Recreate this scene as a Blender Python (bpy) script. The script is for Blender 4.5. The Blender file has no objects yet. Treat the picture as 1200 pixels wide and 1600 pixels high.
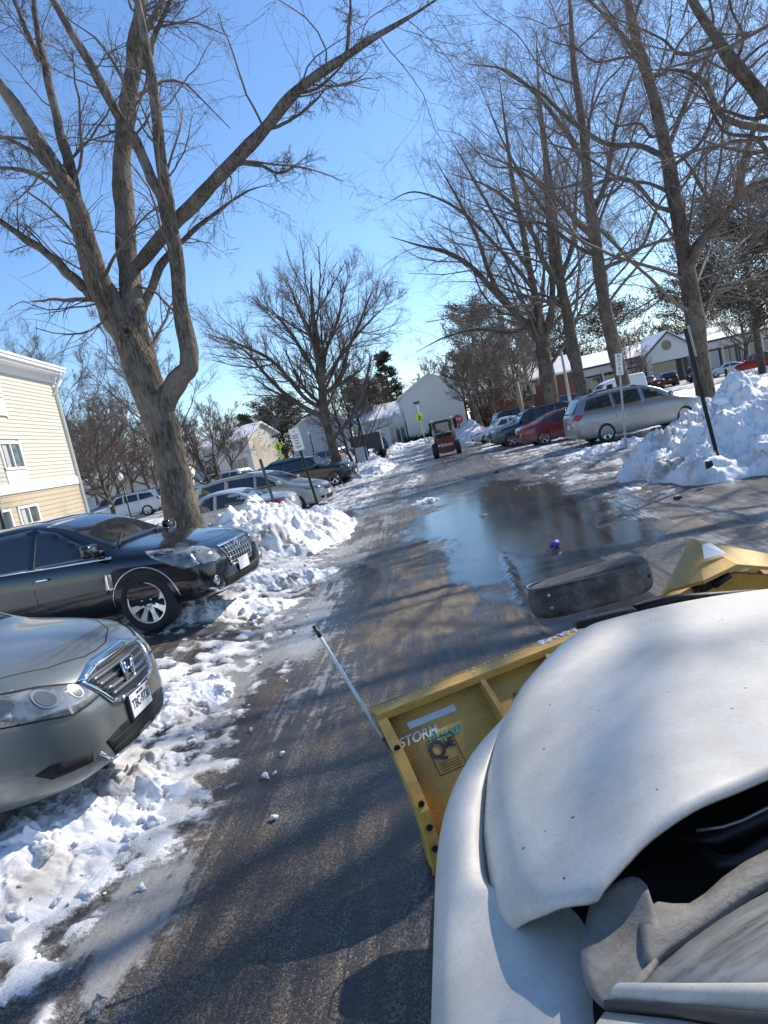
import bpy, bmesh, math, random
import numpy as np
from mathutils import Vector, Matrix, noise as mnoise
from mathutils.bvhtree import BVHTree
R = math.radians
S = bpy.context.scene
COL = S.collection
# ------------------------------------------------------------------ camera
CAMH = 2.1; FPX = 1086.0
_y, _p, _r = R(4.9), R(-6.4), R(12.5)
FW = np.array([-math.sin(_y)*math.cos(_p), math.cos(_y)*math.cos(_p), math.sin(_p)])
_r0 = np.array([math.cos(_y), math.sin(_y), 0.0]); _u0 = np.cross(_r0, FW)
RT = _r0*math.cos(_r) - _u0*math.sin(_r); UP = _r0*math.sin(_r) + _u0*math.cos(_r)
CC = np.array([0, 0, CAMH])
cam = bpy.data.cameras.new('camera'); co = bpy.data.objects.new('camera', cam); COL.objects.link(co)
cam.sensor_fit = 'VERTICAL'; cam.sensor_height = 36; cam.lens = 36*FPX/1600
cam.clip_start = 0.05; cam.clip_end = 3000
co.matrix_world = Matrix(((RT[0], UP[0], -FW[0], 0), (RT[1], UP[1], -FW[1], 0), (RT[2], UP[2], -FW[2], CAMH), (0, 0, 0, 1)))
S.camera = co
def ray(px, py): return FW + RT*(px-600)/FPX - UP*(py-800)/FPX
def gnd(px, py, z=0.0):
    d = ray(px, py); t = (z-CAMH)/d[2]; return Vector(CC + d*t)
def at(px, py, Y):
    d = ray(px, py); return Vector(CC + d*(Y/d[1]))
# ------------------------------------------------------------------ world, sun, exposure
SUN_AZ = R(50); SUN_EL = R(39)          # azimuth clockwise from +Y
w = bpy.data.worlds.new('World'); S.world = w; w.use_nodes = True
wn = w.node_tree.nodes; wl = w.node_tree.links; wn.clear()
sky = wn.new('ShaderNodeTexSky'); sky.sky_type = 'NISHITA'; sky.sun_disc = False
sky.sun_elevation = SUN_EL; sky.sun_rotation = SUN_AZ; sky.air_density = 1.0; sky.dust_density = 0.2; sky.ozone_density = 5.0; sky.altitude = 0
bg = wn.new('ShaderNodeBackground'); bg.inputs[1].default_value = 0.132; hs = wn.new('ShaderNodeHueSaturation'); hs.inputs['Saturation'].default_value = 1.05
wo = wn.new('ShaderNodeOutputWorld'); wl.new(sky.outputs[0], hs.inputs['Color']); wl.new(hs.outputs[0], bg.inputs[0]); wl.new(bg.outputs[0], wo.inputs[0])
sl = bpy.data.lights.new('sun', 'SUN'); sl.energy = 4.3; sl.angle = R(0.53); sl.color = (1.0, 0.92, 0.80)
so = bpy.data.objects.new('sun', sl); COL.objects.link(so)
sd = Vector((math.sin(SUN_AZ)*math.cos(SUN_EL), math.cos(SUN_AZ)*math.cos(SUN_EL), math.sin(SUN_EL)))
so.rotation_euler = sd.to_track_quat('Z', 'Y').to_euler()
S.view_settings.view_transform = 'Standard'; S.view_settings.look = 'None'
S.view_settings.exposure = 0.66; S.view_settings.gamma = 1.0
# ------------------------------------------------------------------ numpy noise
def _h(ix, iy, s):
    n = (ix.astype(np.int64)*374761393 + iy.astype(np.int64)*668265263 + int(s)*1442695041) & 0xffffffff
    n = ((n ^ (n >> 13))*1274126177) & 0xffffffff
    return ((n ^ (n >> 16)) & 0xffff)/65535.0
def pn(x, y, s=0):
    ix = np.floor(x); iy = np.floor(y); fx = x-ix; fy = y-iy
    u = fx*fx*fx*(fx*(fx*6-15)+10); v = fy*fy*fy*(fy*(fy*6-15)+10)
    def g(a, b):
        t = _h(ix+a, iy+b, s)*6.2831853; return np.cos(t)*(fx-a)+np.sin(t)*(fy-b)
    return (g(0,0)*(1-u)+g(1,0)*u)*(1-v)+(g(0,1)*(1-u)+g(1,1)*u)*v
def fbm(x, y, o=4, s=0, gain=.5):
    r = 0; a = 1.0
    for i in range(o): r = r + a*pn(x*2**i+i*17.3, y*2**i-i*9.1, s+i); a *= gain
    return r
def worley(x, y, s=0):
    """returns F1, F2, cell random a, cell random b, offset to cell centre"""
    ix = np.floor(x); iy = np.floor(y)
    f1 = np.full(x.shape, 9.0); f2 = f1.copy(); ra = np.zeros(x.shape); rb = ra.copy(); rc = ra.copy(); ox = ra.copy(); oy = ra.copy()
    for a in (-1, 0, 1):
        for b in (-1, 0, 1):
            cx = ix+a+.1+.8*_h(ix+a, iy+b, s); cy = iy+b+.1+.8*_h(ix+a, iy+b, s+1)
            d = np.hypot(x-cx, y-cy); m = d < f1
            f2 = np.where(m, f1, np.minimum(f2, d)); f1 = np.where(m, d, f1)
            ra = np.where(m, _h(ix+a, iy+b, s+2), ra); rb = np.where(m, _h(ix+a, iy+b, s+3), rb); rc = np.where(m, _h(ix+a, iy+b, s+4), rc)
            ox = np.where(m, x-cx, ox); oy = np.where(m, y-cy, oy)
    return f1, f2, ra, rb, rc, ox, oy
def ss(a, b, x):
    t = np.clip((x-a)/(b-a), 0, 1); return t*t*(3-2*t)
# ------------------------------------------------------------------ object helpers
def tag(o, label=None, cat=None, group=None, kind=None):
    if label: o['label'] = label
    if cat: o['category'] = cat
    if group: o['group'] = group
    if kind: o['kind'] = kind
    return o
def empty(name, loc=(0,0,0), rz=0, label=None, cat=None, group=None):
    o = bpy.data.objects.new(name, None); COL.objects.link(o); o.location = loc; o.rotation_euler = (0,0,rz)
    return tag(o, label, cat, group)
def link(name, me, mats=None, parent=None, smooth=False):
    if mats is not None:
        for m in (mats if isinstance(mats, (list, tuple)) else [mats]): me.materials.append(m)
    o = bpy.data.objects.new(name, me); COL.objects.link(o)
    if parent: o.parent = parent
    if smooth: me.polygons.foreach_set('use_smooth', [True]*len(me.polygons))
    return o
def copy_tree(o, parent=None):
    c = o.copy(); COL.objects.link(c); c.parent = parent
    for ch in list(o.children): copy_tree(ch, c)
    return c
class MB:
    """collects shapes into one mesh"""
    def __init__(s): s.v = []; s.f = []; s.m = []
    def add(s, vs, fs, mi=0):
        b = len(s.v); s.v += [tuple(v) for v in vs]; s.f += [tuple(b+i for i in f) for f in fs]; s.m += [mi]*len(fs); return s
    def box(s, c, d, mat=None, mi=0, bev=0):
        x, y, z = d[0]/2, d[1]/2, d[2]/2
        if bev:
            bm = bmesh.new(); bmesh.ops.create_cube(bm, size=1)
            bmesh.ops.scale(bm, vec=d, verts=bm.verts)
            bmesh.ops.bevel(bm, geom=bm.edges[:], offset=bev, segments=2, profile=.6, affect='EDGES')
            vs = [v.co.copy() for v in bm.verts]; bm.verts.index_update(); fs = [[v.index for v in f.verts] for f in bm.faces]; bm.free()
        else:
            vs = [Vector((sx*x, sy*y, sz*z)) for sx in (-1,1) for sy in (-1,1) for sz in (-1,1)]
            fs = [(0,1,3,2),(4,6,7,5),(0,4,5,1),(2,3,7,6),(0,2,6,4),(1,5,7,3)]
        if mat is not None: vs = [mat @ v for v in vs]
        c = Vector(c); return s.add([v+c for v in vs], fs, mi)
    def tube(s, pts, rad, n=8, mi=0, cap=True):
        pts = [Vector(p) for p in pts]; K = len(pts)
        if not hasattr(rad, '__len__'): rad = [rad]*K
        vs = []; ref = Vector((0.13, 0.31, 0.94))
        for i, p in enumerate(pts):
            t = (pts[min(i+1, K-1)]-pts[max(i-1, 0)]).normalized()
            if abs(t.dot(ref)) > .97: r2 = Vector((1, 0, 0))
            else: r2 = ref
            u = t.cross(r2).normalized(); v = t.cross(u)
            for k in range(n):
                a = 2*math.pi*k/n; vs.append(p + (u*math.cos(a)+v*math.sin(a))*rad[i])
        fs = [(i*n+k, i*n+(k+1) % n, (i+1)*n+(k+1) % n, (i+1)*n+k) for i in range(K-1) for k in range(n)]
        if cap: fs += [tuple(range(n))[::-1], tuple((K-1)*n+k for k in range(n))]
        return s.add(vs, fs, mi)
    def prism(s, poly, d, M=None, mi=0):
        """2D polygon (x,y) extruded z 0..d, transformed by M"""
        n = len(poly); vs = [Vector((p[0], p[1], 0)) for p in poly]+[Vector((p[0], p[1], d)) for p in poly]
        if M is not None: vs = [M @ v for v in vs]
        fs = [tuple(range(n))[::-1], tuple(range(n, 2*n))]+[(i, (i+1) % n, n+(i+1) % n, n+i) for i in range(n)]
        return s.add(vs, fs, mi)
    def quad(s, a, b, c, d, mi=0): return s.add([a, b, c, d], [(0,1,2,3)], mi)
    def mesh(s, name):
        me = bpy.data.meshes.new(name); me.from_pydata(s.v, [], s.f); me.update()
        if any(s.m): me.polygons.foreach_set('material_index', s.m)
        return me
    def build(s, name, mats, parent=None, smooth=False):
        return link(name, s.mesh(name), mats, parent, smooth)
def fast_mesh(name, V, F, mats=None, parent=None, smooth=True, attrs=None):
    """V (n,3) F (m,4|3) numpy"""
    me = bpy.data.meshes.new(name); n, k = F.shape
    me.vertices.add(len(V)); me.vertices.foreach_set('co', V.astype(np.float32).ravel())
    me.loops.add(n*k); me.loops.foreach_set('vertex_index', F.astype(np.int32).ravel())
    me.polygons.add(n); me.polygons.foreach_set('loop_start', np.arange(0, n*k, k, dtype=np.int32))
    me.polygons.foreach_set('loop_total', np.full(n, k, dtype=np.int32)) if False else None
    me.update(calc_edges=True); me.validate()
    if smooth: me.polygons.foreach_set('use_smooth', np.ones(len(me.polygons), dtype=bool))
    if attrs:
        for an, av in attrs.items():
            a = me.attributes.new(an, 'FLOAT', 'POINT'); a.data.foreach_set('value', av.astype(np.float32).ravel())
    return link(name, me, mats, parent)
def text_mesh(name, s, size, mat, parent=None, M=None, depth=.002, sx=1, align='CENTER', bold=0, shear=0):
    cu = bpy.data.curves.new(name, 'FONT'); cu.body = s; cu.size = size; cu.align_x = align; cu.align_y = 'CENTER'; cu.extrude = depth; cu.offset = bold; cu.shear = shear
    o = bpy.data.objects.new(name, cu); COL.objects.link(o); dg = bpy.context.evaluated_depsgraph_get(); dg.update()
    me = bpy.data.meshes.new_from_object(o.evaluated_get(dg)); bpy.data.objects.remove(o); bpy.data.curves.remove(cu)
    me.transform(Matrix.Diagonal((sx, 1, 1, 1)))
    if M is not None: me.transform(M)
    me.materials.clear()
    return link(name, me, mat, parent)
# ------------------------------------------------------------------ materials
class NT:
    def __init__(s, name):
        s.m = bpy.data.materials.new(name); s.m.use_nodes = True; s.t = s.m.node_tree; s.n = s.t.nodes; s.l = s.t.links
        s.b = s.n['Principled BSDF']; s.co = s.n.new('ShaderNodeTexCoord')
    def N(s, t, **k):
        n = s.n.new('ShaderNode'+t)
        for a, b in k.items():
            if hasattr(n, a): setattr(n, a, b)
        return n
    def L(s, a, b): s.l.new(a, b); return b
    def noise(s, scale, detail=4, rough=.55, vec=None, dist=0, obj=True):
        n = s.N('TexNoise'); n.inputs['Scale'].default_value = scale; n.inputs['Detail'].default_value = detail; n.inputs['Roughness'].default_value = rough; n.inputs['Distortion'].default_value = dist
        s.L(vec if vec is not None else s.co.outputs['Object' if obj else 'Generated'], n.inputs['Vector']); return n.outputs['Fac']
    def mapv(s, sc=(1,1,1), rot=(0,0,0)):
        n = s.N('Mapping'); n.inputs['Scale'].default_value = sc; n.inputs['Rotation'].default_value = rot; s.L(s.co.outputs['Object'], n.inputs['Vector']); return n.outputs[0]
    def vor(s, scale, feat='F1', vec=None, out='Distance'):
        n = s.N('TexVoronoi'); n.feature = feat; n.inputs['Scale'].default_value = scale
        s.L(vec if vec is not None else s.co.outputs['Object'], n.inputs['Vector']); return n.outputs[out]
    def ramp(s, fac, stops):
        n = s.N('ValToRGB'); e = n.color_ramp.elements
        while len(e) < len(stops): e.new(.5)
        for i, (p, c) in enumerate(stops): e[i].position = p; e[i].color = (c if hasattr(c, '__len__') else (c, c, c))[:3]+(1,) if hasattr(c, '__len__') else (c, c, c, 1)
        s.L(fac, n.inputs[0]); return n.outputs[0]
    def math(s, op, a, b=None, c=None, clamp=False):
        n = s.N('Math'); n.operation = op; n.use_clamp = clamp
        for i, x in enumerate((a, b, c)):
            if x is None: continue
            if isinstance(x, (int, float)): n.inputs[i].default_value = x
            else: s.L(x, n.inputs[i])
        return n.outputs[0]
    def sstep(s, x, a, b):
        n = s.N('MapRange'); n.interpolation_type = 'SMOOTHSTEP'; n.inputs['From Min'].default_value = a; n.inputs['From Max'].default_value = b; s.L(x, n.inputs['Value']); return n.outputs[0]
    def mix(s, f, a, b):
        n = s.N('Mix'); n.data_type = 'RGBA'
        if isinstance(f, (int, float)): n.inputs[0].default_value = f
        else: s.L(f, n.inputs[0])
        for i, x in ((6, a), (7, b)):
            if hasattr(x, '__len__'): n.inputs[i].default_value = tuple(x)[:3]+(1,)
            else: s.L(x, n.inputs[i])
        return n.outputs[2]
    def mixf(s, f, a, b):
        n = s.N('Mix'); n.data_type = 'FLOAT'; s.L(f, n.inputs[0]) if not isinstance(f, (int, float)) else setattr(n.inputs[0], 'default_value', f)
        for i, x in ((2, a), (3, b)):
            if isinstance(x, (int, float)): n.inputs[i].default_value = x
            else: s.L(x, n.inputs[i])
        return n.outputs[0]
    def attr(s, name):
        n = s.N('Attribute'); n.attribute_name = name; return n.outputs['Fac']
    def bump(s, h, strength=.3, dist=.01):
        n = s.N('Bump'); n.inputs['Strength'].default_value = strength if isinstance(strength, (int, float)) else .3
        n.inputs['Distance'].default_value = dist; s.L(h, n.inputs['Height'])
        if not isinstance(strength, (int, float)): s.L(strength, n.inputs['Strength'])
        s.L(n.outputs[0], s.b.inputs['Normal']); return n
    def base(s, c):
        if hasattr(c, '__len__'): s.b.inputs['Base Color'].default_value = tuple(c)[:3]+(1,)
        else: s.L(c, s.b.inputs['Base Color'])
    def set(s, **k):
        for a, v in k.items():
            i = s.b.inputs[{'rough': 'Roughness', 'metal': 'Metallic', 'coat': 'Coat Weight', 'coatr': 'Coat Roughness', 'trans': 'Transmission Weight', 'ior': 'IOR', 'alpha': 'Alpha', 'spec': 'Specular IOR Level', 'sss': 'Subsurface Weight'}[a]]
            if isinstance(v, (int, float)): i.default_value = v
            else: s.L(v, i)
        return s
_mc = {}
def mat(name, col, rough=.6, metal=0, var=.12, scale=8, bump=0, bscale=40, coat=0, spec=.5):
    if name in _mc: return _mc[name]
    t = NT(name); n = t.noise(scale, 5)
    c1 = tuple(c*(1-var) for c in col); c2 = tuple(min(1, c*(1+var)) for c in col)
    t.base(t.mix(n, c1, c2)); t.set(rough=rough, metal=metal, coat=coat, spec=spec)
    if bump: t.bump(t.noise(bscale, 4), bump, .01)
    _mc[name] = t.m; return t.m
def paint(name, col, metal=.35, rough=.32, grime=.35, glime=(.42,.41,.39), top=.55):
    """car paint with salt film rising from the sills"""
    if name in _mc: return _mc[name]
    t = NT(name); sx = t.N('SeparateXYZ'); t.L(t.co.outputs['Object'], sx.inputs[0])
    n = t.noise(6, 6, .65); n2 = t.noise(45, 4, .6)
    hgt = t.math('SUBTRACT', top, sx.outputs['Z'])
    g = t.math('ADD', t.math('MULTIPLY', hgt, 1.3), t.math('MULTIPLY', t.math('SUBTRACT', n, .5), .9))
    g = t.math('MULTIPLY', t.math('ADD', t.sstep(g, -.1, .6), t.math('MULTIPLY', n2, .16)), grime, clamp=True)
    t.base(t.mix(g, col, glime)); t.set(metal=t.mixf(g, metal, 0.0), rough=t.mixf(g, rough, .75), coat=t.mixf(g, .8, .1), coatr=.05)
    _mc[name] = t.m; return t.m
def snow_mat(name, dirt=.25):
    t = NT(name); n = t.noise(1.3, 6, .6); n2 = t.noise(14, 5, .6)
    f = t.math('MULTIPLY', t.sstep(n, .47, .72), dirt*1.6, clamp=True)
    f2 = t.math('MULTIPLY', t.sstep(n2, .62, .75), dirt*.7, clamp=True)
    c = t.mix(f, (.80,.81,.83), (.36,.335,.305)); c = t.mix(f2, c, (.33,.31,.28)); t.base(c)
    t.set(rough=.62, spec=.35); t.bump(t.noise(38, 6, .7), .55, .012); return t.m
M_SNOW = snow_mat('snow_surface', .12); M_SNOWD = snow_mat('dirty_snow', .62)
M_CHROME = mat('chrome', (.75,.76,.78), .09, 1, .03); M_STEEL = mat('galvanised', (.42,.43,.42), .45, .8, .15)
M_BLACK = mat('black_plastic', (.018,.019,.021), .45, 0, .3, bump=.08); M_RUB = mat('tyre_rubber', (.028,.028,.029), .8, 0, .35, bump=.3, bscale=60)
M_ALLOY = mat('alloy', (.55,.56,.57), .25, .9, .1); M_DARK = mat('dark_void', (.006,.006,.007), .8, 0, .1)
M_POLE = mat('green_pole', (.035,.055,.04), .5, .3, .3); M_POLEB = mat('black_pole', (.012,.013,.014), .4, .2, .2)
M_WHITE = mat('white_sign', (.75,.75,.73), .5, 0, .05); M_RED = mat('sign_red', (.55,.02,.025), .4, 0, .06)
M_INK = mat('black_ink', (.03,.03,.035), .6, 0, .1); M_YG = mat('fluorescent_yellow', (.62,.85,.03), .45, 0, .05)
def glass_mat(name, tint=(.012,.015,.017), rough=.03):
    t = NT(name); n = t.noise(3, 5); t.base(t.mix(n, tint, tuple(c*2.2 for c in tint))); t.set(rough=t.mixf(t.sstep(t.noise(7, 6, .65), .5, .75), rough, .18), spec=.9, coat=.6, coatr=.03); return t.m
M_GLASS = glass_mat('car_glass'); M_GLASSB = glass_mat('glazed_blue', (.03,.045,.06), .06)
# ------------------------------------------------------------------ trees
def nrm(a): return a/np.maximum(np.linalg.norm(a, axis=-1, keepdims=True), 1e-9)
def tubes(levels):
    """levels: list of (pts (N,K,3), rad (N,K), sides) -> V, F"""
    Vs = []; Fs = []; b = 0
    for P, r, n in levels:
        N, K, _ = P.shape
        if N == 0: continue
        T = np.empty_like(P); T[:, 1:-1] = P[:, 2:]-P[:, :-2]; T[:, 0] = P[:, 1]-P[:, 0]; T[:, -1] = P[:, -1]-P[:, -2]; T = nrm(T)
        ref = np.where(np.abs(T[..., 2:3]) > .9, np.array([1., .2, 0]), np.array([0.05, .1, 1.]))
        u = nrm(np.cross(T, ref))
        for k_ in range(1, K):
            q_ = u[:, k_-1]; u[:, k_] = nrm(q_-T[:, k_]*np.sum(q_*T[:, k_], -1, keepdims=True))
        v = np.cross(T, u)
        a = np.arange(n)*2*math.pi/n
        V = P[:, :, None]+(u[:, :, None]*np.cos(a)[:, None]+v[:, :, None]*np.sin(a)[:, None])*r[:, :, None, None]
        V = V.reshape(-1, 3)
        i = np.arange(N)[:, None, None]*K*n; k = np.arange(K-1)[None, :, None]*n; j = np.arange(n)[None, None]; j2 = (j+1) % n
        F = np.stack([i+k+j, i+k+j2, i+k+n+j2, i+k+n+j], -1).reshape(-1, 4)+b
        Vs.append(V); Fs.append(F); b += len(V)
    return np.concatenate(Vs), np.concatenate(Fs)
def resample(P, r, K):
    """catmull-rom polyline to K points"""
    P = np.array(P, float); r = np.array(r, float); n = len(P); t = np.linspace(0, n-1, K); i = np.clip(t.astype(int), 0, n-2); f = (t-i)[:, None]
    Q = np.vstack([2*P[0]-P[1], P, 2*P[-1]-P[-2]])
    p0, p1, p2, p3 = Q[i], Q[i+1], Q[i+2], Q[i+3]
    C = .5*((2*p1)+(-p0+p2)*f+(2*p0-5*p1+4*p2-p3)*f*f+(-p0+3*p1-3*p2+p3)*f**3)
    return C, np.interp(t, np.arange(n), r)
def grow(rng, P0, D, L, R0, K, wig, up, tip=.35):
    N = len(P0); P = np.empty((N, K, 3)); P[:, 0] = P0; D = nrm(D)
    for k in range(1, K):
        D = nrm(D+rng.normal(0, wig, (N, 3))+np.array([0, 0, up])); P[:, k] = P[:, k-1]+D*(L/(K-1))[:, None]
    r = R0[:, None]*np.linspace(1, tip, K)[None]
    return P, r
def kids(rng, P, r, Lp, n, tmin, ang, angsd, lr, rr, K, wig, up, tip=.35, flat=0, tmax=1.0, rmin=0.002, taper=True):
    """children on parent polylines"""
    N, Kp, _ = P.shape; idx = np.repeat(np.arange(N), n); M = len(idx)
    t = (tmin+(tmax-tmin)*rng.random(M))*(Kp-1); i = np.clip(t.astype(int), 0, Kp-2); f = (t-i)
    p = P[idx, i]*(1-f)[:, None]+P[idx, i+1]*f[:, None]; d = nrm(P[idx, i+1]-P[idx, i]); rp = r[idx, i]*(1-f)+r[idx, i+1]*f
    q = nrm(np.cross(d, rng.normal(0, 1, (M, 3)))); q[:, 2] = q[:, 2]*(1-flat); q = nrm(q)
    a = np.radians(rng.normal(ang, angsd, M))[:, None]
    D = d*np.cos(a)+q*np.sin(a)
    tn = t/(Kp-1)
    L = Lp[idx]*lr*(1.15-.6*tn if taper else 1)*rng.uniform(.65, 1.3, M)
    R0 = np.maximum(np.minimum(rp*rr*rng.uniform(.7, 1.1, M), rp*.9), rmin)
    Pn, rn = grow(rng, p, D, L, R0, K, wig, up, tip)
    return Pn, np.maximum(rn, rmin*.8), L
def bark(name, c1, c2, sc=9, lich=.0):
    t = NT(name); v = t.mapv((1, 1, .22)); n = t.noise(sc*2.2, 8, .7, v, .6); n2 = t.noise(1.4, 4)
    c = t.mix(t.sstep(n, .38, .66), c1, c2); c = t.mix(t.math('MULTIPLY', t.sstep(n2, .45, .65), .5), c, tuple(x*1.25+.02 for x in c2))
    if lich: c = t.mix(t.math('MULTIPLY', t.sstep(t.noise(5, 6, .7), .55, .7), lich), c, (.22, .23, .17))
    t.base(c); t.set(rough=.9, spec=.2); h = t.math('ADD', t.math('MULTIPLY', t.vor(sc*2.4, 'F1', v), .9), n); t.bump(h, .9, .03); return t.m
M_BARK = bark('bark_big', (.05,.042,.034), (.185,.158,.13), 9, .35)
M_BARK2 = bark('bark_dark', (.05,.042,.034), (.15,.125,.10), 8)
M_TWIG = mat('twig_brown', (.115,.092,.076), .85, 0, .3); M_TWIGR = mat('twig_reddish', (.14,.108,.092), .85, 0, .3)
M_TWIGG = mat('twig_grey', (.17,.15,.13), .85, 0, .3)
def limbtree(name, loc, label, cat, limbs, spec, seed, mtrunk, mcrown, group=None, Kl=22, sides=12):
    """limbs: list of (points, radii) in world space relative to loc; spec: list of kid dicts"""
    rng = np.random.default_rng(seed); root = empty(name, loc, 0, label, cat, group)
    Ps = []; rs = []; Ls = []
    for pts, rad in limbs:
        P, r = resample(pts, rad, Kl); Ps.append(P); rs.append(r); Ls.append(np.linalg.norm(np.diff(P, axis=0), axis=1).sum())
    P = np.array(Ps); r = np.array(rs); Lp = np.array(Ls)
    tt_ = np.linspace(0, 1, Kl)[None, :, None]*Kl*.45; ph = rng.uniform(0, 6.28, (len(P), 1, 3)); P = P+(np.sin(tt_+ph)+.6*np.sin(tt_*2.3+ph*2))*np.minimum(r, .10)[..., None]*.14*np.minimum(1, np.arange(Kl)/3.)[None, :, None]
    # bark lumps
    thick = [(P, r, sides)]
    V, F = tubes(thick)
    nz = np.array([mnoise.noise(Vector(v*2.2)) for v in V]); C = P.repeat(sides, axis=1).reshape(-1, 3); V = C+(V-C)*(.84+.22*nz)[:, None]
    fast_mesh('trunk', V, F, mtrunk, root)
    sp0 = spec[0]; w = spec[0].get('which'); Pw, rw, Lw = (P, r, Lp) if w is None else (P[w], r[w], Lp[w])
    lv = []; cur = (Pw, rw, Lw)
    for i, sp in enumerate(spec):
        a = dict(sp); a.pop('which', None); sides_ = a.pop('sides', 3)
        cur = kids(rng, cur[0], cur[1], cur[2], **a); lv.append((cur[0], cur[1], sides_))
    V, F = tubes(lv); fast_mesh('crown', V, F, mcrown, root, smooth=False)
    return root
def auto_tree(name, loc, label, cat, H, seed, spread=.5, trunk=.30, r0=None, mtrunk=None, mcrown=None, stems=7, dens=1.0, group=None, up=.06, multi=1, rmin=.006, lean=(0,0)):
    rng = random.Random(seed); r0 = r0 or H*.02; limbs = []
    for m in range(multi):
        a0 = rng.uniform(0, 6.28); b = Vector((math.cos(a0), math.sin(a0), 0))*(0 if multi == 1 else .12*H)
        top = Vector((lean[0]*H, lean[1]*H, H*rng.uniform(.8, .95)))+b*1.6
        rr = r0/(1 if multi == 1 else 1.5)
        tp = [Vector((0, 0, -.2))]; n = 6
        for i in range(1, n+1):
            f = i/n; tp.append(top*f+Vector((rng.uniform(-1, 1), rng.uniform(-1, 1), 0))*H*.018+b*(f**.6-f))
        tr = [rr*1.35]+[rr*(1-.88*(i/n)**1.1) for i in range(1, n+1)]; limbs.append((tp, tr))
        ns = max(3, stems//multi+1); 
        for k in range(ns):
            f = trunk+(.92-trunk)*(k+.3*rng.random())/ns; i = min(int(f*n), n-1); g = f*n-i; s = tp[i].lerp(tp[i+1], g); rs = (tr[i]*(1-g)+tr[i+1]*g)*.62
            a = k*2.4+rng.uniform(-.5, .5)+a0; d = Vector((math.cos(a), math.sin(a), 0)); ln = H*spread*(1.15-.75*f)*rng.uniform(.8, 1.15)
            q = [s]
            for j in range(1, 5):
                h = j/4; q.append(s+d*ln*(h*.95)+Vector((0, 0, ln*(.55*h+.55*h*h)))+Vector((rng.uniform(-1, 1), rng.uniform(-1, 1), rng.uniform(-.6, .6)))*ln*.07)
            limbs.append((q, [rs, rs*.78, rs*.58, rs*.4, rs*.2]))
    c = lambda n: max(2, int(n*dens*1.3))
    spec = [dict(n=c(9), tmin=.22, ang=42, angsd=12, lr=.42, rr=.5, K=6, wig=.13, up=up, sides=4, rmin=rmin*1.6),
            dict(n=c(7), tmin=.15, ang=38, angsd=14, lr=.46, rr=.5, K=5, wig=.13, up=up, sides=3, rmin=rmin),
            dict(n=c(6), tmin=.1, ang=36, angsd=14, lr=.62, rr=.6, K=4, wig=.12, up=up, sides=3, rmin=rmin*.6)]
    return limbtree(name, loc, label, cat, limbs, spec, seed, mtrunk or M_BARK2, mcrown or M_TWIG, group, Kl=12, sides=8)
def px_limb(pts, base):
    """pts (px,py,Y,rpx) -> limb relative to base"""
    P = []; r = []
    for px, py, Y, rp in pts: P.append(at(px, py, Y)-base); r.append(rp*Y/FPX)
    r[-1] *= .3; r[-2] *= .8
    return P, r
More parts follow.
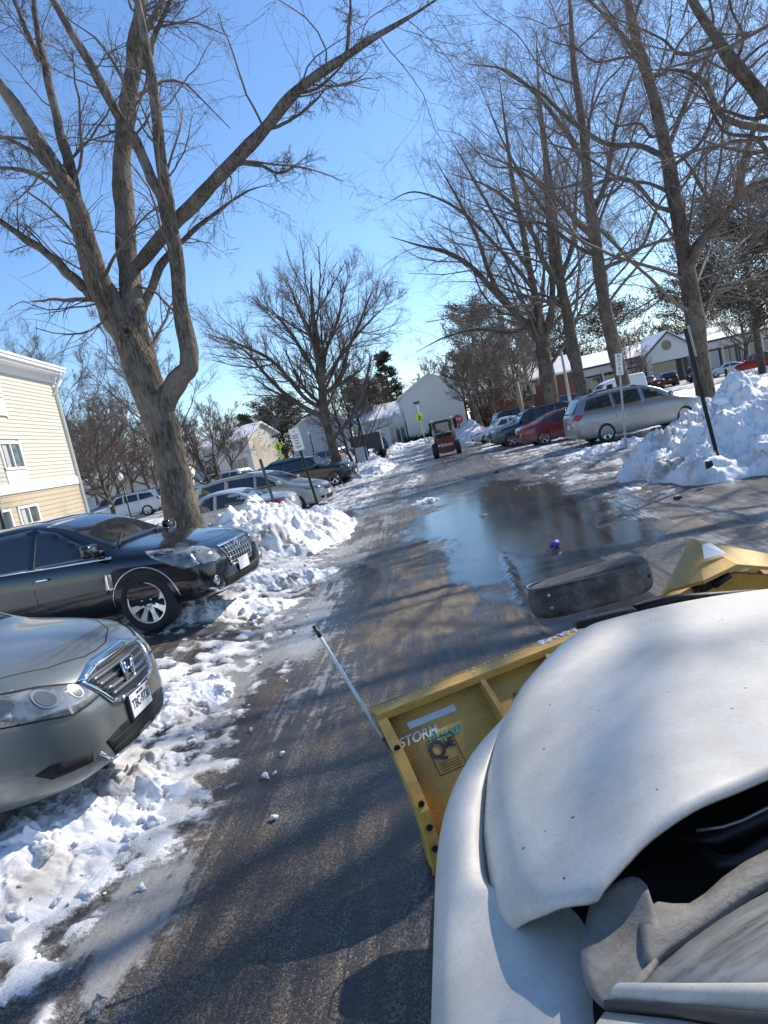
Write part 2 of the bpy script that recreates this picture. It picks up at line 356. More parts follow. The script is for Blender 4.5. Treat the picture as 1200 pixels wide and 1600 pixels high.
def big_tree():
    B = Vector((-5.7, 15.0, 0))
    L = [[(296,905,15,42),(288,830,15,36),(276,760,15,31),(262,690,15,30),(246,640,15,31),(225,590,15,33),(205,535,15,32),(182,492,15,27),(152,430,14.8,20),(120,330,14.6,16),(62,225,14.3,14),(-2,130,14,12),(-60,60,13.8,9)],
         [(222,560,15.05,26),(211,500,15.1,22),(199,400,15.4,19),(192,280,15.6,17),(198,180,15.8,15),(210,80,16,14),(222,0,16.1,12),(232,-110,16.2,8)],
         [(252,640,15,24),(268,610,14.95,20),(284,585,14.9,18),(296,568,14.87,19),(285,500,14.8,15),(279,430,14.7,14),(268,350,14.6,12),(254,270,14.5,10),(243,160,14.4,9),(230,80,14.3,8),(214,0,14.2,7),(205,-90,14.2,4)],
         [(266,372,14.65,10),(252,310,14.5,10),(233,270,14.4,9),(210,218,14.2,9.5),(186,182,14,8.5),(140,100,13.8,8),(86,5,13.6,7),(40,-70,13.5,5)],
         [(200,425,15.4,10),(225,405,15.25,12),(268,352,15,13),(300,320,14.8,13),(368,252,14.6,12),(420,195,14.4,11),(462,142,14.2,9),(535,92,14,7.5),(600,50,13.8,5),(650,20,13.6,3.5),(710,-20,13.4,2)],
         [(212,500,15.2,8),(232,462,15.4,8),(258,405,15.5,7),(290,372,15.6,5),(340,330,15.8,3.2),(385,300,16,2),(430,285,16.2,1)],
         [(146,462,14.9,10),(128,448,14.8,9),(95,415,14.6,8),(50,380,14.3,7),(0,346,14,6),(-60,315,13.7,4)],
         [(122,345,14.7,11),(116,290,14.9,10),(100,230,15,9),(74,120,15.2,7),(56,30,15.4,6),(50,-60,15.5,4)],
         [(62,95,15.2,5),(40,45,15,4),(20,-5,14.8,3.5),(5,-60,14.8,2)],
         [(92,275,14.6,7),(60,245,14.8,5),(20,220,15,4),(-40,200,15.2,3)],
         [(95,300,14.5,5),(50,270,14.2,4),(0,262,14,3.5),(-40,255,14,2)],
         [(215,60,16,8),(245,20,16.3,7),(270,-40,16.6,5)],
         [(228,110,16,6),(240,60,15.8,5),(262,10,15.6,4),(290,-60,15.4,3)],
         [(455,150,14.2,3),(500,135,14.3,2.5),(540,95,14.6,2),(560,60,14.8,1.5)],
         [(372,256,14.6,3.4),(405,258,14.4,3),(440,270,14.2,2.5),(480,245,14,1.5)],
         [(540,95,14,3.5),(545,50,14,3),(548,0,13.9,2.4),(552,-50,13.9,1.6)],
         [(410,205,14.4,4),(450,190,14.5,3),(490,160,14.7,2.5),(515,130,14.9,1.5)]]
    limbs = [px_limb(q, B) for q in L]
    spec = [dict(n=15, tmin=.36, ang=50, angsd=18, lr=.26, rr=.20, K=10, wig=.17, up=-.005, sides=4, rmin=.0075, tip=.3, taper=False),
            dict(n=7, tmin=.12, ang=46, angsd=18, lr=.46, rr=.45, K=7, wig=.18, up=-.02, sides=3, rmin=.0042),
            dict(n=6, tmin=.08, ang=44, angsd=18, lr=.60, rr=.55, K=5, wig=.18, up=-.03, sides=3, rmin=.0028)]
    t = limbtree('bare_tree', B, 'big bare tree with a thick forked grey brown trunk behind the dark blue crossover', 'tree', limbs, spec, 5, M_BARK, M_TWIG, Kl=44, sides=18)
    tr = [c for c in t.children if c.name.startswith('trunk')][0]
    for px, py, Y, r in ((198,517,14.60,6.0),):
        kb = MB(); p = at(px, py, Y)-B; rr = r*Y/FPX; d = Vector((.15, -1, .1)).normalized(); q = d.to_track_quat('Z', 'Y').to_matrix()
        kb.tube([p+q@Vector((math.cos(x)*rr, math.sin(x)*rr*1.1, 0)) for x in np.linspace(0, 2*math.pi, 15)], rr*.30, 6)
        kb.tube([p-d*.02, p+d*.004], rr*.55, 10, 1); kb.build('knot', [M_BARK, M_DARK], t, True)
    # root flare
    return t
def side_tree(idx, Y, label, path, limbs2, seed, x=12.3, dens=1.0):
    B = Vector((x, Y, .2)); L = []
    for q in [path]+limbs2: L.append(px_limb([(a, b, Y+dy, r*(.86 if q is path else .86)) for a, b, dy, r in q], B))
    H = L[0][0][-1].z
    rng = random.Random(seed)
    tp, tr = L[0]; n = len(tp)-1
    for k in range(int(11*dens)):       # more limbs round the whole stem, toward and away from the camera too
        f = .3+.65*(k+rng.random()*.5)/11; i = min(int(f*n), n-1); g = f*n-i; s = tp[i].lerp(tp[i+1], g); rs = (tr[i]*(1-g)+tr[i+1]*g)*.33
        a = k*2.4+seed; d = Vector((math.cos(a), math.sin(a), 0)); ln = H*.34*(1.25-.7*f)*rng.uniform(.75, 1.2); q = [s]
        for j in range(1, 6):
            h = j/5; q.append(s+d*ln*h+Vector((0, 0, ln*(.35*h+.45*h*h)))+Vector((rng.uniform(-1,1), rng.uniform(-1,1), rng.uniform(-.8,.8)))*ln*.07)
        L.append((q, [rs, rs*.8, rs*.62, rs*.45, rs*.3, rs*.14]))
    spec = [dict(n=int(14*dens), tmin=.16, ang=42, angsd=15, lr=.36, rr=.26, K=9, wig=.11, up=.02, sides=4, rmin=.010, tip=.3),
            dict(n=9, tmin=.1, ang=38, angsd=15, lr=.50, rr=.45, K=6, wig=.13, up=.0, sides=3, rmin=.0055),
            dict(n=7, tmin=.08, ang=36, angsd=15, lr=.64, rr=.55, K=5, wig=.13, up=-.02, sides=3, rmin=.0034)]
    return limbtree('tall_bare_tree', B, label, 'tree', L, spec, seed, M_BARK2, M_TWIGR if idx % 2 else M_TWIG, Kl=26, sides=12)
big_tree()
side_tree(1, 32, 'tall bare tree behind the nose of the silver minivan on the right',
    [(1108,640,0,23),(1098,600,0,19),(1086,500,0,18),(1072,410,0,16),(1058,330,0,14),(1044,250,0,13),(1028,180,.5,12),(1008,110,1,11),(990,40,1.4,9),(975,-40,1.8,7),(962,-130,2,3)],
    [[(1076,420,0,9),(1095,380,-1,8.5),(1125,345,-2,8),(1152,310,-3,8),(1160,260,-4,7),(1178,200,-4.4,5),(1200,130,-5,4),(1230,60,-5,2)],
     [(1155,300,-3,5),(1185,285,-4,4),(1230,270,-5,2.5)],
     [(1050,330,0,5),(1020,318,-1,4.5),(990,285,-2,4),(950,280,-3,3.5),(905,300,-4,2.5),(860,310,-4.5,1.5)],
     [(1038,245,0,6),(1000,228,1,5.5),(950,225,2,5),(900,195,3,4.5),(850,150,4,3.5),(800,120,5,2.2),(760,90,5.5,1.2)],
     [(1040,240,0,6),(1060,190,1,5),(1085,130,2,4.5),(1120,60,3,3.5),(1150,-10,4,2)],
     [(1010,120,1,6),(985,70,0,5),(940,20,-1,4),(890,-30,-2,2.5)],
     [(1062,370,0,4),(1030,378,-1.5,3.5),(980,395,-3,3),(930,410,-4,1.8)]], 11)
side_tree(2, 44, 'tall bare tree whose trunk rises behind the roof of the silver minivan',
    [(982,630,0,15),(966,570,0,14),(950,500,0,13),(938,430,0,12.5),(930,370,0,12),(920,310,0,10),(915,240,0,9),(905,160,.5,7),(895,80,1,5.5),(890,0,1.5,4),(880,-90,2,2)],
    [[(932,375,0,7),(905,350,-1,6),(880,320,-2,5),(850,295,-3,4),(800,260,-4,3),(740,235,-5,1.8)],
     [(925,340,0,6),(945,290,1,5),(958,220,2,4.5),(975,150,3,3.5),(1000,80,3,2)],
     [(932,400,0,5),(900,385,1,4),(850,350,2,3.5),(800,345,3,2.6),(740,320,3,1.5)],
     [(915,260,0,5),(880,200,-1,4.5),(840,150,-2,4),(790,110,-3,3),(730,100,-3,1.8)]], 12)
side_tree(3, 56, 'bare tree between the silver minivan and the maroon sedan',
    [(918,660,0,14),(908,610,0,12.5),(896,550,0,12),(886,490,0,11),(876,440,0,10),(868,370,.5,8),(862,300,1,7),(850,220,1,5.5),(842,140,1.5,4),(838,50,2,2)],
    [[(878,450,0,6),(850,410,-1,5.5),(835,370,-1,5),(800,320,-2,4),(760,290,-3,3),(700,270,-3,1.6)],
     [(875,440,0,6),(895,380,1,5),(900,310,1,4),(905,240,2,3)],
     [(882,480,0,4),(850,470,-1,4),(800,455,-2,3.2),(740,430,-3,2)],
     [(866,350,0,4),(830,300,1,3.6),(790,230,2,3),(760,160,3,2)]], 13)
side_tree(4, 63, 'bare tree with a broad forked trunk behind the dark grey wagon',
    [(872,680,0,20),(862,630,0,16),(852,570,0,15),(846,530,0,14),(840,480,0,8),(828,420,0,7),(815,350,.5,6),(800,280,1,5),(790,200,1.5,3.5),(780,120,2,1.6)],
    [[(848,540,0,10),(820,505,0,7.5),(785,470,-1,6.5),(740,420,-2,5.5),(700,395,-3,4.5),(660,385,-4,3),(610,370,-5,1.6)],
     [(848,535,0,9),(862,480,0,7),(862,400,1,6),(855,320,1,5),(850,240,2,3.4),(845,170,2,1.6)],
     [(800,480,-.5,5),(770,440,-1,4.5),(745,370,-2,4),(715,310,-2,3),(680,250,-3,1.7)],
     [(838,500,0,5),(800,520,1,4),(750,515,2,3.4),(700,525,3,2.5),(650,550,3,1.5)],
     [(825,420,0,4),(780,350,1,3.6),(740,280,2,3),(700,210,3,1.6)],
     [(832,450,0,4.4),(790,400,-2,4),(720,330,-3,3),(650,300,-4,2),(600,320,-4,1)]], 14, dens=1.1)
side_tree(5, 21, 'bare tree leaning limbs in from the upper right edge',
    [(1420,640,0,34),(1400,560,0,29),(1380,470,0,27),(1350,380,0,25),(1300,290,0,22),(1240,210,0,17),(1180,140,0,14),(1130,75,0,12),(1080,0,.4,10),(1040,-70,.8,6)],
    [[(1230,200,0,9),(1190,200,-1,7),(1130,180,-2,6),(1100,130,-2.5,5),(1060,110,-3,4),(1000,110,-3,2)],
     [(1340,370,0,12),(1290,380,-1,9),(1240,360,-1.6,7),(1180,350,-2,5),(1120,330,-2.5,4),(1070,250,-3,3),(1030,235,-3,2)],
     [(1380,460,0,10),(1330,440,1,8),(1260,430,2,6),(1190,440,3,4),(1120,450,3.5,2.5)]], 15, dens=.9)
auto_tree('tall_bare_tree', (12.9, 14.4, 0), 'bare tree standing out of frame on the right, placed to shade the foreground', 'tree', 20, 33, .42, .3, .5, M_BARK2, M_TWIG, stems=15, dens=.75, rmin=.006)  # trunk is out of frame; placed so the crown dapples plow and hood
# mid distance trees
def fat(px, py, Y, rp): return (px, py, Y, rp)
def maple():
    B = at(527, 735, 42); B.z = 0
    L = [[(531,745,42,13),(522,705,42,11),(510,660,42,10.5),(504,620,42,9.5),(502,590,42,8),(497,545,42,7),(490,500,42,5.5),(487,460,42,4.5),(486,420,42.5,2.2)],
         [(508,650,42,6),(490,645,42,5.5),(465,630,41.7,5),(440,610,41.5,4.5),(410,580,41,3.8),(385,550,41,3),(360,540,41,2)],
         [(508,640,42,5.5),(480,625,42,5),(450,590,42.3,4.5),(420,560,42.5,4.2),(390,545,43,3.4),(350,530,43,2.4),(315,520,43,1.4)],
         [(503,600,42,5),(488,575,42,4.5),(470,545,41.5,4),(450,515,41,3.2),(430,490,41,2.2),(405,465,41,1.3)],
         [(502,580,42,4.5),(512,540,42,4),(528,500,42.5,3.4),(535,465,43,2.6),(545,430,43,1.4)],
         [(500,560,42,4),(482,520,42,3.6),(465,480,42,3),(450,445,42,1.6)],
         [(504,615,42,5),(520,605,42.4,4.6),(535,580,42.7,4.2),(545,545,43,3.6),(560,510,43.2,2.8),(575,470,43.5,2),(590,440,43.5,1)],
         [(505,600,42,4),(530,560,41.7,3.4),(560,520,41,2.6),(590,490,41,1.6),(612,470,41,1)]]
    limbs = [px_limb([(a, b, c, d*.82) for a, b, c, d in q], B) for q in L]
    spec = [dict(n=17, tmin=.16, ang=38, angsd=12, lr=.42, rr=.40, K=7, wig=.1, up=.06, sides=4, rmin=.011),
            dict(n=11, tmin=.1, ang=34, angsd=12, lr=.50, rr=.5, K=5, wig=.1, up=.07, sides=3, rmin=.0068),
            dict(n=7, tmin=.08, ang=32, angsd=12, lr=.6, rr=.6, K=4, wig=.1, up=.06, sides=3, rmin=.005)]
    limbtree('maple_tree', B, 'round crowned bare tree behind the black suv on the left', 'tree', limbs, spec, 21, M_BARK2, M_TWIG, Kl=20, sides=10)
maple()
b = at(556, 722, 47); auto_tree('bare_tree', (b.x, 47, 0), 'smaller multi stemmed bare tree just right of the round crowned one', 'tree', 8.5, 41, .34, .14, .2, stems=9, multi=3, rmin=.009, dens=.9)
b = at(333, 745, 50); auto_tree('bare_tree', (b.x, 50, 0), 'small vase shaped bare tree in front of the cream house', 'tree', 7.5, 42, .4, .12, .2, stems=10, multi=3, rmin=.009, dens=.85, up=.14)
b = at(262, 760, 58); auto_tree('bare_tree', (b.x, 58, 0), 'slim tall bare tree showing right of the big trunk', 'tree', 17, 43, .3, .25, .22, M_BARK2, M_TWIGG, stems=12, rmin=.010)
b = at(176, 800, 46); auto_tree('bare_tree', (b.x, 46, 0), 'low spreading bare tree beside the cream siding building', 'tree', 7.5, 44, .5, .15, .2, M_BARK2, M_TWIGR, stems=10, rmin=.009)
b = at(120, 800, 62); auto_tree('bare_tree', (b.x, 62, 0), 'tall reddish bare tree behind the corner of the cream siding building', 'tree', 15, 45, .5, .2, .25, M_BARK2, M_TWIGR, stems=12, rmin=.011)
b = at(5, 800, 50); auto_tree('bare_tree', (b.x, 50, 0), 'bare tree showing above the roof of the cream siding building', 'tree', 18, 46, .45, .3, .28, M_BARK2, M_TWIGG, stems=12, rmin=.010)
b = at(757, 690, 66); auto_tree('bare_tree', (b.x, 66, 0), 'bare tree with a pale trunk in front of the brown fence', 'tree', 8, 47, .38, .4, .36, M_BARK, M_TWIG, stems=6, rmin=.010, lean=(-.10, 0))
# background woods: three bare trees copied with their trunk and crown
protos = [auto_tree('bare_tree', (-60, 150, 0), None, None, 13, 60+i, .42, .2, .26, M_BARK2, (M_TWIGR, M_TWIGG, M_TWIG)[i], stems=10, rmin=.022, dens=.8) for i in range(3)]
rg = random.Random(8)
def wood(i, px, Y, label, group=None, s=1.0, first=[True, True, True]):
    k = i % 3; o = protos[k] if first[k] else copy_tree(protos[k]); first[k] = False
    p = at(px, 700, Y); o.location = (p.x, Y, 0); o.rotation_euler = (0, 0, rg.uniform(0, 6.28)); sc = s*rg.uniform(.88, 1.12); o.scale = (sc, sc, sc*rg.uniform(.9, 1.1))
    tag(o, label, 'tree', group); return o
i = 0
for px, Y, s in ((-60,70,.9),(40,66,.8),(150,60,.62),(190,66,.8),(215,72,.85),(285,78,.75),(355,85,.7),(128,76,.85),(230,64,.5),(165,80,1.0)):
    wood(i, px, Y, 'bare tree in the brown thicket behind the left parking lot', 'bare trees behind the left parking lot', s); i += 1
for px, Y, s in ((785,72,.9),(800,84,.95),(822,80,1.0),(845,90,1.1),(765,88,.9),(740,96,.85),(830,70,.62),(700,110,.85),(720,120,.9)):
    wood(i, px, Y, 'bare tree in the dense brown thicket right of the white gabled house', 'bare trees right of the white gabled house', s); i += 1
for px, Y, s in ((870,150,1.1),(930,150,1.0),(985,150,1.05),(1050,155,1.1),(1130,140,1.0),(1010,85,.55)):
    wood(i, px, Y, 'bare tree around the low shopping building on the right', 'bare trees around the shopping building', s); i += 1
for px, Y, s in ((455,140,1.0),(520,140,.9),(580,150,1.0),(-120,120,1.0),(345,130,.85),(1260,70,.9),(1330,100,1.0)):
    wood(i, px, Y, 'distant bare tree far behind the houses', 'distant bare trees behind the houses', s); i += 1
b = at(1168, 560, 88); o = auto_tree('bare_tree', (b.x, 88, 0), 'low grey bare tree in front of the right end of the shopping building', 'tree', 9, 71, .55, .25, .34, M_BARK2, M_TWIGG, stems=9, rmin=.014)
def leafmat(name, c1, c2):
    t = NT(name); n = t.noise(1.2, 5, .7); n2 = t.noise(9, 3); c = t.mix(t.sstep(n, .35, .65), c1, c2); c = t.mix(t.math('MULTIPLY', t.sstep(n2, .6, .75), .5), c, (.16, .13, .08)); t.base(c); t.set(rough=.75, spec=.25); return t.m
M_FIR = leafmat('fir_needles', (.022,.035,.018), (.055,.07,.035)); M_CEDAR = leafmat('cedar_needles', (.045,.05,.028), (.095,.088,.048)); M_RUST = leafmat('russet_foliage', (.10,.065,.035), (.17,.11,.06))
def evergreen(name, loc, label, H, Wd, seed, mleaf, n=9000, size=.28, shape='cone', snow=0.0, bare=.12, group=None):
    rng = np.random.default_rng(seed); root = empty(name, loc, 0, label, 'tree', group)
    # limbs carrying sprays of needles
    nb = int(60*(1 if shape == 'cone' else 1.2)); f = np.sort(rng.random(nb))*.95+.0; z0 = H*(bare+(1-bare)*f); a = rng.uniform(0, 6.28, nb)
    if shape == 'cone': rad = Wd*.5*(1-f)**.8*rng.uniform(.75, 1.15, nb)+.15
    else: rad = Wd*.5*np.sqrt(np.clip(1-(f*1.9-.75)**2/1.6, .05, 1))*rng.uniform(.7, 1.15, nb)
    D = np.stack([np.cos(a), np.sin(a), np.full(nb, .18 if shape == 'cone' else .45)], 1); P0 = np.stack([np.zeros(nb), np.zeros(nb), z0], 1)
    P, r = grow(rng, P0, D, rad, np.full(nb, .05), 6, .07, .01, .3)
    tp = np.array([[[0, 0, -.2], [0, 0, H*.35], [0, 0, H*.7], [0, 0, H*.97]]]); tr = np.array([[H*.022, H*.016, H*.009, .02]])
    V, F = tubes([(tp, tr, 8), (P, r, 4)]); fast_mesh('trunk', V, F, M_BARK2, root)
    idx = rng.integers(0, nb, n); t = (.2+.8*rng.random(n)**.7)*5; i = np.clip(t.astype(int), 0, 4); g = (t-i)[:, None]
    c = P[idx, i]*(1-g)+P[idx, i+1]*g; tw = rad[idx]*.10+.14; clump = rng.normal(0, 1, (n, 3))*tw[:, None]*np.array([1, 1, .55]); c = c+clump
    d = nrm(nrm(P[idx, i+1]-P[idx, i])+rng.normal(0, .75, (n, 3))); q = nrm(np.cross(d, rng.normal(0, 1, (n, 3)))); s = size*rng.uniform(.5, 1.3, n)[:, None]
    V = np.stack([c-q*s*.16, c+q*s*.16, c+d*s+q*s*.05, c+d*s-q*s*.05], 1).reshape(-1, 3); F = np.arange(n*4).reshape(-1, 4)
    cr = fast_mesh('crown', V, F, mleaf, root, smooth=False)
    if snow:
        m = int(n*snow*.12); k = rng.integers(0, nb, m); i = rng.integers(2, 5, m); c = P[k, i]+rng.normal(0, .15, (m, 3))+np.array([0, 0, .1]); s = size*rng.uniform(.5, 1.2, m)[:, None]
        e1 = nrm(rng.normal(0, 1, (m, 3))*np.array([1, 1, .25])); e2 = nrm(np.cross(e1, np.array([0, 0, 1.])+rng.normal(0, .2, (m, 3))))
        V = np.stack([c-e1*s, c-e2*s*.6, c+e1*s, c+e2*s*.6], 1); top = c+np.array([0, 0, 1])*s*.4; V = np.concatenate([V, top[:, None]], 1).reshape(-1, 3)
        b = np.arange(m)[:, None]*5; F = np.concatenate([b+np.array([0, 1, 4]), b+np.array([1, 2, 4]), b+np.array([2, 3, 4]), b+np.array([3, 0, 4])])
        fast_mesh('snow_load', V, F, M_SNOW, root, smooth=False)
    return root
def ev(px, pyb, Y, H, W, seed, m, lab, **k):
    p = at(px, pyb, Y); return evergreen('evergreen_tree', (p.x, Y, 0), lab, H, W, seed, m, **k)
ev(392, 700, 112, 10.0, 6.5, 1, M_FIR, 'dark spiky fir behind the roof of the cream house', n=5000, size=.6)
ev(446, 700, 104, 10.2, 9.5, 2, M_CEDAR, 'broad dusty green cedar behind the flashing crossing sign on the left', n=16000, size=.36, shape='round', snow=.5, bare=.05)
ev(590, 700, 96, 9.6, 7.5, 3, M_CEDAR, 'rounded dusty green cedar left of the white gabled house', n=15000, size=.34, shape='round', snow=.3, bare=.04)
ev(628, 700, 118, 15.5, 7.5, 4, M_FIR, 'tall dark spruce rising behind the white gabled house', n=7000, size=.6)
ev(420, 700, 125, 9.0, 6, 5, M_FIR, 'small dark fir between the spiky fir and the broad cedar', n=4000, size=.6)
ev(765, 660, 100, 17, 11, 6, M_RUST, 'tall russet brown tree behind the brown fence', n=15000, size=.34, shape='round', bare=.05)
ev(1188, 560, 62, 14.5, 12, 7, M_CEDAR, 'large pine with snow on its needles at the right edge', n=42000, size=.26, shape='round', snow=.4, bare=.25)
ev(870, 600, 128, 17, 13, 8, M_CEDAR, 'dull green cedar behind the left end of the shopping building', n=14000, size=.42, shape='round', bare=.1)
ev(975, 600, 132, 16, 15, 9, M_RUST, 'brownish broad tree behind the sign of the shopping building', n=14000, size=.42, shape='round', bare=.1)
ev(1085, 560, 128, 17, 14, 10, M_RUST, 'brownish broad tree above the roof right of the shopping building gable', n=14000, size=.42, shape='round', bare=.1)
# ------------------------------------------------------------------ terrain
def gridsheet(name, xs, ys, zf, mats, kind='structure', attrs=None, mask=None):
    X, Y = np.meshgrid(xs, ys); Z = zf(X, Y); V = np.stack([X, Y, Z], -1).reshape(-1, 3); nx, ny = len(xs), len(ys)
    i = np.arange(ny-1)[:, None]*nx+np.arange(nx-1)[None]; F = np.stack([i, i+1, i+nx+1, i+nx], -1).reshape(-1, 4)
    A = {k: f(X, Y).ravel() for k, f in (attrs or {}).items()}
    if mask is not None:
        m = mask(X, Y).ravel(); F = F[m[F].any(axis=1)]
    o = fast_mesh(name, V, F, mats, None, True, A); tag(o, kind=kind); return o
def sym(a, n, p): t = np.linspace(-1, 1, n); return np.sign(t)*np.abs(t)**p*a
# far snow field as one sheet to the horizon
t = NT('snow_field'); n = t.noise(.12, 6, .6); n2 = t.noise(2.2, 5, .65)
pos = t.N('SeparateXYZ'); t.L(t.co.outputs['Object'], pos.inputs[0])
c = t.mix(t.sstep(n2, .55, .75), (.76,.78,.81), (.52,.51,.49)); t.base(c); t.set(rough=.7, spec=.3); t.bump(t.noise(3, 6, .7), .6, .12); M_FIELD = t.m
def zfield(X, Y):
    z = -.09+.10*fbm(X*.12, Y*.12, 4, 3)*ss(6, 30, np.abs(X)+0*Y)
    z = z+.62*ss(9.5, 12, X)*(1-ss(17, 21, X))*ss(6, 12, Y)*(1-ss(85, 95, Y))*(1+.5*fbm(X*.4, Y*.4, 3, 5))        # snow strip with the row of trees
    z = z+.27*ss(-5, -7, X)*(1-ss(12, 17, Y))*ss(-12, -4, Y)*(1-ss(-30, -40, X))
    z = z+.5*ss(-7.5, -11, X)*(1-ss(-15, -18, X))*ss(19, 24, Y)*(1-ss(33, 36, Y))
    return z
xs = np.unique(np.concatenate([sym(1500, 90, 5), np.linspace(-60, 70, 261)])); ys = np.unique(np.concatenate([np.linspace(-60, 110, 341), 110+1500*np.linspace(0, 1, 50)**3, -60-300*np.linspace(0, 1, 10)]))
gridsheet('ground', xs, ys, zfield, M_FIELD)
# parking lots: grey slushy asphalt sheets
def lot_mat():
    t = NT('slushy_lot'); v = t.mapv((.8, .8, 1), (0, 0, .5)); n = t.noise(.55, 7, .65, v); n2 = t.noise(7, 5, .7)
    f = t.math('ADD', n, t.math('MULTIPLY', t.math('SUBTRACT', n2, .5), .35)); f = t.sstep(f, .44, .56)
    t.base(t.mix(f, t.mix(n2, (.035,.036,.038), (.09,.088,.082)), t.mix(n2, (.5,.49,.47), (.8,.81,.83)))); t.set(rough=t.mixf(f, .28, .7)); t.bump(f, .5, .03); return t.m
M_LOT = lot_mat()
gridsheet('parking_lot', np.linspace(-48, -9, 60), np.linspace(33, 92, 80), lambda X, Y: .012+0*X, M_LOT)
gridsheet('shopping_lot', np.linspace(21, 95, 60), np.linspace(48, 109, 60), lambda X, Y: .012+0*X, M_LOT)
# ---- the road and parking edges, fine near the camera
def warp(X, Y, s, a, f): return X+a*fbm(X*f, Y*f, 3, s), Y+a*fbm(X*f+7, Y*f-3, 3, s+9)
def f_snow(X, Y):
    w1, w2 = warp(X, Y, 21, .5, .9)
    n = fbm(w1*.9, w2*.35, 5, 31)                 # streaks along the road
    n2 = fbm(X*5, Y*5, 4, 35)
    left = ss(-1.45, -2.7, X+.45*n-.08*n2)*(.60+.62*n+.40*n2+.10*ss(6.4, 5.6, Y))                       # snow along the left edge
    left = left*(1-.55*ss(9.0, 8.2, Y)*ss(6.8, 7.6, Y)*ss(-2.2, -3.2, X))
    leftspl = .60*ss(-.95, -1.9, X+.7*n+.2*n2)*(.62+1.5*n+.5*n2)*ss(2.8, 3.8, Y)*(1-ss(10, 13, Y)*.5)
    far = ss(14, 30, Y)*(.33+.75*fbm(w1*.55, w2*.12, 4, 41)+.25*n2)*(1-.55*ss(-1.2, .2, X)*(1-ss(1.9, 2.4, X)))
    right = ss(2.2, 2.9, X+.5*n)*(.36+.95*fbm(w1*.7+3, w2*.5, 4, 51)+.3*n2)*ss(10.5, 13.5, Y+X*.2)
    edge = ss(7.5, 9.5, X+n)*ss(9, 13, Y)
    fleck = .42*ss(.18, .4, fbm(X*3.1, Y*2.0, 4, 61))*ss(.3, -1.8, X)
    m = np.maximum.reduce([left, leftspl, far*.95, right, edge, fleck]) + .16*n2
    puddle = f_puddle(X, Y)
    m = m*(1-.95*puddle)
    m = m+.10*n2*ss(5.8, 6.6, Y)*(1-ss(10, 11, Y))*ss(-1.2, -1.9, X)-.04*ss(6.3, 7.2, Y)*(1-ss(9.8, 11.2, Y))*ss(-3.9, -3.2, X)*(.8+n)-.25*ss(-1.9, -1.0, X)*(1-ss(12, 16, Y))
    # bare patches next to the parked cars
    m = m-.9*ss(.15, .45, fbm(X*.8+3, Y*.9, 3, 71))*ss(-2.2, -3, X)*(1-ss(9, 12, Y))
    return np.clip(m, 0, 1)
def f_puddle(X, Y):
    n = fbm(X*.8, Y*.45, 4, 81)+.25*fbm(X*3, Y*2, 3, 83); e = ((X-1.0)/1.95)**2+((Y-13.6)/(7.4))**2
    p = ss(1.45, .35, e+.75*n)*np.clip(1.25-1.6*np.clip(fbm(X*1.1, Y*.5, 4, 87)+.02, 0, 1)*ss(.2, .8, e), 0, 1)
    p2 = ss(1.2, .6, ((X-1.15)/.75)**2+((Y-7.6)/1.9)**2+.8*n)
    p3 = ss(1.2, .5, ((X+1.6)/.5)**2+((Y-9.6)/2.6)**2+.9*n)*.62
    p4 = ss(1.2, .5, ((X+1.05)/.7)**2+((Y-6.0)/.5)**2+.9*n)*.30
    return np.clip(np.maximum.reduce([p, p2, p3, p4])-.8*f_track(X, Y), 0, 1)
def f_track(X, Y):
    n = fbm(X*2.2, Y*.7, 4, 93); return np.exp(-((X+.42+.30*n)/.42)**2)*ss(5.2, 7, Y)*(1-ss(11.5, 13.5, Y+2*n))
def f_sand(X, Y):
    n = fbm(X*1.6, Y*.55, 4, 91); tr = f_track(X, Y)*1.2+.5*np.exp(-((X+.5)/.8)**2)*ss(4.5, 6, Y)*(1-ss(22, 30, Y))
    tr = tr+np.exp(-((X+1.25)/.5)**2-((Y-7.0)/.4)**2)*.6+np.exp(-((X-3.9)/1.6)**2)*ss(13, 17, Y)*.55
    tr = tr+.35*ss(5, 3.5, Y)*ss(-1.9, -.9, X)+.45*ss(20, 26, Y)*np.exp(-((X-2.8)/.8)**2)
    return np.clip(tr*(.42+1.2*n), 0, 1)
def f_ice(X, Y):
    n = fbm(X*1.2, Y*.6, 5, 101)
    a = .8*ss(2.3, 3.1, X+n*.6)*ss(7, 10, Y+X*.5)+np.exp(-((X+2.0)/.55)**2-((Y-3.1)/.9)**2)*1.3+np.exp(-((X+2.3)/1.25)**2)*ss(4.2, 6, Y)*1.15+ss(12, 20, Y)*.35
    return np.clip(a*(.6+1.4*n), 0, 1)
def zrise(X, Y): return .27*ss(-2.2, -3.9, X)*(.75+.25*ss(4, 8, Y))*(1-ss(12, 17, Y))
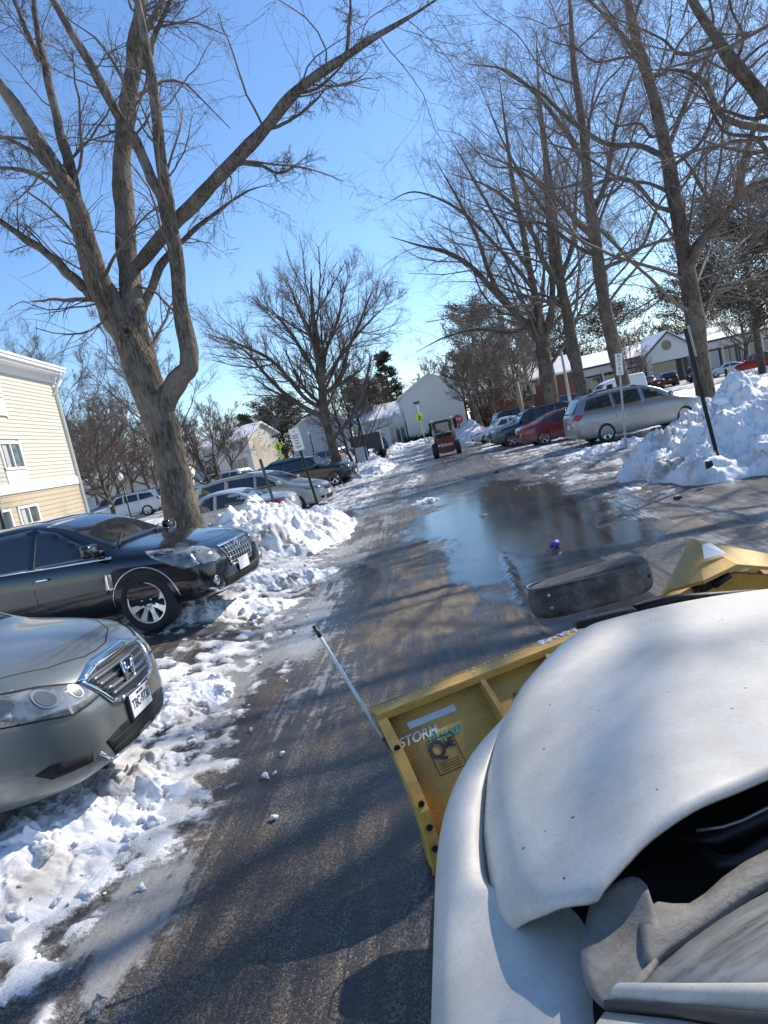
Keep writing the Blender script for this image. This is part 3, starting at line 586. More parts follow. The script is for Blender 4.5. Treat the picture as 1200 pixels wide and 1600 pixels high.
def zroad(X, Y):
    s = f_snow(X, Y); sh = ss(.42, .75, s); f1, f2, ra, rb, rc, ox, oy = worley(X*5, Y*5, 7)
    lum = .7+.55*fbm(X*2.4, Y*2.4, 4, 111)+.35*ra*ss(.02, .25, f2-f1)
    z = sh*.034*lum*(1+.5*ss(-2.4, -3.2, X))
    z = z+.006*fbm(X*9, Y*3, 4, 121)*(1-f_puddle(X, Y))*(.4+f_sand(X, Y)*1.5)
    z = z-.004*f_puddle(X, Y)
    z = z-.25*ss(9.2, 10.2, X)-.25*ss(-8.4, -9.4, X)-.2*ss(58, 60, Y)*0
    # ploughed ridges of slush running with the lane
    for xc, wd, h in ((.62, .045, .022), (-.28, .03, .012), (-.75, .05, .01)):
        wob = .06*fbm(Y*.6, Y*0+xc, 3, 131); z = z+h*np.exp(-((X-xc-wob-.02*(Y-6))/wd)**2)*ss(3.6, 5, Y)*(1-ss(8.6, 10.5, Y))*np.clip(.6+1.8*fbm(X*14, Y*9, 3, 133), 0, 2)
    return z+.004+zrise(X, Y)
t = NT('wet_road'); n = t.noise(2.5, 6, .6); nf = t.noise(34, 6, .75); nm = t.noise(9, 6, .7)
g1 = t.vor(240, 'F1'); g2 = t.vor(75, 'F1'); grc = t.vor(240, 'F1', out='Color')
sx = t.N('SeparateColor'); t.L(grc, sx.inputs[0])
vst = t.mapv((2.6, .13, 1), (0, 0, .05)); nst = t.noise(1.7, 6, .62, vst); nst2 = t.noise(7, 5, .6, vst)
dens = t.math('ADD', t.math('MULTIPLY', nst, .75), t.math('MULTIPLY', nst2, .45)); dens = t.sstep(dens, .50, .70)
gc2 = t.N('SeparateColor'); t.L(t.vor(165, 'F1', out='Color'), gc2.inputs[0]); gc3 = t.N('SeparateColor'); t.L(t.vor(80, 'F1', out='Color'), gc3.inputs[0])
asph = t.mix(nf, (.011,.0115,.013), (.034,.033,.032))
gA = t.math('MULTIPLY', t.sstep(gc2.outputs[0], .62, .98), t.math('ADD', .26, t.math('MULTIPLY', dens, .55))); gB = t.math('MULTIPLY', t.math('GREATER_THAN', gc3.outputs[1], .88), t.math('MULTIPLY', dens, .6))
gC = t.math('MULTIPLY', t.sstep(sx.outputs[0], .6, .95), t.math('ADD', .16, t.math('MULTIPLY', dens, .36)))
gcol = t.mix(t.sstep(t.noise(1.1, 4), .40, .58), (.38,.37,.355), (.34,.265,.19)); asph = t.mix(t.math('MULTIPLY', dens, .35), asph, (.070,.057,.044))
A_w = t.attr('wet'); dry = t.math('SUBTRACT', 1.0, t.sstep(A_w, .15, .55)); asph = t.mix(t.math('MULTIPLY', t.math('MULTIPLY', t.math('MAXIMUM', t.math('MAXIMUM', gA, gC), gB), .85, clamp=True), dry), asph, gcol)
A_s, A_w, A_d, A_i = t.attr('snow'), A_w, t.attr('sand'), t.attr('ice')
fd = t.sstep(t.math('ADD', A_d, t.math('MULTIPLY', t.math('SUBTRACT', nf, .5), 1.3)), .35, .75)
c = t.mix(t.math('MULTIPLY', fd, .75), asph, t.mix(nm, (.13,.10,.07), (.30,.25,.185)))
fi = t.sstep(t.math('ADD', A_i, t.math('ADD', t.math('MULTIPLY', t.math('SUBTRACT', nm, .5), 1.7), t.math('MULTIPLY', t.math('SUBTRACT', nst2, .5), 1.4))), .42, .85)
c = t.mix(t.math('MULTIPLY', fi, .8), c, t.mix(nf, (.27,.265,.25), (.5,.5,.49)))
# frosty grit
gr = t.math('MULTIPLY', t.math('LESS_THAN', g2, .14), t.math('SUBTRACT', 1.0, A_w)); gr = t.math('MULTIPLY', gr, t.sstep(n, .42, .62)); c = t.mix(t.math('MULTIPLY', gr, .55), c, (.55,.55,.54))
fs = t.math('ADD', A_s, t.math('ADD', t.math('MULTIPLY', t.math('SUBTRACT', nm, .5), .45), t.math('MULTIPLY', t.math('SUBTRACT', nf, .5), .45))); fsn = t.sstep(fs, .42, .60)
dirty = t.sstep(n, .35, .7)
sxp = t.N('SeparateXYZ'); t.L(t.co.outputs['Object'], sxp.inputs[0]); sd_ = t.math('ABSOLUTE', t.math('SUBTRACT', t.math('ADD', sxp.outputs['X'], t.math('MULTIPLY', nm, .06)), 2.2)); c = t.mix(t.math('MULTIPLY', t.math('LESS_THAN', sd_, .022), .85), c, (.008,.008,.009))
c = t.mix(fsn, c, t.mix(t.math('MULTIPLY', dirty, t.math('SUBTRACT', 1.25, A_s)), (.80,.81,.83), (.38,.36,.335)))
t.base(c)
wet = t.sstep(t.math('ADD', A_w, t.math('ADD', t.math('MULTIPLY', t.math('SUBTRACT', n, .5), .7), t.math('MULTIPLY', t.math('SUBTRACT', nf, .5), .3))), .20, .80)
ro = t.mixf(wet, t.mixf(dens, .28, .55), .12); ro = t.mixf(t.math('MULTIPLY', fi, .7), ro, .22); ro = t.mixf(fd, ro, .8); ro = t.mixf(fsn, ro, .75); t.set(rough=ro, spec=.5)
gA = t.math('MULTIPLY', gA, dry); gB = t.math('MULTIPLY', gB, dry); gC = t.math('MULTIPLY', gC, dry); hh = t.math('ADD', t.math('MULTIPLY', gA, 1.1), t.math('ADD', t.math('MULTIPLY', nf, .35), t.math('ADD', t.math('MULTIPLY', gB, 1.6), t.math('MULTIPLY', gC, .6)))); hh = t.math('ADD', hh, t.math('MULTIPLY', fsn, 1.2))
t.bump(hh, t.mixf(wet, .95, .03), .012); M_ROAD = t.m
ys = [1.2]
while ys[-1] < 100: ys.append(ys[-1]+max(.022, ys[-1]*.0052))
ys = np.array([-6, -3, -1, 0, .6]+ys)
xs = np.unique(np.concatenate([np.arange(-5.2, 5.0, .026), np.arange(-9.6, -5.2, .07), np.arange(5.0, 10.4, .07)]))
gridsheet('road', xs, ys, zroad, M_ROAD, attrs=dict(snow=f_snow, wet=f_puddle, sand=f_sand, ice=f_ice))
gridsheet('cross_road', np.linspace(-40, 9.0, 200), np.linspace(60.5, 71.5, 60), lambda X, Y: .010+.03*ss(.1, .4, fbm(X*.6, Y*.9, 4, 3)), M_LOT)
# ------------------------------------------------------------------ vehicles
def lerpk(tab, x):
    xs_, ys_ = zip(*sorted(tab)); return float(np.interp(x, xs_, ys_))
def eval_mesh(o):
    dg = bpy.context.evaluated_depsgraph_get(); dg.update(); me = bpy.data.meshes.new_from_object(o.evaluated_get(dg)); return me
def body_shell(P, stations):
    rings = []
    for x in stations:
        top, belt, hw, zb = lerpk(P['top'], x), lerpk(P['belt'], x), lerpk(P['hw'], x), lerpk(P['bot'], x)
        top = max(top, belt+.01); h = top-belt; g = float(ss(.14, .42, np.array(h))); tb = P.get('tumble', .42)
        yr = hw*.95-tb*h
        A = [(0, zb), (hw*.72, zb), (hw*.93, zb+.03), (hw*.985, zb+.16), (hw, zb+.52*(belt-zb)), (hw*.985, belt-.10), (hw*.955, belt-.01)]
        Gh = [(hw*.93, belt+.03), (hw*.93*.35+yr*.65, belt+.62*h), (yr, top-.075), (yr*.88, top-.02), (yr*.5, top-.004), (0, top)]
        Hd = [(hw*.90, belt+.30*h), (hw*.80, belt+.62*h), (hw*.66, belt+.80*h), (hw*.45, belt+.92*h), (hw*.22, belt+.985*h), (0, top)]
        sec = A+[(a[0]*g+b[0]*(1-g), a[1]*g+b[1]*(1-g)) for a, b in zip(Gh, Hd)]
        rings.append((x, sec))
    n = len(rings[0][1]); V = []; F = []
    full = []
    for x, sec in rings:
        ring = [(x, y, z) for y, z in sec]+[(x, -y, z) for y, z in sec[-2:0:-1]]; full.append(ring)
    m = len(full[0])
    for r in full: V += r
    for i in range(len(full)-1):
        for k in range(m): F.append((i*m+k, i*m+(k+1) % m, (i+1)*m+(k+1) % m, (i+1)*m+k))
    for i, flip in ((0, True), (len(full)-1, False)):
        # cap with quads across
        for k in range(1, m//2):
            pass
        b = i*m; q = [(b+k, b+k+1, b+(m-k-1) % m, b+(m-k) % m) for k in range(0, m//2)]
        for a in q:
            a2 = tuple(dict.fromkeys(a))
            if len(a2) >= 3: F.append(a2 if flip else a2[::-1])
    me = bpy.data.meshes.new('body'); me.from_pydata(V, [], F); me.update()
    bm = bmesh.new(); bm.from_mesh(me); bmesh.ops.recalc_face_normals(bm, faces=bm.faces); bm.to_mesh(me); bm.free(); return me
def make_body(P, mats, root, sub=2):
    me = body_shell(P, P['st']); o = link('body', me, mats, root)
    m = o.modifiers.new('s', 'SUBSURF'); m.levels = sub; m.render_levels = sub
    solid = eval_mesh(o); bm = bmesh.new(); bm.from_mesh(solid); bvh = BVHTree.FromBMesh(bm); bm.free()
    cut = MB()
    for x in P['axles']:
        for s in (-1, 1):
            hw = lerpk(P['hw'], x); r = P['wr']+.055; n = 28
            vs = [Vector((x+math.cos(2*math.pi*k/n)*r, s*(hw+.15), P['wr']+math.sin(2*math.pi*k/n)*r)) for k in range(n)]+[Vector((x+math.cos(2*math.pi*k/n)*r, s*(hw-.30), P['wr']+math.sin(2*math.pi*k/n)*r)) for k in range(n)]
            fs = [tuple(range(n)), tuple(range(n, 2*n))[::-1]]+[(k, n+k, n+(k+1) % n, (k+1) % n) for k in range(n)]
            if s > 0: fs = [f[::-1] for f in fs]
            cut.add(vs, fs, 1)
    cm = cut.mesh('cut'); c = link('cut', cm, mats); bmx = bmesh.new(); bmx.from_mesh(cm); bmesh.ops.recalc_face_normals(bmx, faces=bmx.faces); bmx.to_mesh(cm); bmx.free()
    b = o.modifiers.new('b', 'BOOLEAN'); b.operation = 'DIFFERENCE'; b.object = c; b.solver = 'EXACT'
    fin = eval_mesh(o); o.modifiers.clear(); o.data = fin; bpy.data.objects.remove(c)
    # hide nothing: smooth faces, keep wheel wells flat
    for p in fin.polygons: p.use_smooth = (p.material_index == 0)
    return o, bvh
def decal(name, bvh, polys, axis, mats, parent, off=.004, side=1, grid=.07, thick=.012, smooth=True, mis=None, fallback=None):
    """conforming panels: 2D polys projected on the body. axis 'y': poly=(x,z) from side; 'x': poly=(y,z) from front(side=1)/rear(-1); 'z': poly=(x,y) from above"""
    bm = bmesh.new()
    for pi_, poly in enumerate(polys):
        if axis == 'y': vs = [bm.verts.new((p[0], 0, p[1])) for p in poly]
        elif axis == 'x': vs = [bm.verts.new((0, p[0], p[1])) for p in poly]
        else: vs = [bm.verts.new((p[0], p[1], 0)) for p in poly]
        f = bm.faces.new(vs); f.material_index = (mis[pi_] if mis else 0)
    if grid:
        for ax in range(3):
            cs = [v.co[ax] for v in bm.verts]
            if max(cs)-min(cs) < 1e-6: continue
            nrm_ = Vector([1 if i == ax else 0 for i in range(3)]); k = math.floor(min(cs)/grid)+1
            while k*grid < max(cs):
                bmesh.ops.bisect_plane(bm, geom=bm.verts[:]+bm.edges[:]+bm.faces[:], plane_co=nrm_*(k*grid), plane_no=nrm_, dist=1e-5); k += 1
    bmesh.ops.triangulate(bm, faces=[f for f in bm.faces if len(f.verts) > 4])
    nn = {}
    bm.verts.ensure_lookup_table()
    for v in bm.verts:
        if axis == 'y': o = Vector((v.co.x, side*3, v.co.z)); d = Vector((0, -side, 0))
        elif axis == 'x': o = Vector((side*6, v.co.y, v.co.z)); d = Vector((-side, 0, 0))
        else: o = Vector((v.co.x, v.co.y, 5)); d = Vector((0, 0, -1))
        h = bvh.ray_cast(o, d)
        if h[0] is None:
            g0 = Vector((fallback if axis == 'x' and fallback else v.co.x, side*.8 if axis == 'y' else v.co.y, v.co.z)); h = bvh.find_nearest(g0)
        n = h[1]
        if n.dot(d) > 0: n = -n
        v.co = h[0]+n*off; nn[v] = n
    bmesh.ops.recalc_face_normals(bm, faces=bm.faces)
    if bm.faces and sum(f.normal.dot(nn[f.verts[0]]) for f in bm.faces) < 0: bmesh.ops.reverse_faces(bm, faces=bm.faces)
    be = [e for e in bm.edges if len(e.link_faces) == 1]
    if thick and be:
        r = bmesh.ops.extrude_edge_only(bm, edges=be); nv = [g for g in r['geom'] if isinstance(g, bmesh.types.BMVert)]
        for v in nv:
            src = min((x for x in nn), key=lambda q: (q.co-v.co).length_squared) if len(nn) < 4000 else None
            v.co = v.co-(nn[src] if src else Vector((0, 0, 1)))*thick
    me = bpy.data.meshes.new(name); bm.to_mesh(me); bm.free()
    return link(name, me, mats, parent, smooth)
def strip2d(pts, w, closed=False):
    """polyline to list of quads of width w"""
    out = []; n = len(pts); P = [Vector(p) for p in pts]; L = []
    for i in range(n):
        a = P[(i-1) % n] if (i > 0 or closed) else P[i]; b = P[(i+1) % n] if (i < n-1 or closed) else P[i]
        d = (b-a).normalized(); L.append(Vector((-d.y, d.x))*w/2)
    for i in range(n if closed else n-1):
        j = (i+1) % n; out.append([P[i]-L[i], P[j]-L[j], P[j]+L[j], P[i]+L[i]])
    return out
def wheel(parent, x, y, r, s, spokes=5, rimr=None, wide=.24, mrim=None, hi=False, style='spoke'):
    """s: +1 left side, -1 right side (outer face toward s*y)"""
    rimr = rimr or r*.66; root = empty('wheel', (x, y, r)); root.parent = parent
    n = 40 if hi else 24
    def lathe(prof, mi=0, mb=None, n=n):
        vs = []; 
        for a in range(n):
            t = 2*math.pi*a/n
            for rr, yy in prof: vs.append(Vector((rr*math.cos(t), s*yy, rr*math.sin(t))))
        m = len(prof); fs = [(a*m+k, a*m+k+1, ((a+1) % n)*m+k+1, ((a+1) % n)*m+k) for a in range(n) for k in range(m-1)]
        if s < 0: fs = [f[::-1] for f in fs]
        mb.add(vs, fs, mi)
    w = wide/2; mb = MB()
    lathe([(rimr*.97, -w), (r*.93, -w*1.0), (r*.985, -w*.8), (r, -w*.4), (r, w*.4), (r*.985, w*.82), (r*.93, w*1.04), ((r+rimr)/2, w*1.1), (rimr*1.02, w*.98), (rimr*.97, w*.8), (rimr*.97, -w)], 0, mb)
    mb.build('tyre', [M_RUB], root, True)
    mb = MB()
    lathe([(rimr*1.02, w*.86), (rimr*1.0, w*.97), (rimr*.95, w*.95), (rimr*.92, w*.8), (rimr*.9, w*.2), (rimr*.88, -w*.2)], 0, mb)
    lathe([(rimr*.88, -w*.15), (.001, -w*.15)], 1, mb, 20)
    for k in range(spokes):
        a = 2*math.pi*k/spokes+.3; M = Matrix.Rotation(-a, 4, 'Y')
        if style == 'hub':
            continue
        wd0, wd1 = (rimr*.13, rimr*(.17 if spokes > 5 else .26))
        q = []
        for rr, wd, yy in ((rimr*.14, wd0, w*.55), (rimr*.55, wd0*.85, w*.74), (rimr*.94, wd1, w*.86)):
            q += [Vector((rr, s*yy, -wd)), Vector((rr, s*yy, wd)), Vector((rr, s*(yy-.03), wd*1.1)), Vector((rr, s*(yy-.03), -wd*1.1))]
        q = [M @ v for v in q]; fs = [(b+0, b+4, b+5, b+1) for b in (0, 4)]+[(b+1, b+5, b+6, b+2) for b in (0, 4)]+[(b+3, b+7, b+4, b+0) for b in (0, 4)]+[(8, 11, 10, 9)]
        if s < 0: fs = [f[::-1] for f in fs]
        mb.add(q, fs)
    lathe([(rimr*.24, w*.45), (rimr*.23, w*.66), (rimr*.16, w*.70), (.002, w*.71)], 0, mb, 20)
    if hi:
        for k in range(6):
            a = 2*math.pi*(k+.5)/6; c = Vector((rimr*.28*math.cos(a), s*w*.62, rimr*.28*math.sin(a))); mb.tube([c, c+Vector((0, s*.03, 0))], rimr*.045, 8)
    mb.build('rim', [mrim or M_ALLOY, M_BLACK], root, False)
    return root
def basic_car(name, P, mp, label, cat, loc, ang, group=None, hi=False, sub=2):
    root = empty(name, (loc[0], loc[1], loc[2] if len(loc) > 2 else 0), ang, label, cat, group)
    body, bvh = make_body(P, [mp, M_BLACK], root, sub)
    P['bvh'] = bvh
    for x in P['axles']:
        hw = lerpk(P['hw'], x)
        for s in (1, -1): wheel(root, x, s*(hw-.125), P['wr'], s, P.get('spokes', 5), hi=hi, mrim=P.get('mrim'), rimr=P.get('rimr'))
    G = P.get('glass', M_GLASS)
    for s in (1, -1):
        for w_ in P['side']: decal('side_window', bvh, [w_], 'y', G, root, .004, s, grid=.12)
        if P.get('trim'): decal('window_trim', bvh, strip2d(P['trim'], .022), 'y', M_CHROME, root, .012, s, grid=.15)
        sm = []
        for l in P.get('seams', []): sm += strip2d(l, .008)
        if sm: decal('door_seam', bvh, sm, 'y', M_DARK, root, .0012, s, grid=.15, thick=0)
        for h in P.get('handles', []):
            hh = bvh.ray_cast(Vector((h[0], s*3, h[1])), Vector((0, -s, 0)))[0]
            if hh: MB().box(hh+Vector((0, s*.02, 0)), (.17, .035, .03), bev=.01).build('door_handle', P.get('mhandle', mp), root, True)
        if P.get('cladding'): decal('cladding', bvh, P['cladding'], 'y', M_BLACK, root, .006, s, grid=.12)
        # arch lips
        if P.get('archmat'):
            for x in P['axles']:
                pts = []
                for a in np.linspace(.02, math.pi-.02, 26):
                    px_, pz_ = x+math.cos(a)*(P['wr']+.072), P['wr']+math.sin(a)*(P['wr']+.072); hh = bvh.ray_cast(Vector((px_, s*3, pz_)), Vector((0, -s, 0)))[0]
                    if hh: pts.append(hh+Vector((0, s*.002, 0)))
                MB().tube(pts, .0095, 6).build('arch_trim', P['archmat'], root, True)
        if P.get('nomirror'): continue
        mx, mz = P['mirror']; hh = bvh.ray_cast(Vector((mx, s*3, mz)), Vector((0, -s, 0)))[0] or Vector((mx, s*.8, mz))
        mm = MB(); mm.box(hh+Vector((-.02, s*.17, .05)), (.13, .23, .16), bev=.045); mm.box(hh+Vector((.02, s*.04, .0)), (.08, .1, .05), bev=.01); mm.build('wing_mirror', P.get('mmirror', mp), root, True)
        for n_, key, mt in (('headlight', 'head', P.get('mhead')), ('tail_light', 'tail', None)):
            pass
    if 'wind' in P: decal('windshield', bvh, [[(x, y) for x, y in P['wind']]], 'z', G, root, .004, grid=.1)
    if 'rear' in P: decal('rear_window', bvh, [P['rear']], P.get('rearaxis', 'x'), G, root, .004, -1, grid=.1)
    for s in (1, -1):
        if 'head' in P: decal('headlight', bvh, [[(s*a, b) for a, b in P['head']]], 'x', M_LAMP, root, .006, 1, grid=.06, fallback=P['L']/2-.2)
        if 'headside' in P: decal('headlight', bvh, [P['headside']], 'y', M_LAMP, root, .006, s, grid=.06)
        if 'tail' in P: decal('tail_light', bvh, [[(s*a, b) for a, b in P['tail']]], 'x', M_TAIL, root, .006, -1, grid=.06, fallback=-P['L']/2+.2)
        if 'tailside' in P: decal('tail_light', bvh, [P['tailside']], 'y', M_TAIL, root, .006, s, grid=.06)
    if 'grille' in P: decal('grille', bvh, [P['grille']], 'x', M_BLACK, root, .006, 1, grid=.06)
    if 'intake' in P: decal('air_intake', bvh, P['intake'], 'x', M_DARK, root, .004, 1, grid=.06)
    pz = P.get('platez', .5)
    for e, sgn in (('front', 1), ('rear', -1)):
        if not P.get('plate'+e, True): continue
        z = P.get('plate'+e+'z', pz); h = bvh.ray_cast(Vector((sgn*6, 0, z)), Vector((-sgn, 0, 0)))[0]
        if h: MB().box(h+Vector((sgn*.012, 0, 0)), (.012, .305, .155), bev=.003).build('license_plate', M_WHITE, root)
    if P.get('rack'):
        x0, x1 = P['rack']
        for s in (1, -1):
            pts = []
            for x in np.linspace(x0, x1, 7):
                top = lerpk(P['top'], x); h = bvh.ray_cast(Vector((x, s*(lerpk(P['hw'], x)*.95-P.get('tumble', .42)*(top-lerpk(P['belt'], x)))*.93, 5)), Vector((0, 0, -1)))[0]
                if h: pts.append(h+Vector((0, 0, .045 if x not in (x0, x1) else .0)))
            if len(pts) > 2: MB().tube(pts, .016, 6).build('roof_rail', M_BLACK, root, True)
    return root, bvh
def lampmat():
    t = NT('lamp_lens'); v = t.noise(5, 3); t.base(t.mix(t.sstep(v, .35, .65), (.38,.39,.39), (.13,.14,.14))); t.set(rough=.08, metal=.35, coat=1, coatr=.03); return t.m
M_LAMP = lampmat()
def tailmat():
    t = NT('tail_lens'); v = t.noise(6, 2); t.base(t.mix(v, (.55,.01,.012), (.20,.004,.006))); t.set(rough=.12, coat=1, coatr=.03); return t.m
M_TAIL = tailmat()
# profiles (x forward, metres)
def stations(L, cow, wt, rb, rt, extra=()):
    h = L/2
    return sorted(set([-h, -h+.05, -h+.16, -h+.38, rb, (rb+rt)/2, rt, (rt+wt)/2, wt, (wt+cow)/2, cow, cow+.12, h-.9, h-.6, h-.36, h-.18, h-.07, h]+list(extra)))
def sedan(L=4.55, W=1.78, H=1.46, wr=.315, **k):
    h = L/2; P = dict(L=L, wr=wr, axles=(h-.86, -h+.98), top=[(-h, .86), (-h+.1, 1.0), (-h+.5, 1.05), (-h+.72, 1.07), (-h+1.5, H-.07), (-.35, H), (.3, H-.03), (h-1.32, .99), (h-.7, .89), (h-.2, .76), (h-.05, .68), (h, .60)],
        belt=[(-h, .80), (-h+.2, .92), (-h+.7, .95), (0, .90), (h-1.3, .87), (h-.6, .78), (h-.15, .68), (h, .55)],
        hw=[(-h, W*.36), (-h+.08, W*.43), (-h+.3, W*.47), (-h+.8, W/2), (h-1.1, W/2), (h-.5, W*.475), (h-.2, W*.43), (h-.06, W*.36), (h, W*.26)], bot=[(-h, .38), (-h+.3, .24), (-h+.9, .19), (h-.8, .19), (h-.15, .21), (h, .3)],
        st=stations(L, h-1.32, .3, -h+.72, -h+1.5), side=[[(.62, .93), (.20, 1.30), (-.12, 1.35), (-.12, .95)], [(-.2, .95), (-.2, 1.355), (-.75, 1.33), (-1.2, 1.13), (-1.22, .98)]],
        wind=[(h-1.36, .60), (h-1.34, 0), (h-1.36, -.60), (.42, -.52), (.46, 0), (.42, .52)], rear=[(-h+.78, .52), (-h+.72, 0), (-h+.78, -.52), (-h+1.36, -.46), (-h+1.40, 0), (-h+1.36, .46)], rearaxis='z',
        seams=[[(-.15, .96), (-.14, .30)], [(-1.15, .93), (-1.0, .6), (-.98, .32)], [(.86, .9), (.92, .6), (.90, .28)]], handles=[(-.05, .80), (-1.0, .83)], mirror=(.72, .98),
        head=[(.38, .60), (.42, .70), (.78, .76), (.82, .66)], tail=[(.42, .80), (.46, .92), (.80, .92), (.82, .74)], headside=[(h-.20, .62), (h-.5, .76), (h-.42, .66)], tailside=[(-h+.10, .90), (-h+.36, .90), (-h+.16, .76)],
        grille=[(-.34, .56), (-.36, .66), (.36, .66), (.34, .56)], intake=[[(-.4, .28), (-.45, .40), (.45, .40), (.4, .28)]], platefrontz=.46, platerearz=.78); P.update(k); return P
def suv(L=4.9, W=1.98, H=1.78, wr=.39, **k):
    h = L/2; P = dict(L=L, wr=wr, axles=(h-.92, -h+1.0), top=[(-h, 1.0), (-h+.06, 1.2), (-h+.34, H-.12), (-h+.8, H-.02), (.1, H), (.45, H-.04), (h-1.5, 1.20), (h-1.3, 1.15), (h-.7, 1.09), (h-.2, 1.0), (h-.06, .9), (h, .75)],
        belt=[(-h, .98), (-h+.3, 1.14), (0, 1.10), (h-1.4, 1.06), (h-.6, .98), (h-.15, .88), (h, .72)],
        hw=[(-h, W*.40), (-h+.08, W*.455), (-h+.3, W*.485), (-h+.8, W/2), (h-1.0, W/2), (h-.4, W*.48), (h-.15, W*.44), (h-.04, W*.38), (h, W*.30)], bot=[(-h, .45), (-h+.3, .32), (-h+.9, .27), (h-.8, .27), (h-.15, .30), (h, .42)],
        st=stations(L, h-1.5, .45, -h+.34, -h+.8), side=[[(.72, 1.14), (.36, 1.58), (-.05, 1.64), (-.05, 1.16)], [(-.14, 1.16), (-.14, 1.64), (-1.05, 1.62), (-1.05, 1.18)], [(-1.14, 1.18), (-1.14, 1.62), (-h+.55, 1.56), (-h+.36, 1.22)]],
        wind=[(h-1.52, .70), (h-1.50, 0), (h-1.52, -.70), (.56, -.60), (.60, 0), (.56, .60)], rear=[(-.66, 1.18), (.66, 1.18), (.56, 1.56), (-.56, 1.56)],
        seams=[[(-.09, 1.14), (-.08, .40)], [(-1.1, 1.16), (-.98, .7), (-.94, .42)], [(.92, 1.06), (.98, .7), (.96, .38)]], handles=[(.03, 1.0), (-.98, 1.03)], mirror=(.78, 1.18), rack=(-h+.6, .25),
        head=[(.46, .76), (.50, .90), (.84, .94), (.86, .80)], tail=[(.66, .92), (.68, 1.2), (.86, 1.18), (.88, .92)], headside=[(h-.16, .80), (h-.52, .96), (h-.40, .82)], tailside=[(-h+.04, 1.16), (-h+.22, 1.16), (-h+.16, .94)],
        grille=[(-.44, .66), (-.46, .92), (.46, .92), (.44, .66)], intake=[[(-.5, .40), (-.55, .54), (.55, .54), (.5, .40)]], platefrontz=.52, platerearz=.86); P.update(k); return P
def minivan(L=5.1, W=1.97, H=1.76, wr=.335, **k):
    h = L/2; P = dict(L=L, wr=wr, axles=(h-.98, -h+1.08), top=[(-h, .95), (-h+.05, 1.15), (-h+.42, H-.13), (-h+.9, H-.03), (-.3, H), (.35, H-.05), (1.0, 1.40), (h-1.12, 1.16), (h-.9, 1.08), (h-.45, .98), (h-.15, .86), (h-.04, .76), (h, .66)],
        belt=[(-h, .93), (-h+.3, 1.08), (0, 1.03), (h-1.2, .99), (h-.6, .88), (h-.15, .74), (h, .6)],
        hw=[(-h, W*.40), (-h+.08, W*.45), (-h+.3, W*.485), (-h+.8, W/2), (h-1.1, W/2), (h-.5, W*.475), (h-.2, W*.42), (h-.06, W*.34), (h, W*.24)], bot=[(-h, .36), (-h+.3, .24), (-h+.9, .18), (h-.8, .18), (h-.15, .20), (h, .3)],
        st=stations(L, h-1.12, .35, -h+.42, -h+.9, (1.0,)), side=[[(1.12, 1.08), (.85, 1.26), (.45, 1.50), (.20, 1.56), (.20, 1.08)], [(.12, 1.08), (.12, 1.57), (-.95, 1.60), (-.95, 1.10)], [(-1.03, 1.10), (-1.03, 1.60), (-h+.62, 1.54), (-h+.38, 1.16)]],
        wind=[(h-1.16, .66), (h-1.12, 0), (h-1.16, -.66), (.50, -.60), (.56, 0), (.50, .60)], rear=[(-.64, 1.14), (.64, 1.14), (.55, 1.52), (-.55, 1.52)],
        seams=[[(.16, 1.06), (.18, .30)], [(-.99, 1.08), (-1.0, .32)], [(1.22, 1.0), (1.22, .6), (1.14, .28)], [(-1.0, .92), (-h+.3, .94)]], handles=[(.30, .93), (.0, .93)], mirror=(1.14, 1.12), rack=(-h+.7, .1),
        head=[(.40, .64), (.46, .78), (.80, .86), (.84, .74)], tail=[(.62, .95), (.64, 1.12), (.86, 1.10), (.88, .92)], headside=[(h-.22, .68), (h-.66, .88), (h-.5, .74)], tailside=[(-h+.05, 1.06), (-h+.42, 1.10), (-h+.18, .92)],
        grille=[(-.34, .60), (-.38, .74), (.38, .74), (.34, .60)], intake=[[(-.36, .28), (-.40, .42), (.40, .42), (.36, .28)], [(.5, .33), (.5, .42), (.72, .42), (.68, .33)], [(-.5, .33), (-.68, .33), (-.72, .42), (-.5, .42)]], platefrontz=.5, platerearz=.72); P.update(k); return P
M_NAVY = paint('navy_paint', (.002,.0035,.011), .1, .16, .13, (.30,.29,.28), .45)
M_SILVG = paint('grey_green_paint', (.20,.215,.205), .55, .30, .30, (.36,.35,.33), .45)
M_SILV = paint('silver_paint', (.27,.28,.29), .45, .26, .4, (.50,.49,.47), .6)
M_SILV2 = paint('pale_silver_paint', (.44,.46,.48), .3, .28, .35, (.5,.49,.47), .6)
M_GOLD = paint('champagne_paint', (.42,.41,.38), .3, .28, .35, (.5,.48,.45), .6)
M_BLK = paint('black_paint', (.004,.004,.006), .0, .25, .06, (.25,.24,.23), .5)
M_MAR = paint('maroon_paint', (.17,.010,.018), .25, .25, .35, (.36,.31,.29), .6)
M_DGR = paint('dark_grey_paint', (.035,.042,.055), .5, .25, .4, (.35,.34,.33), .7)
M_BLU = paint('blue_grey_paint', (.15,.23,.34), .3, .25, .4, (.45,.45,.45), .6)
M_SBL = paint('pale_blue_paint', (.36,.43,.52), .3, .25, .4, (.5,.5,.5), .6)
M_WHT = paint('white_paint', (.70,.71,.72), .0, .3, .3, (.5,.49,.47), .5)
M_TAN = paint('tan_paint', (.42,.36,.28), .3, .3, .3, (.45,.42,.38), .5)
M_GRILL = mat('dark_grille', (.03,.032,.034), .35, .5, .2)
FRONT = Matrix(((0,0,1,0),(1,0,0,0),(0,1,0,0),(0,0,0,1)))
REAR = Matrix(((0,0,-1,0),(-1,0,0,0),(0,1,0,0),(0,0,0,1)))
def place(lx, ly, wx, wy, ang):
    c, s = math.cos(ang), math.sin(ang); return (wx-(c*lx-s*ly), wy-(s*lx+c*ly), 0)
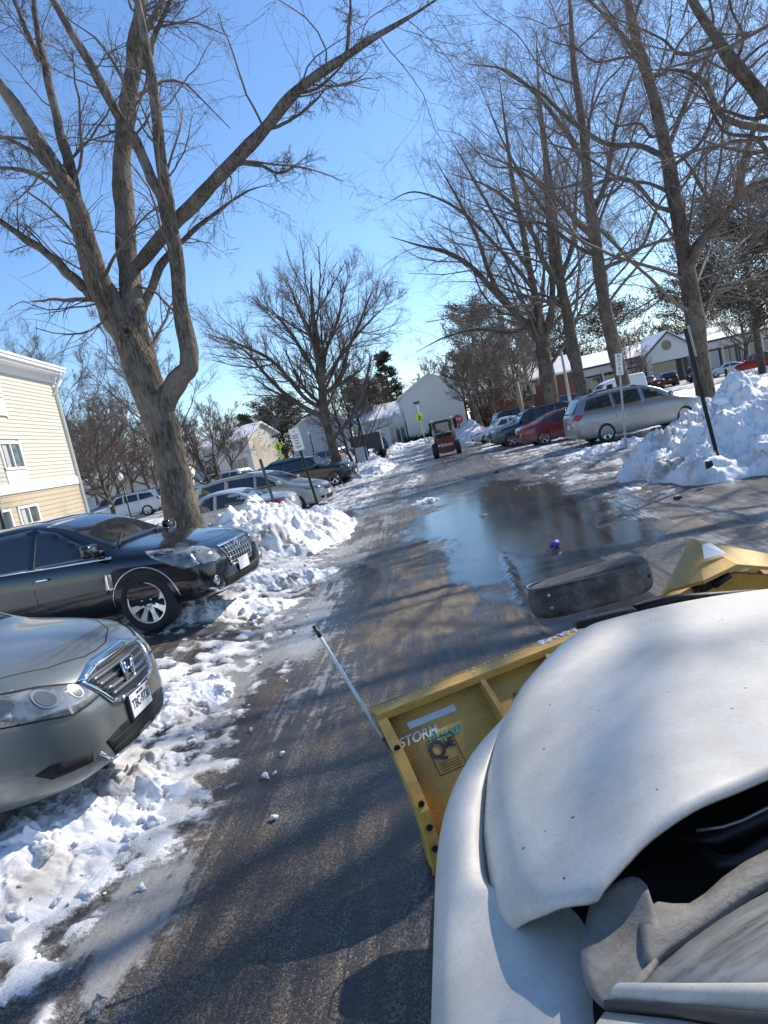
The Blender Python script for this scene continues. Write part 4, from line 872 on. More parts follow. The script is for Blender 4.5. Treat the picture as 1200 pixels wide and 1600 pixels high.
# dark blue crossover -------------------------------------------------
def crossover():
    h = 4.83/2; A = R(-9)
    P = suv(4.83, 1.91, 1.67, .378, axles=(h-.93, -h+1.02),
        top=[(-h, 1.0), (-h+.06, 1.15), (-h+.42, 1.50), (-h+.9, 1.60), (-.35, 1.655), (.0, 1.63), (.45, 1.46), (h-1.32, 1.14), (h-1.12, 1.10), (h-.6, 1.03), (h-.22, .94), (h-.06, .86), (h, .70)],
        belt=[(-h, .98), (-h+.3, 1.10), (0, 1.02), (h-1.4, .99), (h-.6, .93), (h-.2, .84), (h, .62)],
        bot=[(-h, .42), (-h+.3, .30), (-h+.9, .24), (h-.8, .24), (h-.2, .25), (h, .36)], st=stations(4.83, h-1.32, .0, -h+.42, -h+.9, (.45,)),
        side=[[(1.02, 1.03), (.70, 1.21), (.30, 1.44), (.0, 1.53), (-.02, 1.05)], [(-.09, 1.05), (-.07, 1.545), (-.95, 1.53), (-1.02, 1.09)], [(-1.10, 1.10), (-1.03, 1.52), (-h+.62, 1.44), (-h+.46, 1.20)]],
        trim=[(1.12, 1.005), (.02, 1.035), (-1.06, 1.075), (-h+.42, 1.17)], wind=[(h-1.38, .70), (h-1.33, 0), (h-1.38, -.70), (.10, -.60), (.16, 0), (.10, .60)],
        seams=[[(-.05, 1.04), (-.04, .40)], [(-1.06, 1.06), (-1.0, .7), (-.94, .42)], [(1.14, 1.0), (1.10, .7), (1.02, .36)], [(1.0, .34), (-.95, .36)]],
        handles=[(.12, .90), (-.92, .94)], mhandle=M_CHROME, mirror=(.93, 1.10), rack=None, archmat=M_CHROME, spokes=8, mrim=mat('bright_rim', (.78,.78,.79), .22, .75, .03), rimr=.262,
        head=[(.50, .70), (.56, .90), (.80, .985), (.86, .94), (.78, .70)], headside=[(h-.16, .72), (h-.30, .93), (h-.86, 1.0), (h-.62, .84), (h-.34, .70)],
        grille=[(-.30, .56), (-.42, .84), (.42, .84), (.30, .56)], intake=[[(-.52, .33), (-.56, .47), (.56, .47), (.52, .33)]], platefront=False)
    wp = gnd(247, 984, .30); loc = place(h-.93, -.85, wp.x, wp.y, A)[:2]+(.30,)
    root, bvh = basic_car('crossover_car', P, M_NAVY, 'dark navy crossover with chrome wheels nosing out from the left beside the big tree', 'car', loc, A, hi=True)
    g = []
    for z in (.60, .66, .72, .78): g.append([(-.36, z), (.36, z), (.36, z+.010), (-.36, z+.010)])
    for y in np.linspace(-.30, .30, 9): g.append([(y-.004, .58), (y+.006, .58), (y+.006, .83), (y-.006, .83)])
    decal('grille_bars', bvh, g, 'x', mat('grille_bar_chrome', (.45,.46,.47), .25, .9, .1), root, .022, 1, .1)
    decal('grille_surround', bvh, strip2d([(-.30, .56), (-.42, .84), (.42, .84), (.30, .56)], .03, True), 'x', M_CHROME, root, .018, 1, .08)
    e = bvh.ray_cast(Vector((6, 0, .80)), Vector((-1, 0, 0)))[0]; mb = MB()
    mb.tube([e+Vector((.03, math.cos(a)*.075, math.sin(a)*.06)) for a in np.linspace(0, 2*math.pi, 25)], .011, 6)
    mb.prism([(-.035, .035), (.035, .035), (.03, -.01), (0, -.04), (-.03, -.01)], .012, Matrix.Translation(e+Vector((.03, 0, 0))) @ FRONT); mb.build('emblem', [M_CHROME], root, True)
    decal('bumper_chrome', bvh, strip2d([(-.78, .40), (-.60, .31), (0, .295), (.60, .31), (.78, .40)], .025), 'x', M_CHROME, root, .014, 1, .08)
    for s in (1, -1):
        p = bvh.ray_cast(Vector((6, s*.70, .47)), Vector((-1, 0, 0)))[0]
        mb = MB(); mb.tube([p+Vector((.012-abs(math.cos(a))*.0-(.035*math.cos(a)*s*s if False else 0), math.cos(a)*.055, math.sin(a)*.055)) for a in np.linspace(0, 2*math.pi, 21)], .009, 6); mb.tube([p+Vector((-.03, 0, 0)), p+Vector((.012, 0, 0))], .045, 14, 1); mb.build('fog_light', [M_CHROME, M_LAMP], root, True)
        decal('side_vent', bvh, [[(.98, .56), (1.10, .60), (1.10, .82), (1.02, .82)]], 'y', M_CHROME, root, .012, s, .08)
        decal('wiper', bvh, [[(q[0], q[1]) for q in poly] for poly in strip2d([(h-1.30, s*.45-.2), (h-1.52, s*.45+.25)], .02)], 'z', M_BLACK, root, .03, 1, .1)
    pl = bvh.ray_cast(Vector((6, 0, .53)), Vector((-1, 0, 0)))[0]
    MB().box(pl+Vector((.02, 0, 0)), (.014, .305, .155), bev=.004).build('license_plate', M_WHITE, root)
    decal('hood_seam', bvh, strip2d([(h-1.2, .72), (h-.42, .58), (h-.26, .35), (h-.22, 0), (h-.26, -.35), (h-.42, -.58), (h-1.2, -.72)], .008), 'z', M_DARK, root, .0012, 1, .1, thick=0)
    decal('sunroof', bvh, [[(-.05, .36), (-.05, -.36), (-.85, -.36), (-.85, .36)]], 'z', M_GLASS, root, .004, 1, .15)
crossover()
# silver green van at lower left ---------------------------------------
def near_van():
    h = 5.1/2; A = R(0)
    P = minivan(5.1, 1.96, 1.75, .345, top=[(-h, .95), (-h+.05, 1.15), (-h+.42, 1.62), (-h+.9, 1.72), (-.3, 1.75), (.35, 1.70), (1.0, 1.38), (h-1.16, 1.14), (h-.95, 1.09), (h-.5, 1.01), (h-.22, .92), (h-.10, .83), (h-.03, .70), (h, .58)],
        belt=[(-h, .93), (-h+.3, 1.08), (0, 1.03), (h-1.2, 1.0), (h-.6, .92), (h-.25, .82), (h-.08, .68), (h, .56)],
        hw=[(-h, .78), (-h+.08, .88), (-h+.3, .95), (-h+.8, .98), (h-1.1, .98), (h-.7, .94), (h-.42, .87), (h-.22, .76), (h-.08, .60), (h, .42)],
        bot=[(-h, .36), (-h+.3, .24), (-h+.9, .18), (h-.8, .18), (h-.2, .19), (h, .27)], rack=None, spokes=7, nomirror=True,
        head=[(.34, .68), (.40, .775), (.62, .865), (.86, .93), (.90, .87), (.86, .74), (.60, .655)], headside=[(h-.34, .74), (h-.36, .90), (h-.86, .985), (h-.80, .93), (h-.5, .78)],
        grille=[(-.28, .60), (-.385, .80), (-.2, .825), (.2, .825), (.385, .80), (.28, .60), (0, .575)],
        intake=[[(-.40, .285), (-.46, .40), (-.30, .425), (.30, .425), (.46, .40), (.40, .285), (0, .262)], [(.56, .33), (.56, .395), (.74, .43), (.79, .40), (.74, .34)], [(-.56, .33), (-.74, .34), (-.79, .40), (-.74, .43), (-.56, .395)]], platefront=False)
    wp = gnd(219, 1088, .70); loc = place(h+.02, 0, wp.x, wp.y, A)[:2]+(.20,)
    root, bvh = basic_car('minivan', P, M_SILVG, 'grey green silver minivan front with fogged headlight at the lower left corner', 'minivan', loc, A, hi=True, sub=3)
    g = []; 
    for z, w0 in ((.612, .27), (.655, .30), (.700, .325), (.745, .35), (.79, .36)): g.append([(-w0, z+.006), (0, z), (w0, z+.006), (w0, z+.030), (0, z+.026), (-w0, z+.030)])
    decal('grille_slats', bvh, g, 'x', mat('grille_grey', (.23,.235,.24), .3, .85, .05), root, .020, 1, .06, thick=.02)
    decal('grille_chrome', bvh, [[(-.44, .805), (-.40, .775), (-.2, .80), (.2, .80), (.40, .775), (.44, .805), (.2, .855), (-.2, .855)]], 'x', M_CHROME, root, .026, 1, .06, thick=.025)
    decal('grille_chrome', bvh, strip2d([(-.425, .79), (-.30, .60), (-.22, .575), (0, .56), (.22, .575), (.30, .60), (.425, .79)], .026), 'x', M_CHROME, root, .022, 1, .06, thick=.02)
    e = bvh.ray_cast(Vector((6, 0, .715)), Vector((-1, 0, 0)))[0]; mb = MB(); X = .045
    pl = lambda y, z: e+Vector((X, y*1.2, z*1.2))
    mb.box(pl(0, 0)-Vector((.012, 0, 0)), (.012, .15, .125), mi=1, bev=.003)
    for a, b in (((-.040, .045), (-.030, -.045)), ((.040, .045), (.030, -.045))): mb.tube([pl(*a), pl(*b)], .011, 8)
    mb.tube([pl(-.036, .0), pl(.036, .0)], .010, 8)
    fr = [(-.066, .052), (-.052, .062), (.052, .062), (.066, .052), (.054, -.052), (.040, -.062), (-.040, -.062), (-.054, -.052), (-.066, .052)]
    mb.tube([pl(*q) for q in fr], .008, 8); mb.build('emblem', [M_CHROME, M_GRILL], root, True)
    decal('bumper_chrome', bvh, strip2d([(-.52, .36), (-.42, .265), (0, .243), (.42, .265), (.52, .36)], .02), 'x', M_CHROME, root, .012, 1, .06)
    g = [[(-.42, z), (.42, z), (.42, z+.005), (-.42, z+.005)] for z in (.32, .37)]
    decal('intake_mesh', bvh, g, 'x', M_GRILL, root, .008, 1, .2, thick=.004)
    p = bvh.ray_cast(Vector((6, 0, .485)), Vector((-1, 0, 0)))[0]; T = Matrix.Translation(p+Vector((.028, 0, 0)))
    pr = MB().box(p+Vector((.010, 0, 0)), (.03, .33, .175), mi=1, bev=.006).box(p+Vector((.020, 0, 0)), (.014, .305, .155), bev=.004).build('license_plate', [M_WHITE, M_INK], root)
    text_mesh('plate_number', 'TBC-9730', .088, mat('plate_blue', (.03,.035,.08), .5), pr, T @ FRONT, .001, .74, bold=.0015)
    text_mesh('plate_state', 'VIRGINIA', .026, mat('plate_blue', (.03,.035,.08), .5), pr, Matrix.Translation((0, 0, .058)) @ T @ FRONT, .001, 1)
    MB().box(p+Vector((.029, .125, .055)), (.002, .03, .028)).build('plate_sticker', mat('sticker_orange', (.5,.2,.1), .6), pr)
    decal('hood_seam', bvh, strip2d([(h-1.1, .80), (h-.75, .76), (h-.48, .62), (h-.30, .42), (h-.20, .15), (h-.19, 0), (h-.20, -.15), (h-.30, -.42), (h-.48, -.62), (h-.75, -.76), (h-1.1, -.80)], .009), 'z', M_DARK, root, .0013, 1, .08, thick=0)
    for s in (1, -1):
        for (yy, zz, rr) in ((.50, .765, .045), (.655, .80, .058), (.79, .845, .045)):
            ring = lambda q: [(s*yy+math.cos(a_)*q*.9, zz+math.sin(a_)*q) for a_ in np.linspace(0, 2*math.pi, 21)[:-1]]
            lb = decal('lamp_bulb', bvh, [ring(rr)], 'x', mat('lamp_ring', (.36,.37,.37), .2, .5, .05), root, .0075, 1, .2, thick=0)
            decal('lamp_bulb', bvh, [ring(rr*.80)], 'x', mat('lamp_inner', (.16,.17,.175), .15, .3, .1), lb, .009, 1, .2, thick=0)
        decal('lamp_seam', bvh, strip2d([(s*p_[0], p_[1]) for p_ in P['head']], .010, True), 'x', M_DARK, root, .0085, 1, .08, thick=0, fallback=h-.3)
    c = bvh.ray_cast(Vector((h-1.12, -.25, 5)), Vector((0, 0, -1)))[0]; MB().box(c+Vector((.05, 0, .01)), (.05, .03, .02), bev=.006).build('washer_nozzle', M_BLACK, root)
near_van()
# left row beyond the snow heap
P = sedan(4.55, 1.73, 1.47, .315); tl = gnd(462, 772, .85)
A = R(171); basic_car('sedan_car', P, M_SILV2, 'pale silver sedan parked tail out behind the left snow heap', 'car', place(-P['L']/2+.15, -.72, tl.x, tl.y, A), A)
P = minivan(5.08, 1.96, 1.76, .335); A = R(-9); basic_car('minivan', P, M_GOLD, 'champagne minivan parked nose out behind the pale silver sedan', 'minivan', place(2.5, 0, -3.9, 24.6, A), A)
P = suv(5.0, 2.0, 1.79, .39); A = R(-9); basic_car('suv_car', P, M_BLK, 'black suv nosing out beyond the champagne minivan', 'car', place(1.6, -.9, -5.0, 34.6, A), A)
# right row
P = minivan(5.08, 1.98, 1.76, .34); A = R(5); basic_car('minivan', P, M_SILV, 'silver minivan parked tail out beside the right snow heap', 'minivan', place(-1.46, -.9, 6.21, 25.6, A), A)[0].scale = (.96, 1, 1.07)
P = sedan(4.8, 1.8, 1.45, .33); A = R(4); basic_car('sedan_car', P, M_MAR, 'maroon sedan parked tail out between the silver minivan and the grey wagon', 'car', place(-1.42, -.8, 4.95, 31.2, A), A)
P = suv(4.6, 1.85, 1.72, .35); A = R(184); basic_car('wagon_car', P, M_DGR, 'dark grey wagon nosing out beyond the maroon sedan', 'car', place(1.4, .85, 3.95, 34.8, A), A)
P = sedan(4.5, 1.75, 1.42, .32); A = R(184); sb = basic_car('sedan_car', P, M_SBL, 'pale blue sedan squeezed against the dark grey wagon', 'car', place(2.2, 0, 3.35, 37.6, A), A)[0]
def recolor(root, m):
    for ch in root.children:
        for k, sl_ in enumerate(ch.material_slots):
            if sl_.material and sl_.material.name.endswith('_paint'): sl_.link = 'OBJECT'; sl_.material = m
def car_copy(src, m, label, loc, ang, group=None):
    c = copy_tree(src); recolor(c, m); c.location = loc; c.rotation_euler = (0, 0, ang); c['label'] = label
    if group: c['group'] = group
    return c
car_copy(sb, M_BLU, 'blue grey sedan between the pale blue sedan and the white sedan', place(2.2, 0, 3.2, 40.6, R(184)), R(184))
car_copy(sb, M_WHT, 'white sedan last in the right hand row before the stop sign', place(2.2, 0, 2.75, 45.6, R(184)), R(184))
suvs = [o for o in COL.objects if o.get('label', '').startswith('black suv nosing')][0]
p = at(822, 655, 52); car_copy(suvs, M_DGR, 'dark suv with snow on its hood parked behind the right hand row', (p.x, 52, .0), R(12))
def q(px, Y): v = at(px, 700, Y); return v.x
# distant cars on the left lot
van0 = [o for o in COL.objects if o.get('label', '').startswith('silver minivan parked')][0]
for px, Y, a, m, lab in ((172, 47, 195, M_WHT, 'white suv in the lot just right of the cream siding building'), (148, 55, 195, M_SILV, 'silver suv behind the white one near the cream siding building'),
        (232, 52, 150, M_TAN, 'tan suv left of the big trunk in front of the row houses'), (345, 58, 150, M_WHT, 'white suv at the left end of the white vehicles before the cream house'),
        (322, 66, 160, M_SILV2, 'pale suv left of the white vehicles before the cream house'), (430, 48, 155, M_BLU, 'blue suv showing above the roof of the black suv'), (590, 78, 100, M_DGR, 'dark suv by the board fence with white posts'), (500, 56, 150, M_SILV, 'silver suv parked behind the round crowned bare tree')):
    car_copy(suvs, m, lab, (q(px, Y), Y, 0), R(a))
for px, Y, a, m, lab in ((372, 62, 150, M_WHT, 'white sedan between white suvs before the cream house'), (545, 60, 150, M_BLK, 'black sedan behind the multi stemmed bare tree'), (205, 60, 20, M_SILV2, 'pale sedan behind the tan suv'), (407, 64, 150, M_WHT, 'white sedan right below the cream gable')):
    car_copy(sb, m, lab, (q(px, Y), Y, 0), R(a))
# pickup and cargo van
def pickup(label, loc, ang, m):
    L = 5.6; h = L/2; P = suv(L, 2.0, 1.85, .40, top=[(-h, 1.12), (-h+.05, 1.2), (-.75, 1.22), (-.70, 1.75), (-.5, 1.83), (.5, 1.85), (.75, 1.78), (h-1.5, 1.24), (h-1.2, 1.2), (h-.2, 1.08), (h, .8)],
        st=stations(L, h-1.5, .75, -.75, -.62), side=[[(.95, 1.2), (.6, 1.6), (.1, 1.68), (.1, 1.2)], [(.02, 1.2), (.02, 1.68), (-.55, 1.64), (-.58, 1.2)]], wind=[(h-1.6, .7), (h-1.6, -.7), (.85, -.6), (.85, .6)], rear=[(-.6, 1.3), (.6, 1.3), (.55, 1.6), (-.55, 1.6)], rack=None, mirror=(.95, 1.25), handles=[(.2, 1.05)], seams=[[(.06, 1.2), (.06, .4)]])
    return basic_car('pickup_truck', P, m, label, 'pickup truck', loc, ang, sub=1)[0]
pk = pickup('dark maroon pickup truck facing the shopping building', (q(1028, 84), 84, 0), R(100), mat('deep_maroon_paint', (.05,.012,.014), .3, .3, .1))
def cargo(label, loc, ang, m):
    L = 5.9; h = L/2; P = minivan(L, 2.05, 2.45, .36, top=[(-h, 1.6), (-h+.05, 2.2), (-h+.3, 2.4), (0, 2.45), (1.2, 2.40), (1.5, 2.25), (h-.75, 1.4), (h-.4, 1.2), (h-.1, .95), (h, .7)], belt=[(-h, 1.3), (0, 1.3), (h-1, 1.25), (h-.4, 1.0), (h, .6)],
        tumble=.14, st=stations(L, h-.75, 1.5, -h+.3, -h+.9), side=[[(1.75, 1.36), (1.45, 1.9), (.85, 1.9), (.85, 1.36)]], wind=[(h-.95, .72), (h-.95, -.72), (1.62, -.66), (1.62, .66)], rear=[(-.7, 1.5), (.7, 1.5), (.65, 2.0), (-.65, 2.0)], rack=None, mirror=(1.9, 1.5), handles=[(.95, 1.2)], seams=[[(.8, 2.0), (.8, .3)], [(-.6, 2.0), (-.6, .3)]])
    return basic_car('cargo_van', P, m, label, 'van', loc, ang, sub=1)[0]
cv = cargo('white high roof cargo van parked before the shopping building', (q(980, 72), 72, 0), R(195), M_WHT)
car_copy(sb, M_WHT, 'white sedan in front of the white cargo van', (q(962, 62), 62, 0), R(175))
car_copy(suvs, M_BLK, 'dark suv right of the dark maroon pickup truck', (q(1050, 90), 90, 0), R(95))
car_copy(suvs, mat('deep_maroon_paint', (.05,.012,.014)), 'maroon suv under the shopping building gable', (q(1063, 88), 88, 0), R(75))
car_copy(sb, mat('plum_paint', (.10,.03,.04), .3, .3), 'plum sedan parked left of the white sedan by the shopping building', (q(1118, 84), 84, 0), R(30))
car_copy(suvs, mat('deep_maroon_paint', (.05,.012,.014)), 'dark maroon suv just right of the tree trunk by the shopping building', (q(1108, 92), 92, 0), R(60))
car_copy(sb, M_WHT, 'white sedan parked at the right end of the shopping building', (q(1158, 82), 82, 0), R(160))
car_copy(suvs, mat('signal_red_paint', (.30,.02,.02), .3, .3), 'red suv cut by the right edge of the picture', (q(1207, 72), 72, 0), R(110))
car_copy(suvs, M_DGR, 'dark suv left of the white cargo van behind the tree trunks', (q(885, 80), 80, 0), R(190))
# ------------------------------------------------------------------ snow heaps and chunks
def ground_z(x, y):
    x = np.array(float(x)); y = np.array(float(y)); return float(zroad(x, y)) if -8.5 < x < 9.3 and y < 99 else float(zfield(x, y))
def chunk_bm(rng, size, flat=.6, n=16):
    bm = bmesh.new(); 
    for i in range(n):
        v = rng.normal(0, 1, 3); v = v/np.linalg.norm(v)*rng.uniform(.75, 1); v = np.sign(v)*np.abs(v)**.7
        bm.verts.new((v[0]*size*.5*1.15, v[1]*size*.5*.9, v[2]*size*.5*flat))
    r = bmesh.ops.convex_hull(bm, input=bm.verts[:]); bmesh.ops.delete(bm, geom=[g for g in r['geom_interior'] if isinstance(g, bmesh.types.BMVert)], context='VERTS')
    bmesh.ops.dissolve_limit(bm, angle_limit=R(18), verts=bm.verts[:], edges=bm.edges[:])
    bmesh.ops.bevel(bm, geom=bm.edges[:], offset=size*.045, segments=1, profile=.6, affect='EDGES', clamp_overlap=True)
    bmesh.ops.triangulate(bm, faces=bm.faces[:])
    bmesh.ops.subdivide_edges(bm, edges=bm.edges[:], cuts=2, use_grid_fill=True); bm.normal_update()
    for v in bm.verts:
        d = mnoise.noise(v.co*(3.0/size)+Vector((size*77, 3, 1)))*.15*size+mnoise.noise(v.co*(8/size))*.05*size+mnoise.noise(v.co*(19/size))*.02*size; v.co += v.normal*d if v.normal.length else Vector()
    return bm
_rng = np.random.default_rng(77)
CH = []
for k in range(14):
    bm = chunk_bm(_rng, 1.0, _rng.uniform(.45, .8), int(_rng.integers(11, 18))); me = bpy.data.meshes.new('snow_chunk'); bm.to_mesh(me); bm.free(); me.materials.append(M_SNOW)
    me.polygons.foreach_set('use_smooth', [True]*len(me.polygons)); CH.append(me)
CHV = [(np.array([v.co[:] for v in m.vertices]), np.array([p.vertices[:] for p in m.polygons])) for m in CH]
def heap(name, label, cx, cy, rx, ry, h, rot=0, seed=1, res=.035, chunks=40, csz=(.12, .4), cell=2.6, zb=None, peaks=(), mats=None, pw=.75, group=None, rough=1.0):
    rng = np.random.default_rng(seed); nx, ny = int(2.5*rx/res), int(2.5*ry/res)
    u = np.linspace(-1.25, 1.25, nx); v = np.linspace(-1.25, 1.25, ny); U, V_ = np.meshgrid(u, v)
    X = U*rx; Y = V_*ry
    wu = U+.22*fbm(X*.9, Y*.9, 4, seed); wv = V_+.22*fbm(X*.9+5, Y*.9+9, 4, seed+3)
    e = np.clip(1-(wu**2+wv**2), 0, 1)**pw
    for (pu, pv, pr, ph) in peaks: e = e+ph*np.exp(-((wu-pu)**2+(wv-pv)**2)/pr**2)*ss(0, .25, e)
    f1, f2, ra, rb, rc, ox, oy = worley(X*cell+.6*fbm(X*2, Y*2, 3, seed), Y*cell, seed+7)
    g1, g2, sa, sb, sc, px_, py_ = worley(X*cell*2.7, Y*cell*2.7, seed+17)
    amp = ss(0, .35, e)*rough*np.clip(.75+1.5*fbm(X*.8+3, Y*.8, 3, seed+23), .18, 1.35)
    Z = h*e*(.78+.45*fbm(X*.8, Y*.8, 5, seed+11))
    Z = Z+amp*min(h, 1)*(.13*(ra-.45)+(.26*(rb-.5)*ox+.26*(rc-.5)*oy)/1.0-.07*(1-ss(0, .2, f2-f1)))+amp*min(h, 1)*.10*(.5-np.abs(fbm(X*2.6, Y*2.6, 5, seed+31, .6))*2)
    Z = Z+amp*min(h, 1)*.36*(.16*(sa-.5)+.28*(sb-.5)*px_-.07*(1-ss(0, .18, g2-g1)))+.05*fbm(X*6, Y*6, 5, seed+13, .62)*amp
    c, s = math.cos(rot), math.sin(rot); WX = cx+X*c-Y*s; WY = cy+X*s+Y*c
    base = np.where((WX > -8.5) & (WX < 9.3) & (WY < 90), zroad(WX, WY), zfield(WX, WY)) if zb is None else zb
    W = np.where(e > .0, Z, -.1)-.03
    P = np.stack([X*c-Y*s, X*s+Y*c, W+base], -1).reshape(-1, 3)
    i = np.arange(ny-1)[:, None]*nx+np.arange(nx-1)[None]; F = np.stack([i, i+1, i+nx+1, i+nx], -1).reshape(-1, 4); keep = (W.ravel() > -.04)[F].any(axis=1); F = F[keep]
    Vs = [P]; Fq = [F]; b = len(P); Ft = []
    WF = W.ravel()
    k = 0; tries = 0
    idx = np.where((e.ravel() > .02))[0]
    while k < chunks and tries < 4000:
        tries += 1; j = int(rng.choice(idx)); ev_ = e.ravel()[j]
        sz = csz[0]*.35*(csz[1]/(csz[0]*.35))**(rng.random()**1.9)*(1.1 if ev_ < .5 else .9); m = CHV[int(rng.integers(len(CHV)))]
        ax = rng.normal(0, 1, 3); q = Matrix.Rotation(rng.uniform(0, 6.28), 3, Vector(ax)); pts = (np.array(q) @ m[0].T).T*sz*np.array([1, 1, .8])+P[j]+np.array([0, 0, sz*.04])
        Vs.append(pts); Ft.append(m[1]+b); b += len(pts); k += 1
    V = np.concatenate(Vs)
    quads = np.concatenate(Fq); tris = np.concatenate(Ft) if Ft else np.zeros((0, 3), int)
    T = np.concatenate([quads[:, [0, 1, 2]], quads[:, [0, 2, 3]], tris])
    used = np.zeros(len(V), bool); used[T.ravel()] = True; remap = np.cumsum(used)-1
    o = fast_mesh(name, V[used], remap[T], mats or M_SNOWD, None, True); o.location = (cx, cy, 0)
    tag(o, label, 'snow heap', group); return o
heap('snow_heap', 'large rugged heap of ploughed snow around the two sign posts on the left', -3.95, 15.7, 1.75, 3.6, .95, R(-8), 1, .03, 150, (.12, .5), 2.4, peaks=[(-.35, .12, .32, .62), (.25, -.3, .35, .15)])
heap('snow_heap', 'largest heap of ploughed snow with grey blocks on the right', 7.7, 14.6, 3.9, 3.6, 1.28, R(6), 2, .035, 280, (.12, .6), 2.2, peaks=[(.15, .15, .5, .4), (-.45, .45, .30, .35), (.95, .5, .5, .7)])
heap('snow_ridge', 'low dirty snow ridge at the kerb behind the silver minivan', 5.3, 22.6, 1.9, .55, .32, R(32), 3, .03, 60, (.1, .3), 4)
heap('snow_ridge', 'short ridge of snow pushed against the front wheel of the navy crossover', -3.2, 9.1, .35, 1.1, .24, R(-62), 4, .016, 40, (.06, .2), 7)
heap('snow_ridge', 'snow ridge between the navy crossover and the large left snow heap', -2.75, 11.0, .45, 1.05, .26, R(-50), 5, .018, 45, (.08, .3), 6)
heap('snow_ridge', 'thick broken bank of snow under the bumper of the grey green van', -2.72, 3.85, .50, 1.25, .24, R(-12), 6, .011, 170, (.03, .26), 5, rough=.8, pw=1.1)
heap('snow_ridge', 'small bank of snow beside the license plate of the grey green van', -2.62, 6.0, .30, .55, .24, R(-20), 7, .012, 30, (.05, .2), 8)
heap('snow_heap', 'long snow heap running past the black suv on the left edge of the road', -4.0, 43, 1.7, 8, .75, R(4), 8, .07, 120, (.2, .6), 1.8)
heap('snow_heap', 'far snow heap in front of the dark board fence', -5.5, 56, 2.2, 5, .8, R(8), 9, .09, 80, (.2, .6), 1.6)
heap('snow_heap', 'snow heap around the stop sign post', 3.4, 55.5, 1.9, 3.6, 1.25, R(12), 10, .07, 90, (.2, .7), 1.6, peaks=[(.2, .1, .3, .4)])
heap('snow_heap', 'snow bank behind the navy crossover beside the big trunk', -11.5, 27.5, 3.6, 2.2, .55, R(-20), 11, .06, 90, (.2, .6), 1.8, zb=.15)
heap('snow_heap', 'snow bank between the row of tall trees and the shopping lot', 19, 40, 3.2, 6, .55, R(-35), 12, .08, 80, (.2, .6), 1.6, zb=.1)
heap('snow_heap', 'snow bank at the edge of the shopping lot beside the bollard', 34, 66, 7, 2.5, .7, R(0), 13, .1, 70, (.3, .8), 1.3, zb=.0)
heap('snow_heap', 'snow bank below the blank side wall of the white gabled house', -1.5, 72.5, 4.6, 1.6, .7, R(6), 14, .08, 60, (.2, .6), 1.4)
heap('snow_ridge', 'tiny mound of snow left on the road beyond the puddle', -.45, 18.9, .45, .28, .14, R(10), 15, .02, 22, (.06, .18), 6)
# loose chunks: individual objects
G_CH = 'loose snow chunks along the left road edge'
def put_chunk(x, y, s, seed, label='loose white chunk of snow lying on the left road edge', group=G_CH, rise=.26):
    r = random.Random(seed); o = bpy.data.objects.new('snow_chunk', CH[seed % len(CH)]); COL.objects.link(o)
    o.location = (x, y, ground_z(x, y)+s*rise); o.rotation_euler = (r.uniform(-.5, .5), r.uniform(-.5, .5), r.uniform(0, 6.28)); o.scale = (s, s, s*r.uniform(.8, 1.15)); return tag(o, label, 'snow chunk', group)
def gp(px, py, z=.03): v = gnd(px, py, z); return v.x, v.y
for k, (px, py, s) in enumerate(((135,1345,.17),(60,1385,.24),(180,1325,.09),(90,1415,.08),(22,1282,.17),(118,1245,.34),(150,1262,.09),(170,1250,.07),(158,1275,.08),(268,1140,.12),(300,1162,.09),(252,1150,.06),(402,970,.13),(398,978,.09),(340,1078,.06),(298,1085,.07),(310,1100,.10),(416,1210,.07),(440,1175,.06),(428,1205,.04),(392,1138,.05),(480,960,.05),(30,1445,.10),(8,1430,.14),(200,1128,.11),(230,1120,.06),(188,1318,.06),(45,1430,.07))):
    put_chunk(*gp(px, py), s, k)
rc = random.Random(5)
for k in range(150):
    y = 2.6+rc.random()**1.3*13; x = -2.35+rc.gauss(0, .38)-.02*y; put_chunk(x, y, rc.choice((.02, .025, .03, .04, .055, .08)), 100+k, 'small crumb of snow scattered along the left road edge', 'small snow crumbs along the left road edge')
put_chunk(*gp(150, 1572, .02), .14, 3, 'clear lump of broken ice on the asphalt at the bottom left corner', None, .12).data = CH[3].copy()
t = NT('clear_ice'); t.base((.5,.53,.55)); t.set(rough=.12, trans=.55, ior=1.31); t.bump(t.noise(5, 4), .8, .1); ICE = t.m
io = [o for o in COL.objects if o.get('label', '').startswith('clear lump')][0]; io.data.materials.clear(); io.data.materials.append(ICE); io.scale = (.17, .11, .07); io['category'] = 'ice lump'; io.name = 'ice_lump'
# rubble chunk on right heap
c = at(1108, 727, 12.3); o = bpy.data.objects.new('asphalt_lump', CH[5].copy()); COL.objects.link(o); o.location = c; o.scale = (.2, .16, .26); o.rotation_euler = (.4, .7, 1); o.data.materials.clear(); o.data.materials.append(mat('dark_rubble', (.05,.045,.04), .9, 0, .5, 14, .5, 20)); tag(o, 'dark lump of torn up asphalt stuck in the right snow heap', 'rubble')
